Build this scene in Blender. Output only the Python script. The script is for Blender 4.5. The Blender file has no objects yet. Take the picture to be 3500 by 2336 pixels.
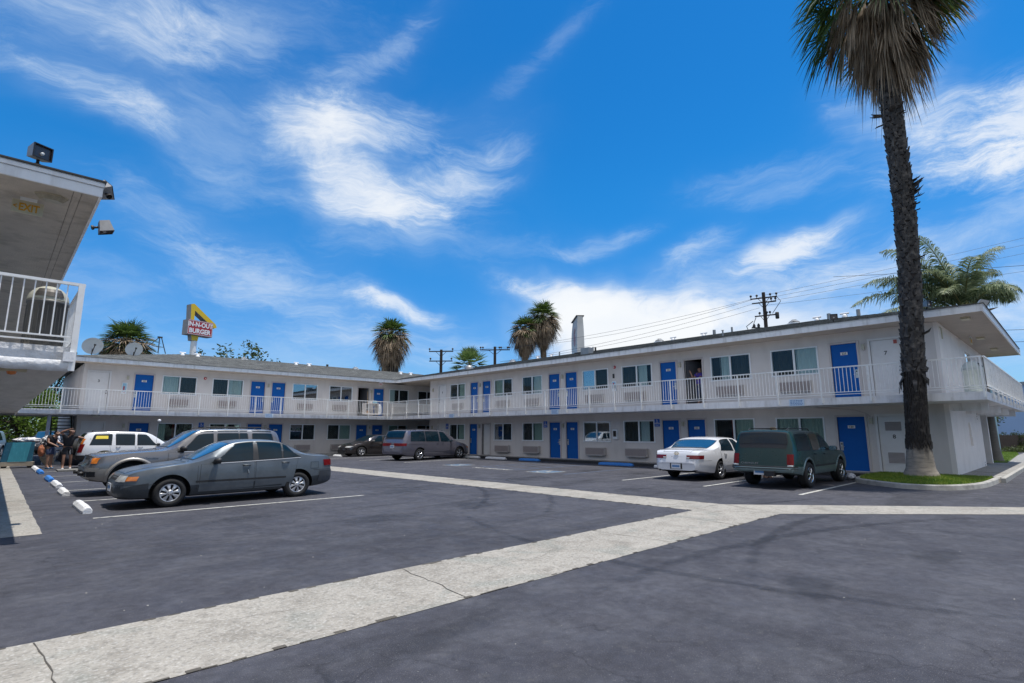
import bpy, bmesh, math, random
from mathutils import Vector, Matrix, noise
R = math.radians
PI = math.pi
scene = bpy.context.scene
COL = scene.collection
random.seed(7)

# ------------------------------------------------------------------ mesh helpers
class MB:
    """collects geometry and links it as one mesh object"""
    def __init__(s):
        s.v = []; s.f = []; s.mi = []; s.sm = []
    def add(s, verts, faces, mi=0, smooth=False):
        o = len(s.v)
        s.v.extend([tuple(p) for p in verts])
        for f in faces:
            s.f.append(tuple(i + o for i in f)); s.mi.append(mi); s.sm.append(smooth)
    def box(s, x0, x1, y0, y1, z0, z1, mi=0):
        if x0 > x1: x0, x1 = x1, x0
        if y0 > y1: y0, y1 = y1, y0
        if z0 > z1: z0, z1 = z1, z0
        v = [(x0,y0,z0),(x1,y0,z0),(x1,y1,z0),(x0,y1,z0),(x0,y0,z1),(x1,y0,z1),(x1,y1,z1),(x0,y1,z1)]
        s.add(v, [(0,3,2,1),(4,5,6,7),(0,1,5,4),(1,2,6,5),(2,3,7,6),(3,0,4,7)], mi)
    def quad(s, a, b, c, d, mi=0):
        s.add([a,b,c,d], [(0,1,2,3)], mi)
    def tube(s, pts, r, n=8, mi=0, caps=True, smooth=True, r1=None):
        """r constant or list; parallel-ish frames"""
        pts = [Vector(p) for p in pts]
        k = len(pts)
        rs = r if isinstance(r, (list, tuple)) else [r + ((r1 - r) * i / (k - 1) if r1 is not None else 0) for i in range(k)]
        verts = []; up = None
        for i, p in enumerate(pts):
            if i == 0: d = pts[1] - p
            elif i == k - 1: d = p - pts[i-1]
            else: d = pts[i+1] - pts[i-1]
            d = d.normalized() if d.length > 1e-9 else Vector((0,0,1))
            if up is None:
                up = Vector((0,0,1)) if abs(d.z) < .9 else Vector((1,0,0))
            a = d.cross(up)
            if a.length < 1e-6: a = d.cross(Vector((0,1,0)))
            a.normalize(); b = a.cross(d).normalized(); up = b
            for j in range(n):
                t = 2 * PI * j / n
                verts.append(p + (a * math.cos(t) + b * math.sin(t)) * rs[i])
        faces = []
        for i in range(k - 1):
            for j in range(n):
                j2 = (j + 1) % n
                faces.append((i*n+j, i*n+j2, (i+1)*n+j2, (i+1)*n+j))
        s.add(verts, faces, mi, smooth)
        if caps:
            s.add(verts[:n], [tuple(range(n))[::-1]], mi); s.add(verts[-n:], [tuple(range(n))], mi)
    def lathe(s, prof, n=24, c=(0,0,0), axis='z', mi=0, smooth=True, sq=None):
        """prof: [(r, h)]"""
        verts = []
        for (r, h) in prof:
            for j in range(n):
                t = 2 * PI * j / n
                a, b = r * math.cos(t), r * math.sin(t)
                if axis == 'z': p = (c[0]+a, c[1]+b, c[2]+h)
                elif axis == 'y': p = (c[0]+a, c[1]+h, c[2]+b)
                else: p = (c[0]+h, c[1]+a, c[2]+b)
                verts.append(p)
        faces = []
        for i in range(len(prof) - 1):
            for j in range(n):
                j2 = (j + 1) % n
                faces.append((i*n+j, i*n+j2, (i+1)*n+j2, (i+1)*n+j))
        s.add(verts, faces, mi, smooth)
    def prism(s, poly, z0, z1, mi=0):
        n = len(poly)
        v = [(x, y, z0) for x, y in poly] + [(x, y, z1) for x, y in poly]
        f = [tuple(range(n))[::-1], tuple(range(n, 2*n))] + [(i, (i+1) % n, n + (i+1) % n, n + i) for i in range(n)]
        s.add(v, f, mi)
    def bar(s, a, b, w, h, mi=0):
        a, b = Vector(a), Vector(b); d = (b - a).normalized()
        up = Vector((0,0,1)) if abs(d.z) < .95 else Vector((0,1,0))
        x = d.cross(up).normalized() * w / 2; y = x.cross(d).normalized() * h / 2
        v = [a-x-y, a+x-y, a+x+y, a-x+y, b-x-y, b+x-y, b+x+y, b-x+y]
        s.add(v, [(0,3,2,1),(4,5,6,7),(0,1,5,4),(1,2,6,5),(2,3,7,6),(3,0,4,7)], mi)
    def mesh(s, name, fix=True, sharp=None):
        me = bpy.data.meshes.new(name)
        me.from_pydata(s.v, [], s.f)
        me.polygons.foreach_set('material_index', s.mi)
        me.polygons.foreach_set('use_smooth', s.sm)
        me.update()
        if fix or sharp:
            bm = bmesh.new(); bm.from_mesh(me)
            if fix: bmesh.ops.recalc_face_normals(bm, faces=bm.faces)
            if sharp:
                a = R(sharp)
                for e in bm.edges:
                    if len(e.link_faces) == 2 and e.calc_face_angle(0) > a: e.smooth = False
            bm.to_mesh(me); bm.free()
        return me
    def build(s, name, mats, parent=None, fix=True, sharp=None, loc=None, rot=None):
        me = s.mesh(name, fix, sharp)
        return link(name, me, mats, parent, loc, rot)

def link(name, me, mats, parent=None, loc=None, rot=None):
    if not isinstance(mats, (list, tuple)): mats = [mats]
    if len(me.materials): me.materials.clear()
    for m in mats: me.materials.append(m)
    o = bpy.data.objects.new(name, me); COL.objects.link(o)
    if parent is not None: o.parent = parent
    if loc is not None: o.location = loc
    if rot is not None: o.rotation_euler = rot
    return o

def tag(o, label=None, cat=None, group=None, kind=None):
    if label: o['label'] = label
    if cat: o['category'] = cat
    if group: o['group'] = group
    if kind: o['kind'] = kind
    return o

def thing(name, label, cat, loc=(0,0,0), rz=0, group=None, scale=None, rot=None):
    o = bpy.data.objects.new(name, None); COL.objects.link(o)
    o.location = loc; o.rotation_euler = rot if rot else (0, 0, rz)
    o.empty_display_size = .2
    if scale: o.scale = scale
    return tag(o, label, cat, group)

def plab(o, label):
    o['label'] = label; return o

def copy_tree(o, parent=None):
    c = o.copy(); COL.objects.link(c); c.parent = parent
    for ch in list(o.children): copy_tree(ch, c)
    return c

_txt = {}
def text_mb(mb, txt, size, origin, right, up, depth=.004, mi=0, align='c', xs=1.0, bold=0.0):
    """adds lettering to mb; right/up world vectors; centred on origin"""
    key = (txt, bold)
    if key not in _txt:
        cu = bpy.data.curves.new('t', 'FONT'); cu.body = txt; cu.size = 1; cu.extrude = .5; cu.offset = bold
        cu.resolution_u = 3
        ob = bpy.data.objects.new('t', cu); COL.objects.link(ob)
        dg = bpy.context.evaluated_depsgraph_get(); dg.update()
        me = bpy.data.meshes.new_from_object(ob.evaluated_get(dg))
        vs = [v.co.copy() for v in me.vertices]; fs = [tuple(p.vertices) for p in me.polygons]
        bpy.data.objects.remove(ob); bpy.data.curves.remove(cu); bpy.data.meshes.remove(me)
        _txt[key] = (vs, fs)
    vs, fs = _txt[key]
    x0 = min(v.x for v in vs); x1 = max(v.x for v in vs); y0 = min(v.y for v in vs); y1 = max(v.y for v in vs)
    r = Vector(right).normalized(); u = Vector(up).normalized(); n = r.cross(u)
    o = Vector(origin); cx = (x0 + x1) / 2 if align == 'c' else x0
    cy = (y0 + y1) / 2
    out = [o + r * (v.x - cx) * size * xs + u * (v.y - cy) * size + n * (v.z * 2 * depth) for v in vs]
    mb.add(out, fs, mi)
    return (x1 - x0) * size * xs

# ------------------------------------------------------------------ materials
def nd(nt, t, **kw):
    n = nt.nodes.new(t)
    for k, v in kw.items():
        if k.startswith('i_'):
            n.inputs[k[2:].replace('_', ' ')].default_value = v
        else: setattr(n, k, v)
    return n

def mat(name, col, rough=.6, metal=0., var=0.0, scale=8.0, bump=0.0, bscale=60.0, coat=0.0, spec=.5, dirt=None, stretch=None,
        emit=None, trans=0.0, flake=0.0, detail=4.0):
    """procedural principled: base colour modulated by two noises, optional bump, streaked dirt"""
    m = bpy.data.materials.new(name); m.use_nodes = True
    nt = m.node_tree; b = nt.nodes['Principled BSDF']; L = nt.links.new
    b.inputs['Roughness'].default_value = rough; b.inputs['Metallic'].default_value = metal
    b.inputs['Coat Weight'].default_value = coat; b.inputs['Coat Roughness'].default_value = .05
    b.inputs['Specular IOR Level'].default_value = spec
    if trans: b.inputs['Transmission Weight'].default_value = trans
    c = tuple(col) + (1,)
    b.inputs['Base Color'].default_value = c
    tc = nd(nt, 'ShaderNodeTexCoord'); mp = nd(nt, 'ShaderNodeMapping')
    if stretch: mp.inputs['Scale'].default_value = stretch
    L(tc.outputs['Object'], mp.inputs['Vector'])
    last = None
    if var > 0:
        n1 = nd(nt, 'ShaderNodeTexNoise'); n1.inputs['Scale'].default_value = scale; n1.inputs['Detail'].default_value = detail
        n1.inputs['Roughness'].default_value = .65
        L(mp.outputs[0], n1.inputs['Vector'])
        mr = nd(nt, 'ShaderNodeMapRange'); mr.inputs['From Min'].default_value = .25; mr.inputs['From Max'].default_value = .75
        mr.inputs['To Min'].default_value = 1 - var; mr.inputs['To Max'].default_value = 1 + var
        L(n1.outputs['Fac'], mr.inputs['Value'])
        mx = nd(nt, 'ShaderNodeVectorMath', operation='SCALE'); mx.inputs[0].default_value = col
        L(mr.outputs[0], mx.inputs['Scale']); last = mx.outputs[0]
        rr = nd(nt, 'ShaderNodeMapRange'); rr.inputs['To Min'].default_value = max(.02, rough - .12); rr.inputs['To Max'].default_value = min(1, rough + .12)
        L(n1.outputs['Fac'], rr.inputs['Value']); L(rr.outputs[0], b.inputs['Roughness'])
    if dirt:
        dc, amt, dscale = dirt
        n2 = nd(nt, 'ShaderNodeTexNoise'); n2.inputs['Scale'].default_value = dscale; n2.inputs['Detail'].default_value = 6
        L(mp.outputs[0], n2.inputs['Vector'])
        r2 = nd(nt, 'ShaderNodeMapRange'); r2.inputs['From Min'].default_value = .5; r2.inputs['From Max'].default_value = .75
        r2.inputs['To Max'].default_value = amt
        L(n2.outputs['Fac'], r2.inputs['Value'])
        mm = nd(nt, 'ShaderNodeMix', data_type='RGBA'); L(r2.outputs[0], mm.inputs['Factor'])
        if last: L(last, mm.inputs['A'])
        else: mm.inputs['A'].default_value = c
        mm.inputs['B'].default_value = tuple(dc) + (1,); last = mm.outputs['Result']
    if last: L(last, b.inputs['Base Color'])
    if bump > 0:
        n3 = nd(nt, 'ShaderNodeTexNoise'); n3.inputs['Scale'].default_value = bscale; n3.inputs['Detail'].default_value = 5
        L(mp.outputs[0], n3.inputs['Vector'])
        bp = nd(nt, 'ShaderNodeBump'); bp.inputs['Strength'].default_value = bump; bp.inputs['Distance'].default_value = .02
        L(n3.outputs['Fac'], bp.inputs['Height']); L(bp.outputs[0], b.inputs['Normal'])
    if emit:
        b.inputs['Emission Color'].default_value = tuple(emit[0]) + (1,); b.inputs['Emission Strength'].default_value = emit[1]
    return m

def glass(name, tint=(.6,.7,.7), refl=.25, rough=.02):
    m = bpy.data.materials.new(name); m.use_nodes = True; nt = m.node_tree; nt.nodes.clear(); L = nt.links.new
    o = nd(nt, 'ShaderNodeOutputMaterial'); t = nd(nt, 'ShaderNodeBsdfTransparent'); t.inputs[0].default_value = tuple(tint)+(1,)
    g = nd(nt, 'ShaderNodeBsdfGlossy'); g.inputs['Roughness'].default_value = rough; g.inputs['Color'].default_value = (.9,.95,1,1)
    mx = nd(nt, 'ShaderNodeMixShader'); lw = nd(nt, 'ShaderNodeLayerWeight'); lw.inputs['Blend'].default_value = .25
    mr = nd(nt, 'ShaderNodeMapRange'); mr.inputs['To Min'].default_value = refl; mr.inputs['To Max'].default_value = .95; lw.inputs['Blend'].default_value = .12
    L(lw.outputs['Fresnel'], mr.inputs['Value']); L(mr.outputs[0], mx.inputs[0]); L(t.outputs[0], mx.inputs[1]); L(g.outputs[0], mx.inputs[2])
    L(mx.outputs[0], o.inputs[0]); return m

def foliage(name, c1, c2, scale=3.0, trans=.35, rough=.55):
    m = bpy.data.materials.new(name); m.use_nodes = True; nt = m.node_tree; nt.nodes.clear(); L = nt.links.new
    o = nd(nt, 'ShaderNodeOutputMaterial'); d = nd(nt, 'ShaderNodeBsdfPrincipled'); d.inputs['Roughness'].default_value = rough
    t = nd(nt, 'ShaderNodeBsdfTranslucent'); mx = nd(nt, 'ShaderNodeMixShader'); mx.inputs[0].default_value = trans
    tc = nd(nt, 'ShaderNodeTexCoord'); n = nd(nt, 'ShaderNodeTexNoise'); n.inputs['Scale'].default_value = scale; n.inputs['Detail'].default_value = 5
    L(tc.outputs['Object'], n.inputs['Vector'])
    gi = nd(nt, 'ShaderNodeNewGeometry'); ad = nd(nt, 'ShaderNodeMath', operation='MULTIPLY_ADD')
    L(gi.outputs['Random Per Island'], ad.inputs[0]); ad.inputs[1].default_value = .6
    L(n.outputs['Fac'], ad.inputs[2])
    r = nd(nt, 'ShaderNodeMapRange'); r.inputs['From Min'].default_value = .45; r.inputs['From Max'].default_value = 1.15
    L(ad.outputs[0], r.inputs['Value'])
    mc = nd(nt, 'ShaderNodeMix', data_type='RGBA'); mc.inputs['A'].default_value = tuple(c1)+(1,); mc.inputs['B'].default_value = tuple(c2)+(1,)
    L(r.outputs[0], mc.inputs['Factor']); L(mc.outputs['Result'], d.inputs['Base Color']); L(mc.outputs['Result'], t.inputs[0])
    L(d.outputs[0], mx.inputs[1]); L(t.outputs[0], mx.inputs[2]); L(mx.outputs[0], o.inputs[0]); return m

M = {}
M['stucco'] = mat('stucco', (.70,.66,.63), .85, var=.05, scale=1.6, bump=.45, bscale=30, dirt=((.50,.46,.42), .42, 1.3), stretch=(1.3,1.3,.5))
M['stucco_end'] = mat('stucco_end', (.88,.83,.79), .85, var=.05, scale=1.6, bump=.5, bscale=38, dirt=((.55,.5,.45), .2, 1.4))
M['white_paint'] = mat('white_paint', (.83,.83,.84), .5, var=.05, scale=3, bump=.08, bscale=40, dirt=((.45,.43,.4), .35, 2.3))
M['fascia'] = mat('fascia', (.88,.88,.88), .5, var=.06, scale=2.5, bump=.15, bscale=25, dirt=((.42,.39,.35), .45, 2.2), stretch=(3,3,.6))
M['slab'] = mat('slab', (.80,.80,.81), .7, var=.08, scale=2.2, bump=.3, bscale=30, dirt=((.38,.35,.32), .5, 1.9), stretch=(3,3,.5))
M['soffit'] = mat('soffit', (.44,.38,.32), .85, var=.09, scale=2, bump=.25, bscale=50, dirt=((.3,.27,.23), .35, 2.6))
M['railing'] = mat('railing', (.90,.90,.88), .45, var=.05, scale=6, dirt=((.5,.42,.32), .3, 7))
M['door_blue'] = mat('door_blue', (.010,.115,.42), .5, spec=.12, var=.07, scale=2.5, bump=.04, bscale=30)
M['door_white'] = mat('door_white', (.76,.75,.74), .5, var=.04, scale=2, dirt=((.5,.45,.4), .2, 3))
M['door_frame'] = mat('door_frame', (.60,.55,.53), .6, var=.06, scale=5, dirt=((.3,.26,.22), .3, 5))
M['alu'] = mat('alu_frame', (.82,.85,.87), .4, var=.04, scale=6)
M['glass'] = glass('window_glass', (.80,.84,.84), .015)
M['glass_refl'] = glass('window_glass_reflecting', (.6,.65,.66), .28)
M['curtain_light'] = mat('curtain_light', (.74,.86,.86), .9, var=.1, scale=3, stretch=(8,8,.5))
M['curtain_green'] = mat('curtain_green', (.50,.62,.54), .9, var=.12, scale=3, stretch=(8,8,.5))
M['curtain_dark'] = mat('curtain_dark', (.07,.07,.07), .95, var=.25, scale=3, stretch=(9,9,.5))
M['curtain_red'] = mat('curtain_red', (.22,.02,.03), .9, var=.15, scale=3)
M['room_dark'] = mat('room_dark', (.035,.032,.033), .95, var=.3, scale=1.5)  # near-black colour stands in for the shade of unlit interiors
M['door_inside'] = mat('door_inside', (.13,.13,.145), .6, var=.1, scale=3)  # open leaves coloured dark, interior shade put into the paint
M['metal'] = mat('brushed_metal', (.62,.62,.6), .3, .9, var=.08, scale=20)
M['dark_metal'] = mat('dark_metal', (.06,.055,.05), .5, .4, var=.15, scale=8)
M['grey_metal'] = mat('grey_metal', (.35,.35,.35), .5, .5, var=.1, scale=8, dirt=((.15,.12,.09), .4, 5))
M['ac'] = mat('ac_grille', (.56,.52,.49), .6, var=.06, scale=4, dirt=((.3,.27,.24), .4, 4))
M['ac_dark'] = mat('ac_louvre', (.33,.28,.27), .7, var=.08, scale=4)
M['plate'] = mat('number_plate', (.8,.78,.72), .4, var=.03)
M['black'] = mat('black_paint', (.015,.015,.017), .45, var=.2, scale=5)
M['sign_blue'] = mat('sign_blue', (.02,.12,.52), .4, var=.05)
M['white'] = mat('sign_white', (.85,.85,.86), .4, var=.03)
M['red'] = mat('alarm_red', (.5,.02,.02), .35, var=.05)
M['lamp_glass'] = mat('lamp_glass', (.5,.47,.36), .3, var=.08, scale=30)
M['exit_yellow'] = mat('exit_yellow', (.62,.30,.01), .5, var=.1, scale=10)
M['exit_cream'] = mat('exit_cream', (.55,.50,.36), .5, var=.1, scale=10)
M['concrete_curb'] = mat('concrete_curb', (.40,.39,.36), .85, var=.15, scale=4, bump=.3, bscale=40, dirt=((.12,.11,.1), .6, 3))
M['black_curb'] = mat('black_curb', (.03,.03,.032), .7, var=.3, scale=4, bump=.2)
M['stop_white'] = mat('stop_white', (.8,.8,.8), .7, var=.08, scale=6, bump=.5, bscale=30, dirt=((.2,.18,.15), .65, 7))
M['stop_blue'] = mat('stop_blue', (.04,.22,.62), .6, var=.15, scale=6, bump=.5, bscale=30, dirt=((.12,.14,.2), .5, 7))
M['tyre'] = mat('tyre_rubber', (.018,.018,.019), .8, var=.25, scale=12, bump=.2, bscale=50)
M['chrome'] = mat('chrome', (.75,.76,.78), .12, 1.0, var=.05, scale=10)
M['rim'] = mat('wheel_cover', (.60,.61,.64), .32, .55, var=.06, scale=14, dirt=((.2,.18,.16), .35, 9))
M['car_glass'] = mat('car_glass', (.004,.016,.026), .05, 0, coat=.0, spec=.4, var=.3, scale=2)
M['car_glass_blue'] = mat('car_windscreen', (.012,.06,.12), .05, 0, coat=.6, spec=.7, var=.15, scale=3)
M['car_black'] = mat('car_black_trim', (.022,.022,.024), .5, var=.15, scale=9)
M['lens_clear'] = mat('lens_clear', (.55,.56,.55), .12, 0, coat=1, var=.18, scale=30)
M['lens_amber'] = mat('lens_amber', (.75,.22,.03), .15, coat=1, var=.12, scale=30)
M['lens_red'] = mat('lens_red', (.17,.006,.008), .25, coat=.1, spec=.2, var=.2, scale=25)
M['plate_car'] = mat('licence_plate', (.72,.74,.78), .4, var=.08, scale=20)
M['skin'] = mat('skin', (.36,.20,.135), .55, var=.06, scale=12)
M['skin_tan'] = mat('skin_tanned', (.27,.14,.09), .55, var=.06, scale=12)
M['cloth_black'] = mat('cloth_black', (.018,.018,.022), .9, var=.25, scale=9)
M['cloth_purple'] = mat('cloth_purple', (.09,.06,.36), .9, var=.15, scale=9)
M['cloth_denim'] = mat('cloth_denim', (.05,.07,.14), .9, var=.2, scale=9)
M['cloth_beige'] = mat('cloth_khaki', (.35,.30,.22), .9, var=.2, scale=9)
M['hair_brown'] = mat('hair_brown', (.10,.055,.03), .7, var=.4, scale=14)
M['hair_blond'] = mat('hair_blond', (.42,.30,.16), .6, var=.35, scale=14)
M['shoe_white'] = mat('shoe_white', (.75,.75,.76), .6, var=.08, scale=9)
M['wood_pole'] = mat('wood_pole', (.055,.042,.036), .9, var=.3, scale=5, bump=.4, stretch=(5,5,.5))
# ------------------------------------------------------------------ ground materials
def ground_asphalt():
    m = bpy.data.materials.new('asphalt'); m.use_nodes = True; nt = m.node_tree; L = nt.links.new
    b = nt.nodes['Principled BSDF']; b.inputs['Specular IOR Level'].default_value = .3
    tc = nd(nt, 'ShaderNodeTexCoord')
    def noi(scale, detail=5, dist=0, st=None, rough=.6):
        n = nd(nt, 'ShaderNodeTexNoise'); n.inputs['Scale'].default_value = scale; n.inputs['Detail'].default_value = detail
        n.inputs['Distortion'].default_value = dist; n.inputs['Roughness'].default_value = rough
        if st:
            mp = nd(nt, 'ShaderNodeMapping'); mp.inputs['Scale'].default_value = st[0]; mp.inputs['Rotation'].default_value = (0,0,st[1])
            L(tc.outputs['Object'], mp.inputs['Vector']); L(mp.outputs[0], n.inputs['Vector'])
        else: L(tc.outputs['Object'], n.inputs['Vector'])
        return n.outputs['Fac']
    def ramp(v, a, b_, lo=0., hi=1.):
        r = nd(nt, 'ShaderNodeMapRange'); r.inputs['From Min'].default_value = a; r.inputs['From Max'].default_value = b_
        r.inputs['To Min'].default_value = lo; r.inputs['To Max'].default_value = hi; L(v, r.inputs['Value']); return r.outputs[0]
    def mix(f, a, b_, bt='MIX'):
        x = nd(nt, 'ShaderNodeMix', data_type='RGBA', blend_type=bt)
        if isinstance(f, float): x.inputs['Factor'].default_value = f
        else: L(f, x.inputs['Factor'])
        for s, k in ((a, 'A'), (b_, 'B')):
            if isinstance(s, tuple): x.inputs[k].default_value = s + (1,)
            else: L(s, x.inputs[k])
        return x.outputs['Result']
    base = mix(ramp(noi(.23, 5, .4), .3, .7), (.042,.042,.053), (.080,.080,.096))
    base = mix(ramp(noi(1.7, 6, .3), .42, .72, 0, .6), base, (.118,.118,.132))
    # dark smears and tyre tracks running along and across the lot
    base = mix(ramp(noi(.55, 5, .8, ((.28,1.6,1), .35)), .54, .68, 0, .75), base, (.034,.034,.041))
    base = mix(ramp(noi(.8, 5, .5, ((1.8,.22,1), -.15)), .60, .73, 0, .5), base, (.03,.03,.036))
    base = mix(ramp(noi(.9, 3, .2), .68, .74, 0, .5), base, (.013,.013,.014))
    # aggregate speckle
    base = mix(ramp(noi(120, 2), .60, .72, 0, .8), base, (.22,.21,.20))
    base = mix(ramp(noi(95, 2), .26, .42, .6, 0), base, (.02,.02,.023))
    base = mix(ramp(noi(70, 2), .66, .74, 0, .8), base, (.30,.29,.27))
    base = mix(ramp(noi(9, 8, .3), .35, .65, .35, 0), base, (.014,.014,.016))
    base = mix(ramp(noi(32, 3), .70, .76, 0, .7), base, (.26,.25,.23))
    base = mix(ramp(noi(38, 3), .70, .78, 0, .8), base, (.008,.008,.009))
    # pale wear patch
    base = mix(ramp(noi(6, 6, .2), .60, .8, 0, .45), base, (.13,.125,.12))
    # crack network
    vo = nd(nt, 'ShaderNodeTexVoronoi', feature='DISTANCE_TO_EDGE'); vo.inputs['Scale'].default_value = .85
    ds = nd(nt, 'ShaderNodeTexNoise'); ds.inputs['Scale'].default_value = 2.2; ds.inputs['Detail'].default_value = 5
    L(tc.outputs['Object'], ds.inputs['Vector'])
    av = nd(nt, 'ShaderNodeVectorMath', operation='MULTIPLY_ADD'); L(ds.outputs['Color'], av.inputs[0]); av.inputs[1].default_value = (.9,.9,0); L(tc.outputs['Object'], av.inputs[2])
    L(av.outputs[0], vo.inputs['Vector'])
    cr = ramp(vo.outputs['Distance'], .0, .010, 1, 0)
    gate = ramp(noi(.33, 3), .46, .58)
    mu = nd(nt, 'ShaderNodeMath', operation='MULTIPLY'); L(cr, mu.inputs[0]); L(gate, mu.inputs[1])
    mu2 = nd(nt, 'ShaderNodeMath', operation='MULTIPLY'); L(mu.outputs[0], mu2.inputs[0]); mu2.inputs[1].default_value = .5
    vo2 = nd(nt, 'ShaderNodeTexVoronoi', feature='DISTANCE_TO_EDGE'); vo2.inputs['Scale'].default_value = 5.5; L(av.outputs[0], vo2.inputs['Vector'])
    cr2 = ramp(vo2.outputs['Distance'], .0, .02, .7, 0); g2 = ramp(noi(.5, 3), .60, .68)
    m3 = nd(nt, 'ShaderNodeMath', operation='MULTIPLY'); L(cr2, m3.inputs[0]); L(g2, m3.inputs[1])
    base = mix(mu2.outputs[0], base, (.012,.012,.014)); base = mix(m3.outputs[0], base, (.014,.014,.016))
    L(base, b.inputs['Base Color'])
    L(ramp(noi(2.5, 4), .3, .7, .62, .9), b.inputs['Roughness'])
    bp = nd(nt, 'ShaderNodeBump'); bp.inputs['Strength'].default_value = .55; bp.inputs['Distance'].default_value = .012
    L(noi(110, 3), bp.inputs['Height']); L(bp.outputs[0], b.inputs['Normal'])
    return m

def concrete(name, c, stain=.5):
    m = bpy.data.materials.new(name); m.use_nodes = True; nt = m.node_tree; L = nt.links.new
    b = nt.nodes['Principled BSDF']; tc = nd(nt, 'ShaderNodeTexCoord')
    def noi(s, d=5, dist=0):
        n = nd(nt, 'ShaderNodeTexNoise'); n.inputs['Scale'].default_value = s; n.inputs['Detail'].default_value = d; n.inputs['Distortion'].default_value = dist
        L(tc.outputs['Object'], n.inputs['Vector']); return n.outputs['Fac']
    def mixn(f, lo, hi, to, A, B):
        r = nd(nt, 'ShaderNodeMapRange'); r.inputs['From Min'].default_value = lo; r.inputs['From Max'].default_value = hi; r.inputs['To Max'].default_value = to
        L(f, r.inputs['Value']); x = nd(nt, 'ShaderNodeMix', data_type='RGBA'); L(r.outputs[0], x.inputs['Factor'])
        if isinstance(A, tuple): x.inputs['A'].default_value = A + (1,)
        else: L(A, x.inputs['A'])
        x.inputs['B'].default_value = B + (1,); return x.outputs['Result']
    k = mixn(noi(.9, 5, .4), .35, .7, 1., tuple(c), tuple(v * .86 for v in c))
    k = mixn(noi(3.2, 8, .6), .48, .72, stain, k, (.17,.15,.12))
    k = mixn(noi(1.3, 8, 1.2), .54, .68, stain, k, (.22,.23,.20))
    k = mixn(noi(45, 3), .55, .8, .6, k, (.62,.6,.55))
    k = mixn(noi(70, 3), .60, .75, .6, k, (.13,.12,.11))
    k = mixn(noi(.5, 8, 1), .56, .70, .6, k, (.15,.125,.095)); k = mixn(noi(14, 8, .4), .50, .66, .35, k, (.16,.15,.13)); k = mixn(noi(28, 4, .2), .52, .66, .38, k, (.12,.115,.10)); k = mixn(noi(33, 4), .56, .68, .32, k, (.66,.64,.60))
    L(k, b.inputs['Base Color']); b.inputs['Roughness'].default_value = .85
    bp = nd(nt, 'ShaderNodeBump'); bp.inputs['Strength'].default_value = .5; bp.inputs['Distance'].default_value = .01
    L(noi(60, 4), bp.inputs['Height']); L(bp.outputs[0], b.inputs['Normal']); return m

M['asphalt'] = ground_asphalt()
M['concrete'] = concrete('concrete', (.375,.345,.295), .6)
M['concrete2'] = concrete('concrete_walk', (.31,.30,.28), .4)
M['line'] = mat('line_white', (.48,.47,.43), .8, var=.2, scale=5, dirt=((.10,.10,.10), .85, 9))
M['line_blue'] = mat('line_blue', (.10,.14,.22), .8, var=.2, scale=5, dirt=((.07,.07,.08), .9, 6))
M['symbol_blue'] = mat('symbol_blue', (.08,.15,.24), .8, var=.2, scale=5, dirt=((.09,.09,.1), .7, 7))
M['grass'] = foliage('grass_blades', (.07,.18,.012), (.32,.38,.06), 2.2, .3)
M['soil'] = mat('grass_soil', (.10,.16,.03), .95, var=.4, scale=14, bump=.5, bscale=60)

def ground_sheet():
    mb = MB(); s = 300
    # graded so the bump/noise textures stay well defined near the camera
    mb.add([(-s,-s,0),(s,-s,0),(s,s,0),(-s,s,0)], [(0,1,2,3)])
    o = mb.build('ground', M['asphalt'], fix=False); tag(o, kind='structure'); return o
ground_sheet()

# concrete drain strips (swales)
def strip(poly, z, name, m):
    """slightly ragged edged sheet"""
    mb = MB(); pts = []
    n = len(poly)
    for i in range(n):
        a = Vector(poly[i]); c = Vector(poly[(i+1) % n]); k = max(1, int((c - a).length / .35))
        d = (c - a).normalized(); nn = Vector((-d.y, d.x))
        for j in range(k):
            p = a + (c - a) * j / k
            if 0 < j: p = p + nn * (noise.noise(Vector((p.x*1.7, p.y*1.7, 3))) * .022)
            pts.append((p.x, p.y, z))
    mb.add(pts, [tuple(range(len(pts)))])
    o = mb.build(name, m, fix=False); tag(o, kind='structure'); return o
strip([(-30,4.10),(10.82,4.10),(20,-5.2),(40,-25.5),(41.2,-24.4),(15.26,1.02),(11.36,5.46),(11.36,26.0),(10.08,26.0),(10.08,5.46),(-30,5.46)], .004, 'drain_strip', M['concrete'])
strip([(-1.1,11.06),(.74,11.06),(.80,34.6),(-1.1,34.6)], .004, 'walkway_left', M['concrete'])
# joints / cracks in the strips
mb = MB()
random.seed(3)
def crack(a, b, w=.012, z=.008, amp=.05):
    a = Vector(a); b = Vector(b); k = max(3, int((b-a).length/.12)); pts = []
    d = (b-a).normalized(); n = Vector((-d.y, d.x))
    for i in range(k+1):
        t = i/k; o = noise.noise(Vector((t*5+a.x*3, a.y*7, 1)))*amp*math.sin(PI*t)**.5
        pts.append((a + (b-a)*t + n*o, w*(.5+random.random())))
    for (p, w0), (q, w1) in zip(pts, pts[1:]):
        mb.add([(p.x-n.x*w0/2,p.y-n.y*w0/2,z),(p.x+n.x*w0/2,p.y+n.y*w0/2,z),(q.x+n.x*w1/2,q.y+n.y*w1/2,z),(q.x-n.x*w1/2,q.y-n.y*w1/2,z)], [(0,1,2,3)])
def edge_dirt(a, b, side, w=.05):
    a = Vector(a); b = Vector(b); k = int((b-a).length/.09); d = (b-a).normalized(); n = Vector((-d.y,d.x))*side
    for i in range(k):
        if random.random() < .45: continue
        p = a+(b-a)*i/k; q = a+(b-a)*(i+1)/k; w0 = w*random.random()**2
        mb.add([(p.x,p.y,.007),(q.x,q.y,.007),(q.x+n.x*w0,q.y+n.y*w0,.007),(p.x+n.x*w0,p.y+n.y*w0,.007)],[(0,1,2,3)])
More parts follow.
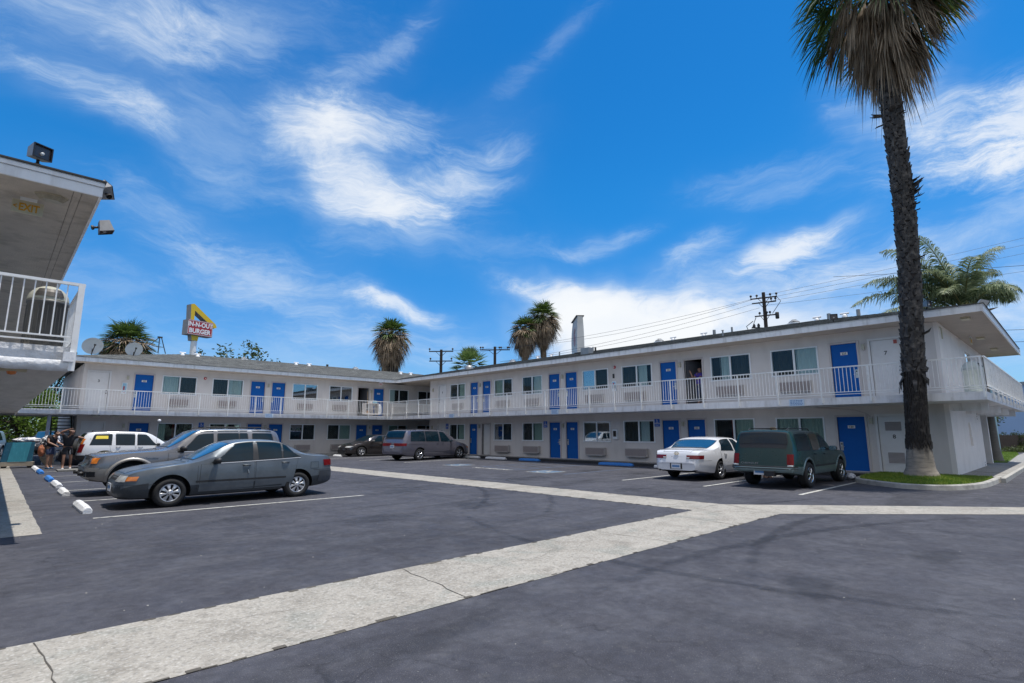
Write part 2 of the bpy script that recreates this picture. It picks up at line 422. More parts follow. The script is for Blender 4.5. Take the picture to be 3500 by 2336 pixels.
edge_dirt((-2,4.10),(10.82,4.10),1); edge_dirt((-2,5.46),(10.08,5.46),-1); edge_dirt((10.08,5.5),(10.08,24),-1,.07); edge_dirt((11.36,5.5),(11.36,24),1,.07)
for x, dx in ((3.5,-.15),(6.9,.1),(9.2,-.2),(.4,.1)): crack((x,5.44),(x+dx,4.12), .008)
crack((10.1,5.4),(10.9,4.15), .007); crack((8.2,5.2),(10.6,4.4),.004,amp=.12)
crack((10.12,5.5),(11.34,5.5), .006)
for y in (8.0,10.6,13.4,16.5,19.8): crack((10.1,y),(11.34,y+random.uniform(-.6,.6)), .006)
crack((11.35,5.4),(10.85,4.15),.009); crack((13.0,3.6),(12.2,2.6),.008)
crack((4.2,4.8),(6.5,5.0),.003,amp=.2); crack((1.5,5.0),(3.2,4.6),.003,amp=.2)
o = mb.build('cracks', mat('crack_dirt',(.09,.08,.065),.9,var=.3,scale=3), fix=False); tag(o, kind='structure'); o.name = 'ground_cracks'
# scattered pale pebbles and litter on the asphalt
mb = MB(); random.seed(11)
for i in range(260):
    x = random.uniform(.3, 17); y = random.uniform(-1.5, 22); r = random.choice([.004,.005,.006,.008]) * (1 + .02*(x+y))
    h = r*.6
    a0 = random.random()*6
    v = [(x+math.cos(a0+k*1.256)*r, y+math.sin(a0+k*1.256)*r*random.uniform(.6,1), .001) for k in range(5)]
    mb.add(v+[(x,y,h)], [(0,1,5),(1,2,5),(2,3,5),(3,4,5),(4,0,5)])
o = mb.build('pebbles', mat('pebble', (.45,.43,.38), .8, var=.3, scale=3)); tag(o, kind='stuff')

# parking lines
def line(name, a, b, w=.1, m='line', z=.005):
    mb = MB(); a = Vector(a); b = Vector(b); d = (b-a).normalized(); n = Vector((-d.y, d.x))*w/2; k = max(2,int((b-a).length/.25))
    L_ = []; R_ = []
    for i in range(k+1):
        p = a+(b-a)*i/k; e = 1+.25*noise.noise(Vector((p.x*3,p.y*3,0)))
        L_.append((p.x+n.x*e,p.y+n.y*e,z)); R_.append((p.x-n.x*e,p.y-n.y*e,z))
    mb.add(L_+R_, [(i,i+1,k+2+i,k+1+i) for i in range(k)])
    o = mb.build(name, M[m], fix=False); tag(o, kind='structure'); return o
for y, x1 in ((12.42,6.75),(15.68,6.2),(18.8,6.2),(22.05,6.2),(25.2,6.2),(28.4,6.2)): line('parking_line', (1.5,y),(x1,y+(-.12 if y<13 else 0)))
for y in (4.95,7.58,10.33): line('parking_line', (14.7 if y>5 else 14.4,y),(20.9 if y>5 else 19.1,y))
line('parking_line', (15.4,24.1),(21.2,25.0)); line('parking_line', (14.8,27.6),(20.6,28.6)); line('parking_line',(13.3,30.6),(21,30.9))
line('parking_line', (15.2,13.2),(21,13.4), .09, 'line_blue'); line('parking_line', (15.6,16.1),(21,16.4), .09, 'line_blue'); line('parking_line', (16.0,18.7),(21,19.3), .09, 'line_blue')
line('parking_line', (15.7,16.1),(16.05,18.7), .09, 'line_blue')
for i in range(6): line('parking_line', (16.2+i*.85,16.2+i*.03),(16.9+i*.85,18.75+i*.06), .06, 'line_blue')
# NO PARKING lettering, read from the lot side
mb = MB(); text_mb(mb, 'NO PARKING', .42, (15.45,17.4,.008), (0.0,-1,0), (1,0,0), .001, xs=.92, bold=.015)
o = mb.build('pavement_text', M['line'], fix=False); tag(o, kind='structure')

def wheelchair(mb, o, right, up, s, mi=0, d=.004):
    """pictogram: head, torso, wheel arc, leg; s = height"""
    o = Vector(o); r = Vector(right); u = Vector(up); n = r.cross(u)*d
    def P(x, y): return o + r*x*s + u*y*s + n
    def poly(ps): mb.add([P(*p) for p in ps], [tuple(range(len(ps)))], mi)
    def seg(a, b, w):
        a = Vector(a); b = Vector(b); t = (b-a).normalized(); q = Vector((-t.y, t.x))*w/2
        poly([a+q, a-q, b-q, b+q])
    poly([(-.08+.075*math.cos(t*PI/5), .42+.075*math.sin(t*PI/5)) for t in range(10)])
    seg((-.08,.34),(-.03,.02),.085); seg((-.05,.17),(.14,.16),.06); seg((-.05,.03),(.17,.03),.08); seg((.16,.05),(.27,-.28),.075); seg((.24,-.27),(.36,-.22),.06)
    for k in range(11):
        a0 = R(120+k*22); a1 = R(120+(k+1)*22)
        ro, ri = .27, .205; c = (-.01,-.15)
        poly([(c[0]+ro*math.cos(a0),c[1]+ro*math.sin(a0)),(c[0]+ro*math.cos(a1),c[1]+ro*math.sin(a1)),(c[0]+ri*math.cos(a1),c[1]+ri*math.sin(a1)),(c[0]+ri*math.cos(a0),c[1]+ri*math.sin(a0))])
for (x, y) in ((15.75,14.6),(16.1,20.5)):
    mb = MB(); h = .56
    mb.add([(x-h,y-h,.005),(x+h,y-h,.005),(x+h,y+h,.005),(x-h,y+h,.005)], [(0,1,2,3)], 0)
    h2 = .50; mb.add([(x-h2,y-h2,.009),(x+h2,y-h2,.009),(x+h2,y+h2,.009),(x-h2,y+h2,.009)], [(0,1,2,3)], 1)
    wheelchair(mb, (x,y,.009), (0,-1,0), (1,0,0), 1.0, 0, .004)
    o = mb.build('pavement_symbol', [M['line'], M['symbol_blue']], fix=False); tag(o, kind='structure')

# wheel stops: chamfered precast bars lying along Y
def wheel_stop(x, y0, y1, m, label, group, z=0):
    mb = MB(); n = 9
    prof = [(-.09,0),(-.09,.05),(-.05,.115),(-.02,.13),(.02,.13),(.05,.115),(.09,.05),(.09,0)]
    yc = (y0+y1)/2; ln = abs(y1-y0)/2; k = len(prof); verts = []
    for i in range(n):
        t = -1+2*i/(n-1); sc = 1 if abs(t) < .99 else .8
        for (a, b) in prof:
            jit = .004*noise.noise(Vector((a*30, t*9, b*30+y0)))
            verts.append((a*sc+jit, t*ln, b*(sc if b > .1 else 1)+jit*(b > 0)))
    f = [(i*k+j, i*k+j+1, (i+1)*k+j+1, (i+1)*k+j) for i in range(n-1) for j in range(k-1)]
    f += [tuple(range(k)), tuple(range((n-1)*k, n*k))]
    mb.add(verts, f)
    o = mb.build('wheel_stop', M[m], loc=(x, yc, z)); return tag(o, label, 'wheel stop', group)
gs = 'wheel stops along the left row of bays'
wheel_stop(1.50,13.2,14.9,'stop_white','large chipped white concrete wheel stop in front of the blue-grey sedan',gs)
wheel_stop(1.50,17.25,18.55,'stop_white','white wheel stop right before the nose of the grey SUV',gs)
wheel_stop(1.55,19.8,21.6,'stop_white','white wheel stop touching a blue one, near the left lot edge',gs)
wheel_stop(1.55,22.5,24.2,'stop_blue','nearer blue wheel stop in the left row',gs)
wheel_stop(1.55,27.0,28.6,'stop_blue','farther blue wheel stop in the left row',gs)
wheel_stop(1.53,28.9,30.0,'stop_white','white wheel stop directly behind the farther blue one',gs)
wheel_stop(1.53,30.3,31.6,'stop_white','farthest weathered white wheel stop in the left row, near two people',gs)
gs = 'wheel stops in front of the right wing'
wheel_stop(21.2,25.0,26.5,'stop_white','white wheel stop at the front tyre of the minivan',gs)
wheel_stop(21.2,22.7,24.4,'stop_white','long white wheel stop below the half open ground floor door',gs)
wheel_stop(21.2,20.1,21.6,'stop_blue','blue wheel stop left of doors 124 and 123',gs)
wheel_stop(21.1,14.2,16.1,'stop_blue','blue wheel stop right of doors 124 and 123',gs)
wheel_stop(21.1,11.4,13.1,'stop_white','white wheel stop sticking out left of the white sedan',gs)
gs = 'wheel stops in front of the back wing'
wheel_stop(16.2,32.6,33.6,'stop_white','white wheel stop under the front bumper of the dark compact car',gs)

# walkways with black painted kerb
def walk(name, x0, x1, y0, y1, z, kerbside):
    mb = MB(); mb.box(x0,x1,y0,y1,0,z)
    o = mb.build(name, M['concrete2']); tag(o, kind='structure')
    return o
walk('walkway_right', 21.66, 22.44, 5.2, 34.55, .12, 'x')
walk('walkway_back', 2.0, 26.0, 34.70, 35.86, .12, 'y')
mb = MB(); mb.box(21.655,21.60,5.2,34.6,0,.117); o = mb.build('kerb_right', M['black_curb']); tag(o, kind='structure')
mb = MB(); mb.box(2.0,21.6,34.64,34.695,0,.117); o = mb.build('kerb_back', M['concrete_curb']); tag(o, kind='structure')

# palm island and side walk
isl = [(21.6,5.2),(20.3,5.15),(19.27,5.02),(18.75,4.65),(18.3,4.15),(17.95,3.6),(17.95,3.05),(18.25,2.6),(18.9,2.25),(19.9,2.02),(21.2,1.95),(22.0,1.93),(23,1.9)]
def smooth_poly(ps, k=4):
    out = []
    for i in range(len(ps)-1):
        p0 = Vector(ps[max(0,i-1)]); p1 = Vector(ps[i]); p2 = Vector(ps[i+1]); p3 = Vector(ps[min(len(ps)-1,i+2)])
        for j in range(k):
            t = j/k
            out.append(.5*((2*p1)+(-p0+p2)*t+(2*p0-5*p1+4*p2-p3)*t*t+(-p0+3*p1-3*p2+p3)*t**3))
    out.append(Vector(ps[-1])); return out
path = smooth_poly(isl)
mb = MB(); prof = [(0,0),(.015,.11),(.04,.135),(.13,.135),(.15,.12),(.15,0)]
vs = []
for i, p in enumerate(path):
    d = (path[min(i+1,len(path)-1)]-path[max(0,i-1)]).normalized(); n = Vector((-d.y, d.x))
    for a, b in prof: q = p+n*a; vs.append((q.x,q.y,b))
k = len(prof); mb.add(vs, [(i*k+j,i*k+j+1,(i+1)*k+j+1,(i+1)*k+j) for i in range(len(path)-1) for j in range(k-1)], 0)
o = mb.build('kerb_island', M['concrete_curb']); tag(o, kind='structure')
inner = []
for i, p in enumerate(path):
    d = (path[min(i+1,len(path)-1)]-path[max(0,i-1)]).normalized(); n = Vector((-d.y, d.x)); inner.append(p+n*.14)
PALM = Vector((20.0,3.46,0))
def mound(x, y):
    r = math.hypot(x-PALM.x, y-PALM.y); return .12+.13*math.exp(-(r/1.0)**2)
mb = MB()
poly = [p for p in inner if p.x < 22.0]+[Vector((22.44,2.1)),Vector((22.44,5.0))]
cx, cy = PALM.x, PALM.y
rings = 8; vs = [(cx,cy,mound(cx,cy))]
for r in range(1,rings+1):
    for p in poly:
        x = cx+(p.x-cx)*r/rings; y = cy+(p.y-cy)*r/rings; vs.append((x,y,mound(x,y)))
n = len(poly); fs = [(0,1+i,1+(i+1)%n) for i in range(n)]
for r in range(rings-1):
    for i in range(n): fs.append((1+r*n+i,1+(r+1)*n+i,1+(r+1)*n+(i+1)%n,1+r*n+(i+1)%n))
mb.add(vs, fs, 0, True); o = mb.build('island_soil', M['soil'], fix=False); tag(o, kind='structure')
def inside(poly, x, y):
    c = False; n = len(poly); j = n-1
    for i in range(n):
        a, b = poly[i], poly[j]
        if (a.y > y) != (b.y > y) and x < (b.x-a.x)*(y-a.y)/(b.y-a.y)+a.x: c = not c
        j = i
    return c
def grass_patch(poly, zf, count, name, hmin=.03, hmax=.08, seed=1):
    random.seed(seed); mb = MB(); xs = [p.x for p in poly]; ys = [p.y for p in poly]; c = 0
    while c < count:
        x = random.uniform(min(xs),max(xs)); y = random.uniform(min(ys),max(ys))
        if not inside(poly, x, y): continue
        c += 1; z = zf(x,y); h = random.uniform(hmin,hmax); a = random.random()*6.28; w = random.uniform(.006,.012)
        lx = random.uniform(-.03,.03); ly = random.uniform(-.03,.03)
        mb.add([(x-w*math.cos(a),y-w*math.sin(a),z-.01),(x+w*math.cos(a),y+w*math.sin(a),z-.01),(x+lx,y+ly,z+h)], [(0,1,2)])
    o = mb.build(name, M['grass'], fix=False); tag(o, 'short bright green grass', 'grass', kind='stuff'); return o
g = grass_patch(poly, mound, 26000, 'island_grass'); g['label'] = 'bright green grass on the kerbed island around the big palm'
walk('side_walk', 22.45, 36.0, 1.9, 3.06, .13, 'y')
mb = MB(); mb.box(22.0,60,1.78,1.895,0,.135); o = mb.build('kerb_side', M['concrete_curb']); tag(o, kind='structure')
mb = MB(); mb.box(36.0,60,1.9,2.9,0,.13); o = mb.build('side_walk', M['concrete2']); tag(o, kind='structure')
lawn = [Vector((32.9,3.1)),Vector((33.2,2.55)),Vector((46,2.95)),Vector((50,3.3)),Vector((50,12)),Vector((36.2,12)),Vector((36.2,3.1))]
mb = MB(); mb.prism([(p.x,p.y) for p in lawn], 0, .15); o = mb.build('lawn_soil', M['soil']); tag(o, kind='structure')
g = grass_patch(lawn, lambda x,y: .15, 26000, 'side_lawn', .03, .09, 5); g['label'] = 'bright green lawn beside the far end of the right wing'

def stain_mat():
    m = bpy.data.materials.new('oil_stain'); m.use_nodes = True; nt = m.node_tree; nt.nodes.clear(); L = nt.links.new
    o = nd(nt,'ShaderNodeOutputMaterial'); d = nd(nt,'ShaderNodeBsdfPrincipled'); d.inputs['Base Color'].default_value = (.010,.010,.011,1); d.inputs['Roughness'].default_value = .5
    t = nd(nt,'ShaderNodeBsdfTransparent'); mx = nd(nt,'ShaderNodeMixShader'); uv = nd(nt,'ShaderNodeTexCoord'); ln = nd(nt,'ShaderNodeVectorMath',operation='LENGTH')
    mp = nd(nt,'ShaderNodeMapping'); mp.inputs['Location'].default_value = (-1,-1,0); mp.inputs['Scale'].default_value = (2,2,1); L(uv.outputs['UV'], mp.inputs[0]); L(mp.outputs[0], ln.inputs[0])
    n = nd(nt,'ShaderNodeTexNoise'); n.inputs['Scale'].default_value = 3.5; n.inputs['Detail'].default_value = 7; L(uv.outputs['Object'], n.inputs['Vector'])
    a = nd(nt,'ShaderNodeMath',operation='MULTIPLY_ADD'); L(n.outputs['Fac'], a.inputs[0]); a.inputs[1].default_value = 1.5; 
    s1 = nd(nt,'ShaderNodeMath',operation='SUBTRACT'); s1.inputs[0].default_value = .25; L(ln.outputs['Value'], s1.inputs[1]); L(s1.outputs[0], a.inputs[2])
    r = nd(nt,'ShaderNodeMapRange'); r.inputs['From Min'].default_value = .25; r.inputs['From Max'].default_value = .65; r.inputs['To Max'].default_value = .20; L(a.outputs[0], r.inputs['Value'])
    L(r.outputs[0], mx.inputs[0]); L(t.outputs[0], mx.inputs[1]); L(d.outputs[0], mx.inputs[2]); L(mx.outputs[0], o.inputs[0]); return m
M['stain'] = stain_mat()
def stain(pts, w, z=.0065):
    """soft edged smear along a path"""
    vs = []; uv = []; n = len(pts)
    for i, p in enumerate(pts):
        p = Vector(p); d = (Vector(pts[min(n-1,i+1)])-Vector(pts[max(0,i-1)])).normalized(); q = Vector((-d.y,d.x))*w/2; vs += [(p.x+q.x,p.y+q.y,z),(p.x-q.x,p.y-q.y,z)]
        u = i/(n-1); uv += [(.15+.7*u,0),(.15+.7*u,1)]
    return vs, [(2*i,2*i+1,2*i+3,2*i+2) for i in range(n-1)], uv
random.seed(31); mb = MB(); UV = []
def add_st(pts, w, z):
    v, f_, u = stain(pts, w, z); mb.add(v, f_); UV.extend(u)
k_ = 0
for (x,y,r_) in ((17.6,13.9,.9),(18.2,17.4,.7),(17.5,21.8,.9),(17.6,11.6,.8),(18,8.9,.7),(3.5,10.6,.6),(2.1,-.15,.35),(2.45,-.35,.25),(5.2,8.8,.9),(8.0,12.5,1.1),(6.1,2.0,.6),(8.6,1.4,.6),(13,13,1.2),(4.4,19.8,.7),(4.0,23.4,.8),(7.6,9.0,.7),(9.6,-.6,.5),(12.5,8.5,.8)):
    add_st([(x-r_,y-.1),(x-.3*r_,y),(x+.3*r_,y+.08),(x+r_,y)], r_*random.uniform(1.2,1.9), .0010+.00008*k_); k_ += 1
for (cx_,cy_,rr,a0,a1,w_) in ((10,-6,9.5,60,118,.22),(10,-6,11.1,62,116,.22),(2,16,9,-60,-10,.2),(2,16,10.5,-58,-12,.2),(14,4,8.5,150,215,.2),(13,18,6.5,200,260,.2),(6,-9,12.5,55,100,.25)):
    add_st([(cx_+rr*math.cos(R(a0+(a1-a0)*t/24)),cy_+rr*math.sin(R(a0+(a1-a0)*t/24))) for t in range(25)], w_*1.4, .0010+.00008*k_); k_ += 1
me = mb.mesh('oil_stains', fix=False); ul = me.uv_layers.new(name='UVMap')
for l in me.loops: ul.data[l.index].uv = UV[l.vertex_index]
o = link('oil_stains', me, M['stain']); tag(o, kind='structure')
# ------------------------------------------------------------------ building kit (local frame: x right, y into the wall, z up)
Z1B, Z1T, Z2B, Z2T = .13, 2.05, 2.72, 4.72
SLAB0, SLAB1, SOFF, FTOP = 2.42, 2.66, 5.14, 5.36
RAILT = 3.69

def wall_holes(mb, x0, x1, z0, z1, holes, y=0, mi=0, mr=0):
    xs = sorted({x0, x1} | {h[0] for h in holes} | {h[1] for h in holes}); zs = sorted({z0, z1} | {h[2] for h in holes} | {h[3] for h in holes})
    for a, b in zip(xs, xs[1:]):
        for c, d in zip(zs, zs[1:]):
            mx, mz = (a+b)/2, (c+d)/2
            if any(h[0] < mx < h[1] and h[2] < mz < h[3] for h in holes): continue
            mb.quad((a,y,c),(b,y,c),(b,y,d),(a,y,d), mi)
    for h in holes:
        a, b, c, d, e = h
        mb.quad((a,y,c),(a,y+e,c),(a,y+e,d),(a,y,d), mr); mb.quad((b,y,c),(b,y+e,c),(b,y+e,d),(b,y,d), mr)
        mb.quad((a,y,d),(a,y+e,d),(b,y+e,d),(b,y,d), mr); mb.quad((a,y,c),(a,y+e,c),(b,y+e,c),(b,y,c), mr)

def curtain(x0, x1, z0, z1, y, m, parent, fold=.11, amp=.018, gather=0):
    mb = MB(); n = max(6, int((x1-x0)/fold*6)); vs = []
    for i in range(n+1):
        x = x0+(x1-x0)*i/n; yy = y+amp*math.sin((x-x0)/fold*2*PI+.7*math.sin(x*3))+.006*math.sin(x*41)
        vs += [(x,yy,z0),(x+gather*.02*math.sin(x*17),yy*1.0+.005,(z0+z1)/2),(x,y+(yy-y)*.7,z1)]
    mb.add(vs, [(i*3+j,(i+1)*3+j,(i+1)*3+j+1,i*3+j+1) for i in range(n) for j in range(2)], 0, True)
    return mb.build('curtain', M[m], parent, fix=False)

def window(par, x0, x1, z0, z1, left, right, holes):
    """left / right: curtain style of each sash"""
    holes.append((x0+.03, x1-.03, z0+.03, z1-.03, .22))
    mb = MB(); t = .05; y0, y1 = -.028, .05; xm = (x0+x1)/2
    mb.box(x0,x1,y0,y1,z1-t,z1); mb.box(x0-.02,x1+.02,y0-.012,y1,z0-.005,z0+t); mb.box(x0,x0+t,y0,y1,z0+t,z1-t); mb.box(x1-t,x1,y0,y1,z0+t,z1-t)
    mb.box(xm-.035,xm+.035,y0+.006,y1,z0+t,z1-t)
    w = mb.build('window', M['alu'], par)
    for (a, b, st, sgn) in ((x0+t,xm-.035,left,0),(xm+.035,x1-t,right,1)):
        g = MB(); yy = .0 if sgn == 0 else .014
        g.box(a,b,yy,yy+.004,z0+t,z1-t); g.build('pane', M['glass_refl' if 'R' in st else 'glass'], w)
        for ch in st:
            if ch == 'L': curtain(a,b,z0+t-.01,z1-t+.01,.11,'curtain_light',w)
            if ch == 'G': curtain(a,b,z0+t-.01,z1-t+.01,.11,'curtain_green',w)
            if ch == 'D': curtain(a,b,z0+t-.01,z1-t+.01,.11,'curtain_dark',w,.09)
            if ch == 'r': curtain(a+(b-a)*.86,b,z0+t-.01,z1-t+.01,.11,'curtain_red',w,.06)
            if ch == 'g': curtain(a,a+(b-a)*.45,z0+t-.01,z1-t+.01,.11,'curtain_green',w,.1)
            if ch == 'l': curtain(a+(b-a)*.42,b,z0+t-.01,z1-t+.01,.11,'curtain_light',w,.1)
            if ch == 'm': curtain(a,a+(b-a)*.62,z0+t-.01,z1-t+.01,.11,'curtain_light',w,.1)
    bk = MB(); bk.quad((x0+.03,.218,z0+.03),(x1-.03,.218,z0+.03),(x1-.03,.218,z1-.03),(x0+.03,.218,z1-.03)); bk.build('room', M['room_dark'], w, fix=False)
    return w

def door_frame(mb, x0, x1, z0, z1, t=.075):
    mb.box(x0-t,x0,-.028,.05,z0,z1+t); mb.box(x1,x1+t,-.028,.05,z0,z1+t); mb.box(x0,x1,-.028,.05,z1,z1+t)

def door(par, x0, x1, z0, z1, m, num, handle, holes, numz=None, vents=False):
    holes.append((x0,x1,z0,z1,.06))
    mb = MB(); mb.box(x0+.006,x1-.006,.022,.06,z0+.012,z1-.006)
    d = mb.build('door', M[m], par)
    f = MB(); door_frame(f,x0,x1,z0,z1); f.box(x0,x1,-.03,.02,z0-.012,z0+.012); f.build('frame', M['door_frame' if m == 'door_blue' else 'door_white'], d)
    cx = (x0+x1)/2
    if m == 'door_blue':
        p = MB(); zz = numz or z1-.36; p.box(cx-.115,cx+.115,.010,.021,zz-.052,zz+.052,0)
        text_mb(p, num, .10, (cx,.009,zz), (1,0,0), (0,0,1), .002, 1, bold=.02); p.build('number_plate', [M['plate'],M['black']], d)
        hx = x0+.075 if handle == 'l' else x1-.075
        h = MB(); h.box(hx-.045,hx+.045,.004,.021,z0+.72,z0+1.02,0); h.lathe([(0,-.05),(.022,-.05),(.022,.004)], 12, (hx,0,z0+.85), 'y', 0); h.bar((hx,-.045,z0+.85),(hx+(.09 if handle == 'l' else -.09),-.045,z0+.85),.018,.018); h.box(hx-.02,hx+.02,-.006,.004,z0+.93,z0+.98,1)
        h.build('handle', [M['metal'],M['dark_metal']], d)
    else:
        if num:
            p = MB(); text_mb(p, num, .19, (cx,.021,z1-.47 if not vents else z0+1.22), (1,0,0), (0,0,1), .003, 0, bold=.02); p.build('number', M['black'], d)
        hx = x0+.07 if handle == 'l' else x1-.07
        h = MB(); h.lathe([(0,-.055),(.028,-.05),(.03,-.02),(.014,-.01),(.014,.022)], 12, (hx,0,z0+.88), 'y'); h.lathe([(0,-.006),(.025,-.006),(.025,.022)], 12, (hx,0,z0+1.02), 'y'); h.build('handle', M['dark_metal'], d)
        if vents:
            for (a, b) in ((z0+1.42,z0+1.72),(z0+.32,z0+.68)):
                v = MB(); v.box(cx-.26,cx+.26,.006,.021,a-.025,a); v.box(cx-.26,cx+.26,.006,.021,b,b+.025); v.box(cx-.26,cx-.235,.006,.021,a,b); v.box(cx+.235,cx+.26,.006,.021,a,b)
                n = 9
                for i in range(n):
                    zz = a+(b-a)*(i+.5)/n; v.add([(cx-.235,.008,zz-.012),(cx+.235,.008,zz-.012),(cx+.235,.021,zz+.016),(cx-.235,.021,zz+.016)],[(0,1,2,3)],1)
                v.build('vent_grille', [M['door_white'],M['ac_dark']], d)
    return d

def open_door(par, x0, x1, z0, z1, hinge, holes, leaf_m, ang=70):
    holes.append((x0,x1,z0,z1,.12))
    f = MB(); door_frame(f,x0,x1,z0,z1); fr = f.build('doorway', M['door_frame'], par)
    r = MB(); a, b = x0-.5, x1+.9
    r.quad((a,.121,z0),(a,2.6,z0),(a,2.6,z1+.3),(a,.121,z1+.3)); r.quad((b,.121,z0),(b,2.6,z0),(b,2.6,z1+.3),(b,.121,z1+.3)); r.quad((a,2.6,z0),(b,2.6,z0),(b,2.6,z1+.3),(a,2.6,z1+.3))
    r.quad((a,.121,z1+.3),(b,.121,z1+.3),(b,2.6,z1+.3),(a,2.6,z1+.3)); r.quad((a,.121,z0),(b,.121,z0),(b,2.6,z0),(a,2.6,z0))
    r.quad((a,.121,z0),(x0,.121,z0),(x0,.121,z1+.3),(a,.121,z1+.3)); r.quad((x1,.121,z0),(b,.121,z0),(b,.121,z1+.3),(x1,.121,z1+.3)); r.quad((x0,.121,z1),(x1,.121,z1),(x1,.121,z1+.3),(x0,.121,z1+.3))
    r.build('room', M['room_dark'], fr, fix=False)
    w = x1-x0-.02; lf = MB(); lf.box(0,w,-.02,.02,z0+.01,z1-.01)
    if hinge == 'l': o = lf.build('door', M[leaf_m], fr, loc=(x0+.02,.14,0), rot=(0,0,R(ang)))
    else: o = lf.build('door', M[leaf_m], fr, loc=(x1-.02,.14,0), rot=(0,0,R(180-ang)))
    return fr

def ac_unit(par, x0, x1, z0, z1, d=.17):
    mb = MB(); mb.box(x0,x1,-d,0,z0,z1,0); n = 13
    for i in range(n):
        z = z0+.03+(z1-z0-.06)*(i+.5)/n; h = (z1-z0)/n*.3
        mb.box(x0+.02,x1-.02,-d-.008,-d+.002,z-h,z+h,1)
    mb.box(x0+.06,x1-.1,-d-.02,-.03,z0-.035,z0-.002,2)
    return mb.build('air_conditioner', [M['ac'],M['ac_dark'],M['grey_metal']], par)

def wall_lamp(par, x, z):
    mb = MB(); mb.box(x-.055,x+.055,-.05,0,z+.07,z+.12,0); mb.box(x-.045,x+.045,-.09,0,z-.12,z+.07,1); mb.box(x-.05,x+.05,-.095,0,z-.135,z-.12,0)
    return mb.build('wall_lamp', [M['door_frame'],M['lamp_glass']], par)

def railing(par, pts, posts, zt=RAILT, zb=SLAB1+.17, inner=None, postlow=SLAB0+.06, sp=.115, baluster_m='railing', name='railing'):
    """pts: polyline (x,y) of the rail; posts: list of (x,y)"""
    mb = MB()
    for (a, b) in zip(pts, pts[1:]):
        A = Vector((a[0],a[1],0)); B = Vector((b[0],b[1],0)); L_ = (B-A).length; d = (B-A)/L_
        mb.bar(A+Vector((0,0,zt-.02)), B+Vector((0,0,zt-.02)), .05, .04)
        mb.bar(A+Vector((0,0,zb)), B+Vector((0,0,zb)), .03, .022); mb.bar(A+Vector((0,0,zb-.075)), B+Vector((0,0,zb-.075)), .035, .02)
        n = int(L_/sp)
        for i in range(1,n):
            p = A+d*(L_*i/n); mb.bar(p+Vector((0,0,zb+.01)), p+Vector((0,0,zt-.04)), .016, .016)
    r = mb.build(name, M[baluster_m], par)
    for (x, y) in posts:
        p = MB(); p.box(x-.022,x+.022,y-.02,y+.022,postlow,zt-.042); p.box(x-.03,x+.03,y+.022,y+.03,postlow,SLAB1-.03); p.build('post', M[baluster_m], r)
    return r

def alarm(par, x, z, m='red'):
    mb = MB(); mb.lathe([(0,-.06),(.04,-.055),(.075,-.03),(.08,0)], 16, (x,0,z), 'y', 0); mb.lathe([(0,-.07),(.03,-.068),(.035,-.05)], 12, (x,0,z), 'y', 1)
    return mb.build('fire_alarm', [M[m],M['white']], par)

def cabinet(par, x, z0, z1):
    mb = MB(); mb.box(x-.12,x+.12,-.07,0,z0,z1,0); mb.box(x-.09,x+.09,-.076,-.069,z0+.12,z1-.04,1)
    text_mb(mb, 'FIRE', .05, (x,-.072,z0+.06), (1,0,0), (0,0,1), .003, 2)
    mb.tube([(x-.02,-.08,z0+.15),(x-.02,-.08,z0+.4)], .03, 8, 2)
    return mb.build('extinguisher_cabinet', [M['alu'],M['glass_refl'],M['red']], par)

def access_sign(frame, x, z, label, two=True):
    o = thing('accessible_parking_sign', label, 'sign', group='blue accessible parking signs'); o.matrix_world = frame @ Matrix.Translation((x,-.012,z))
    w = .135; mb = MB(); h0 = -.06 if two else -.13
    mb.box(-w,w,-.006,.006,h0,.14,0); wheelchair(mb, (0,-.007,.045 if two else .0), (1,0,0), (0,0,1), .17 if two else .22, 1, .003)
    if two: text_mb(mb, 'PARKING', .045, (0,-.007,-.04), (1,0,0), (0,0,1), .002, 1)
    mb.build('sign_panel', [M['sign_blue'],M['white']], o)
    if two:
        m2 = MB(); m2.box(-w,w,-.006,.006,-.21,-.085,0); text_mb(m2, 'ONLY', .07, (0,-.007,-.148), (1,0,0), (0,0,1), .002, 1); m2.build('sign_panel', [M['sign_blue'],M['white']], o)
    return o

M['notice'] = mat('notice', (.62,.74,.86), .5, var=.05)
M['notice_ink'] = mat('notice_ink', (.10,.25,.5), .5)
def notice(frame, x, label, z=2.53):
    """pale plate with four lines of small blue print, too small to read in the photo"""
    o = thing('notice_sign', label, 'sign', group='pale blue notices on the balcony edges'); o.matrix_world = frame @ Matrix.Translation((x,-1.885,z))
    mb = MB(); mb.box(-.25,.25,-.055,-.045,-.12,.12,0); random.seed(int(x*10))
    for i in range(4):
        zz = .075-i*.05; xx = -.21
        while xx < .2:
            w = random.uniform(.03,.08)
            if xx+w > .21: break
            mb.box(xx,xx+w,-.058,-.054,zz-.012,zz+.012,1); xx += w+.018
    mb.build('panel', [M['notice'],M['notice_ink']], o); return o

def frame_of(ox, oy, rz): return Matrix.Translation((ox,oy,0)) @ Matrix.Rotation(rz,4,'Z')

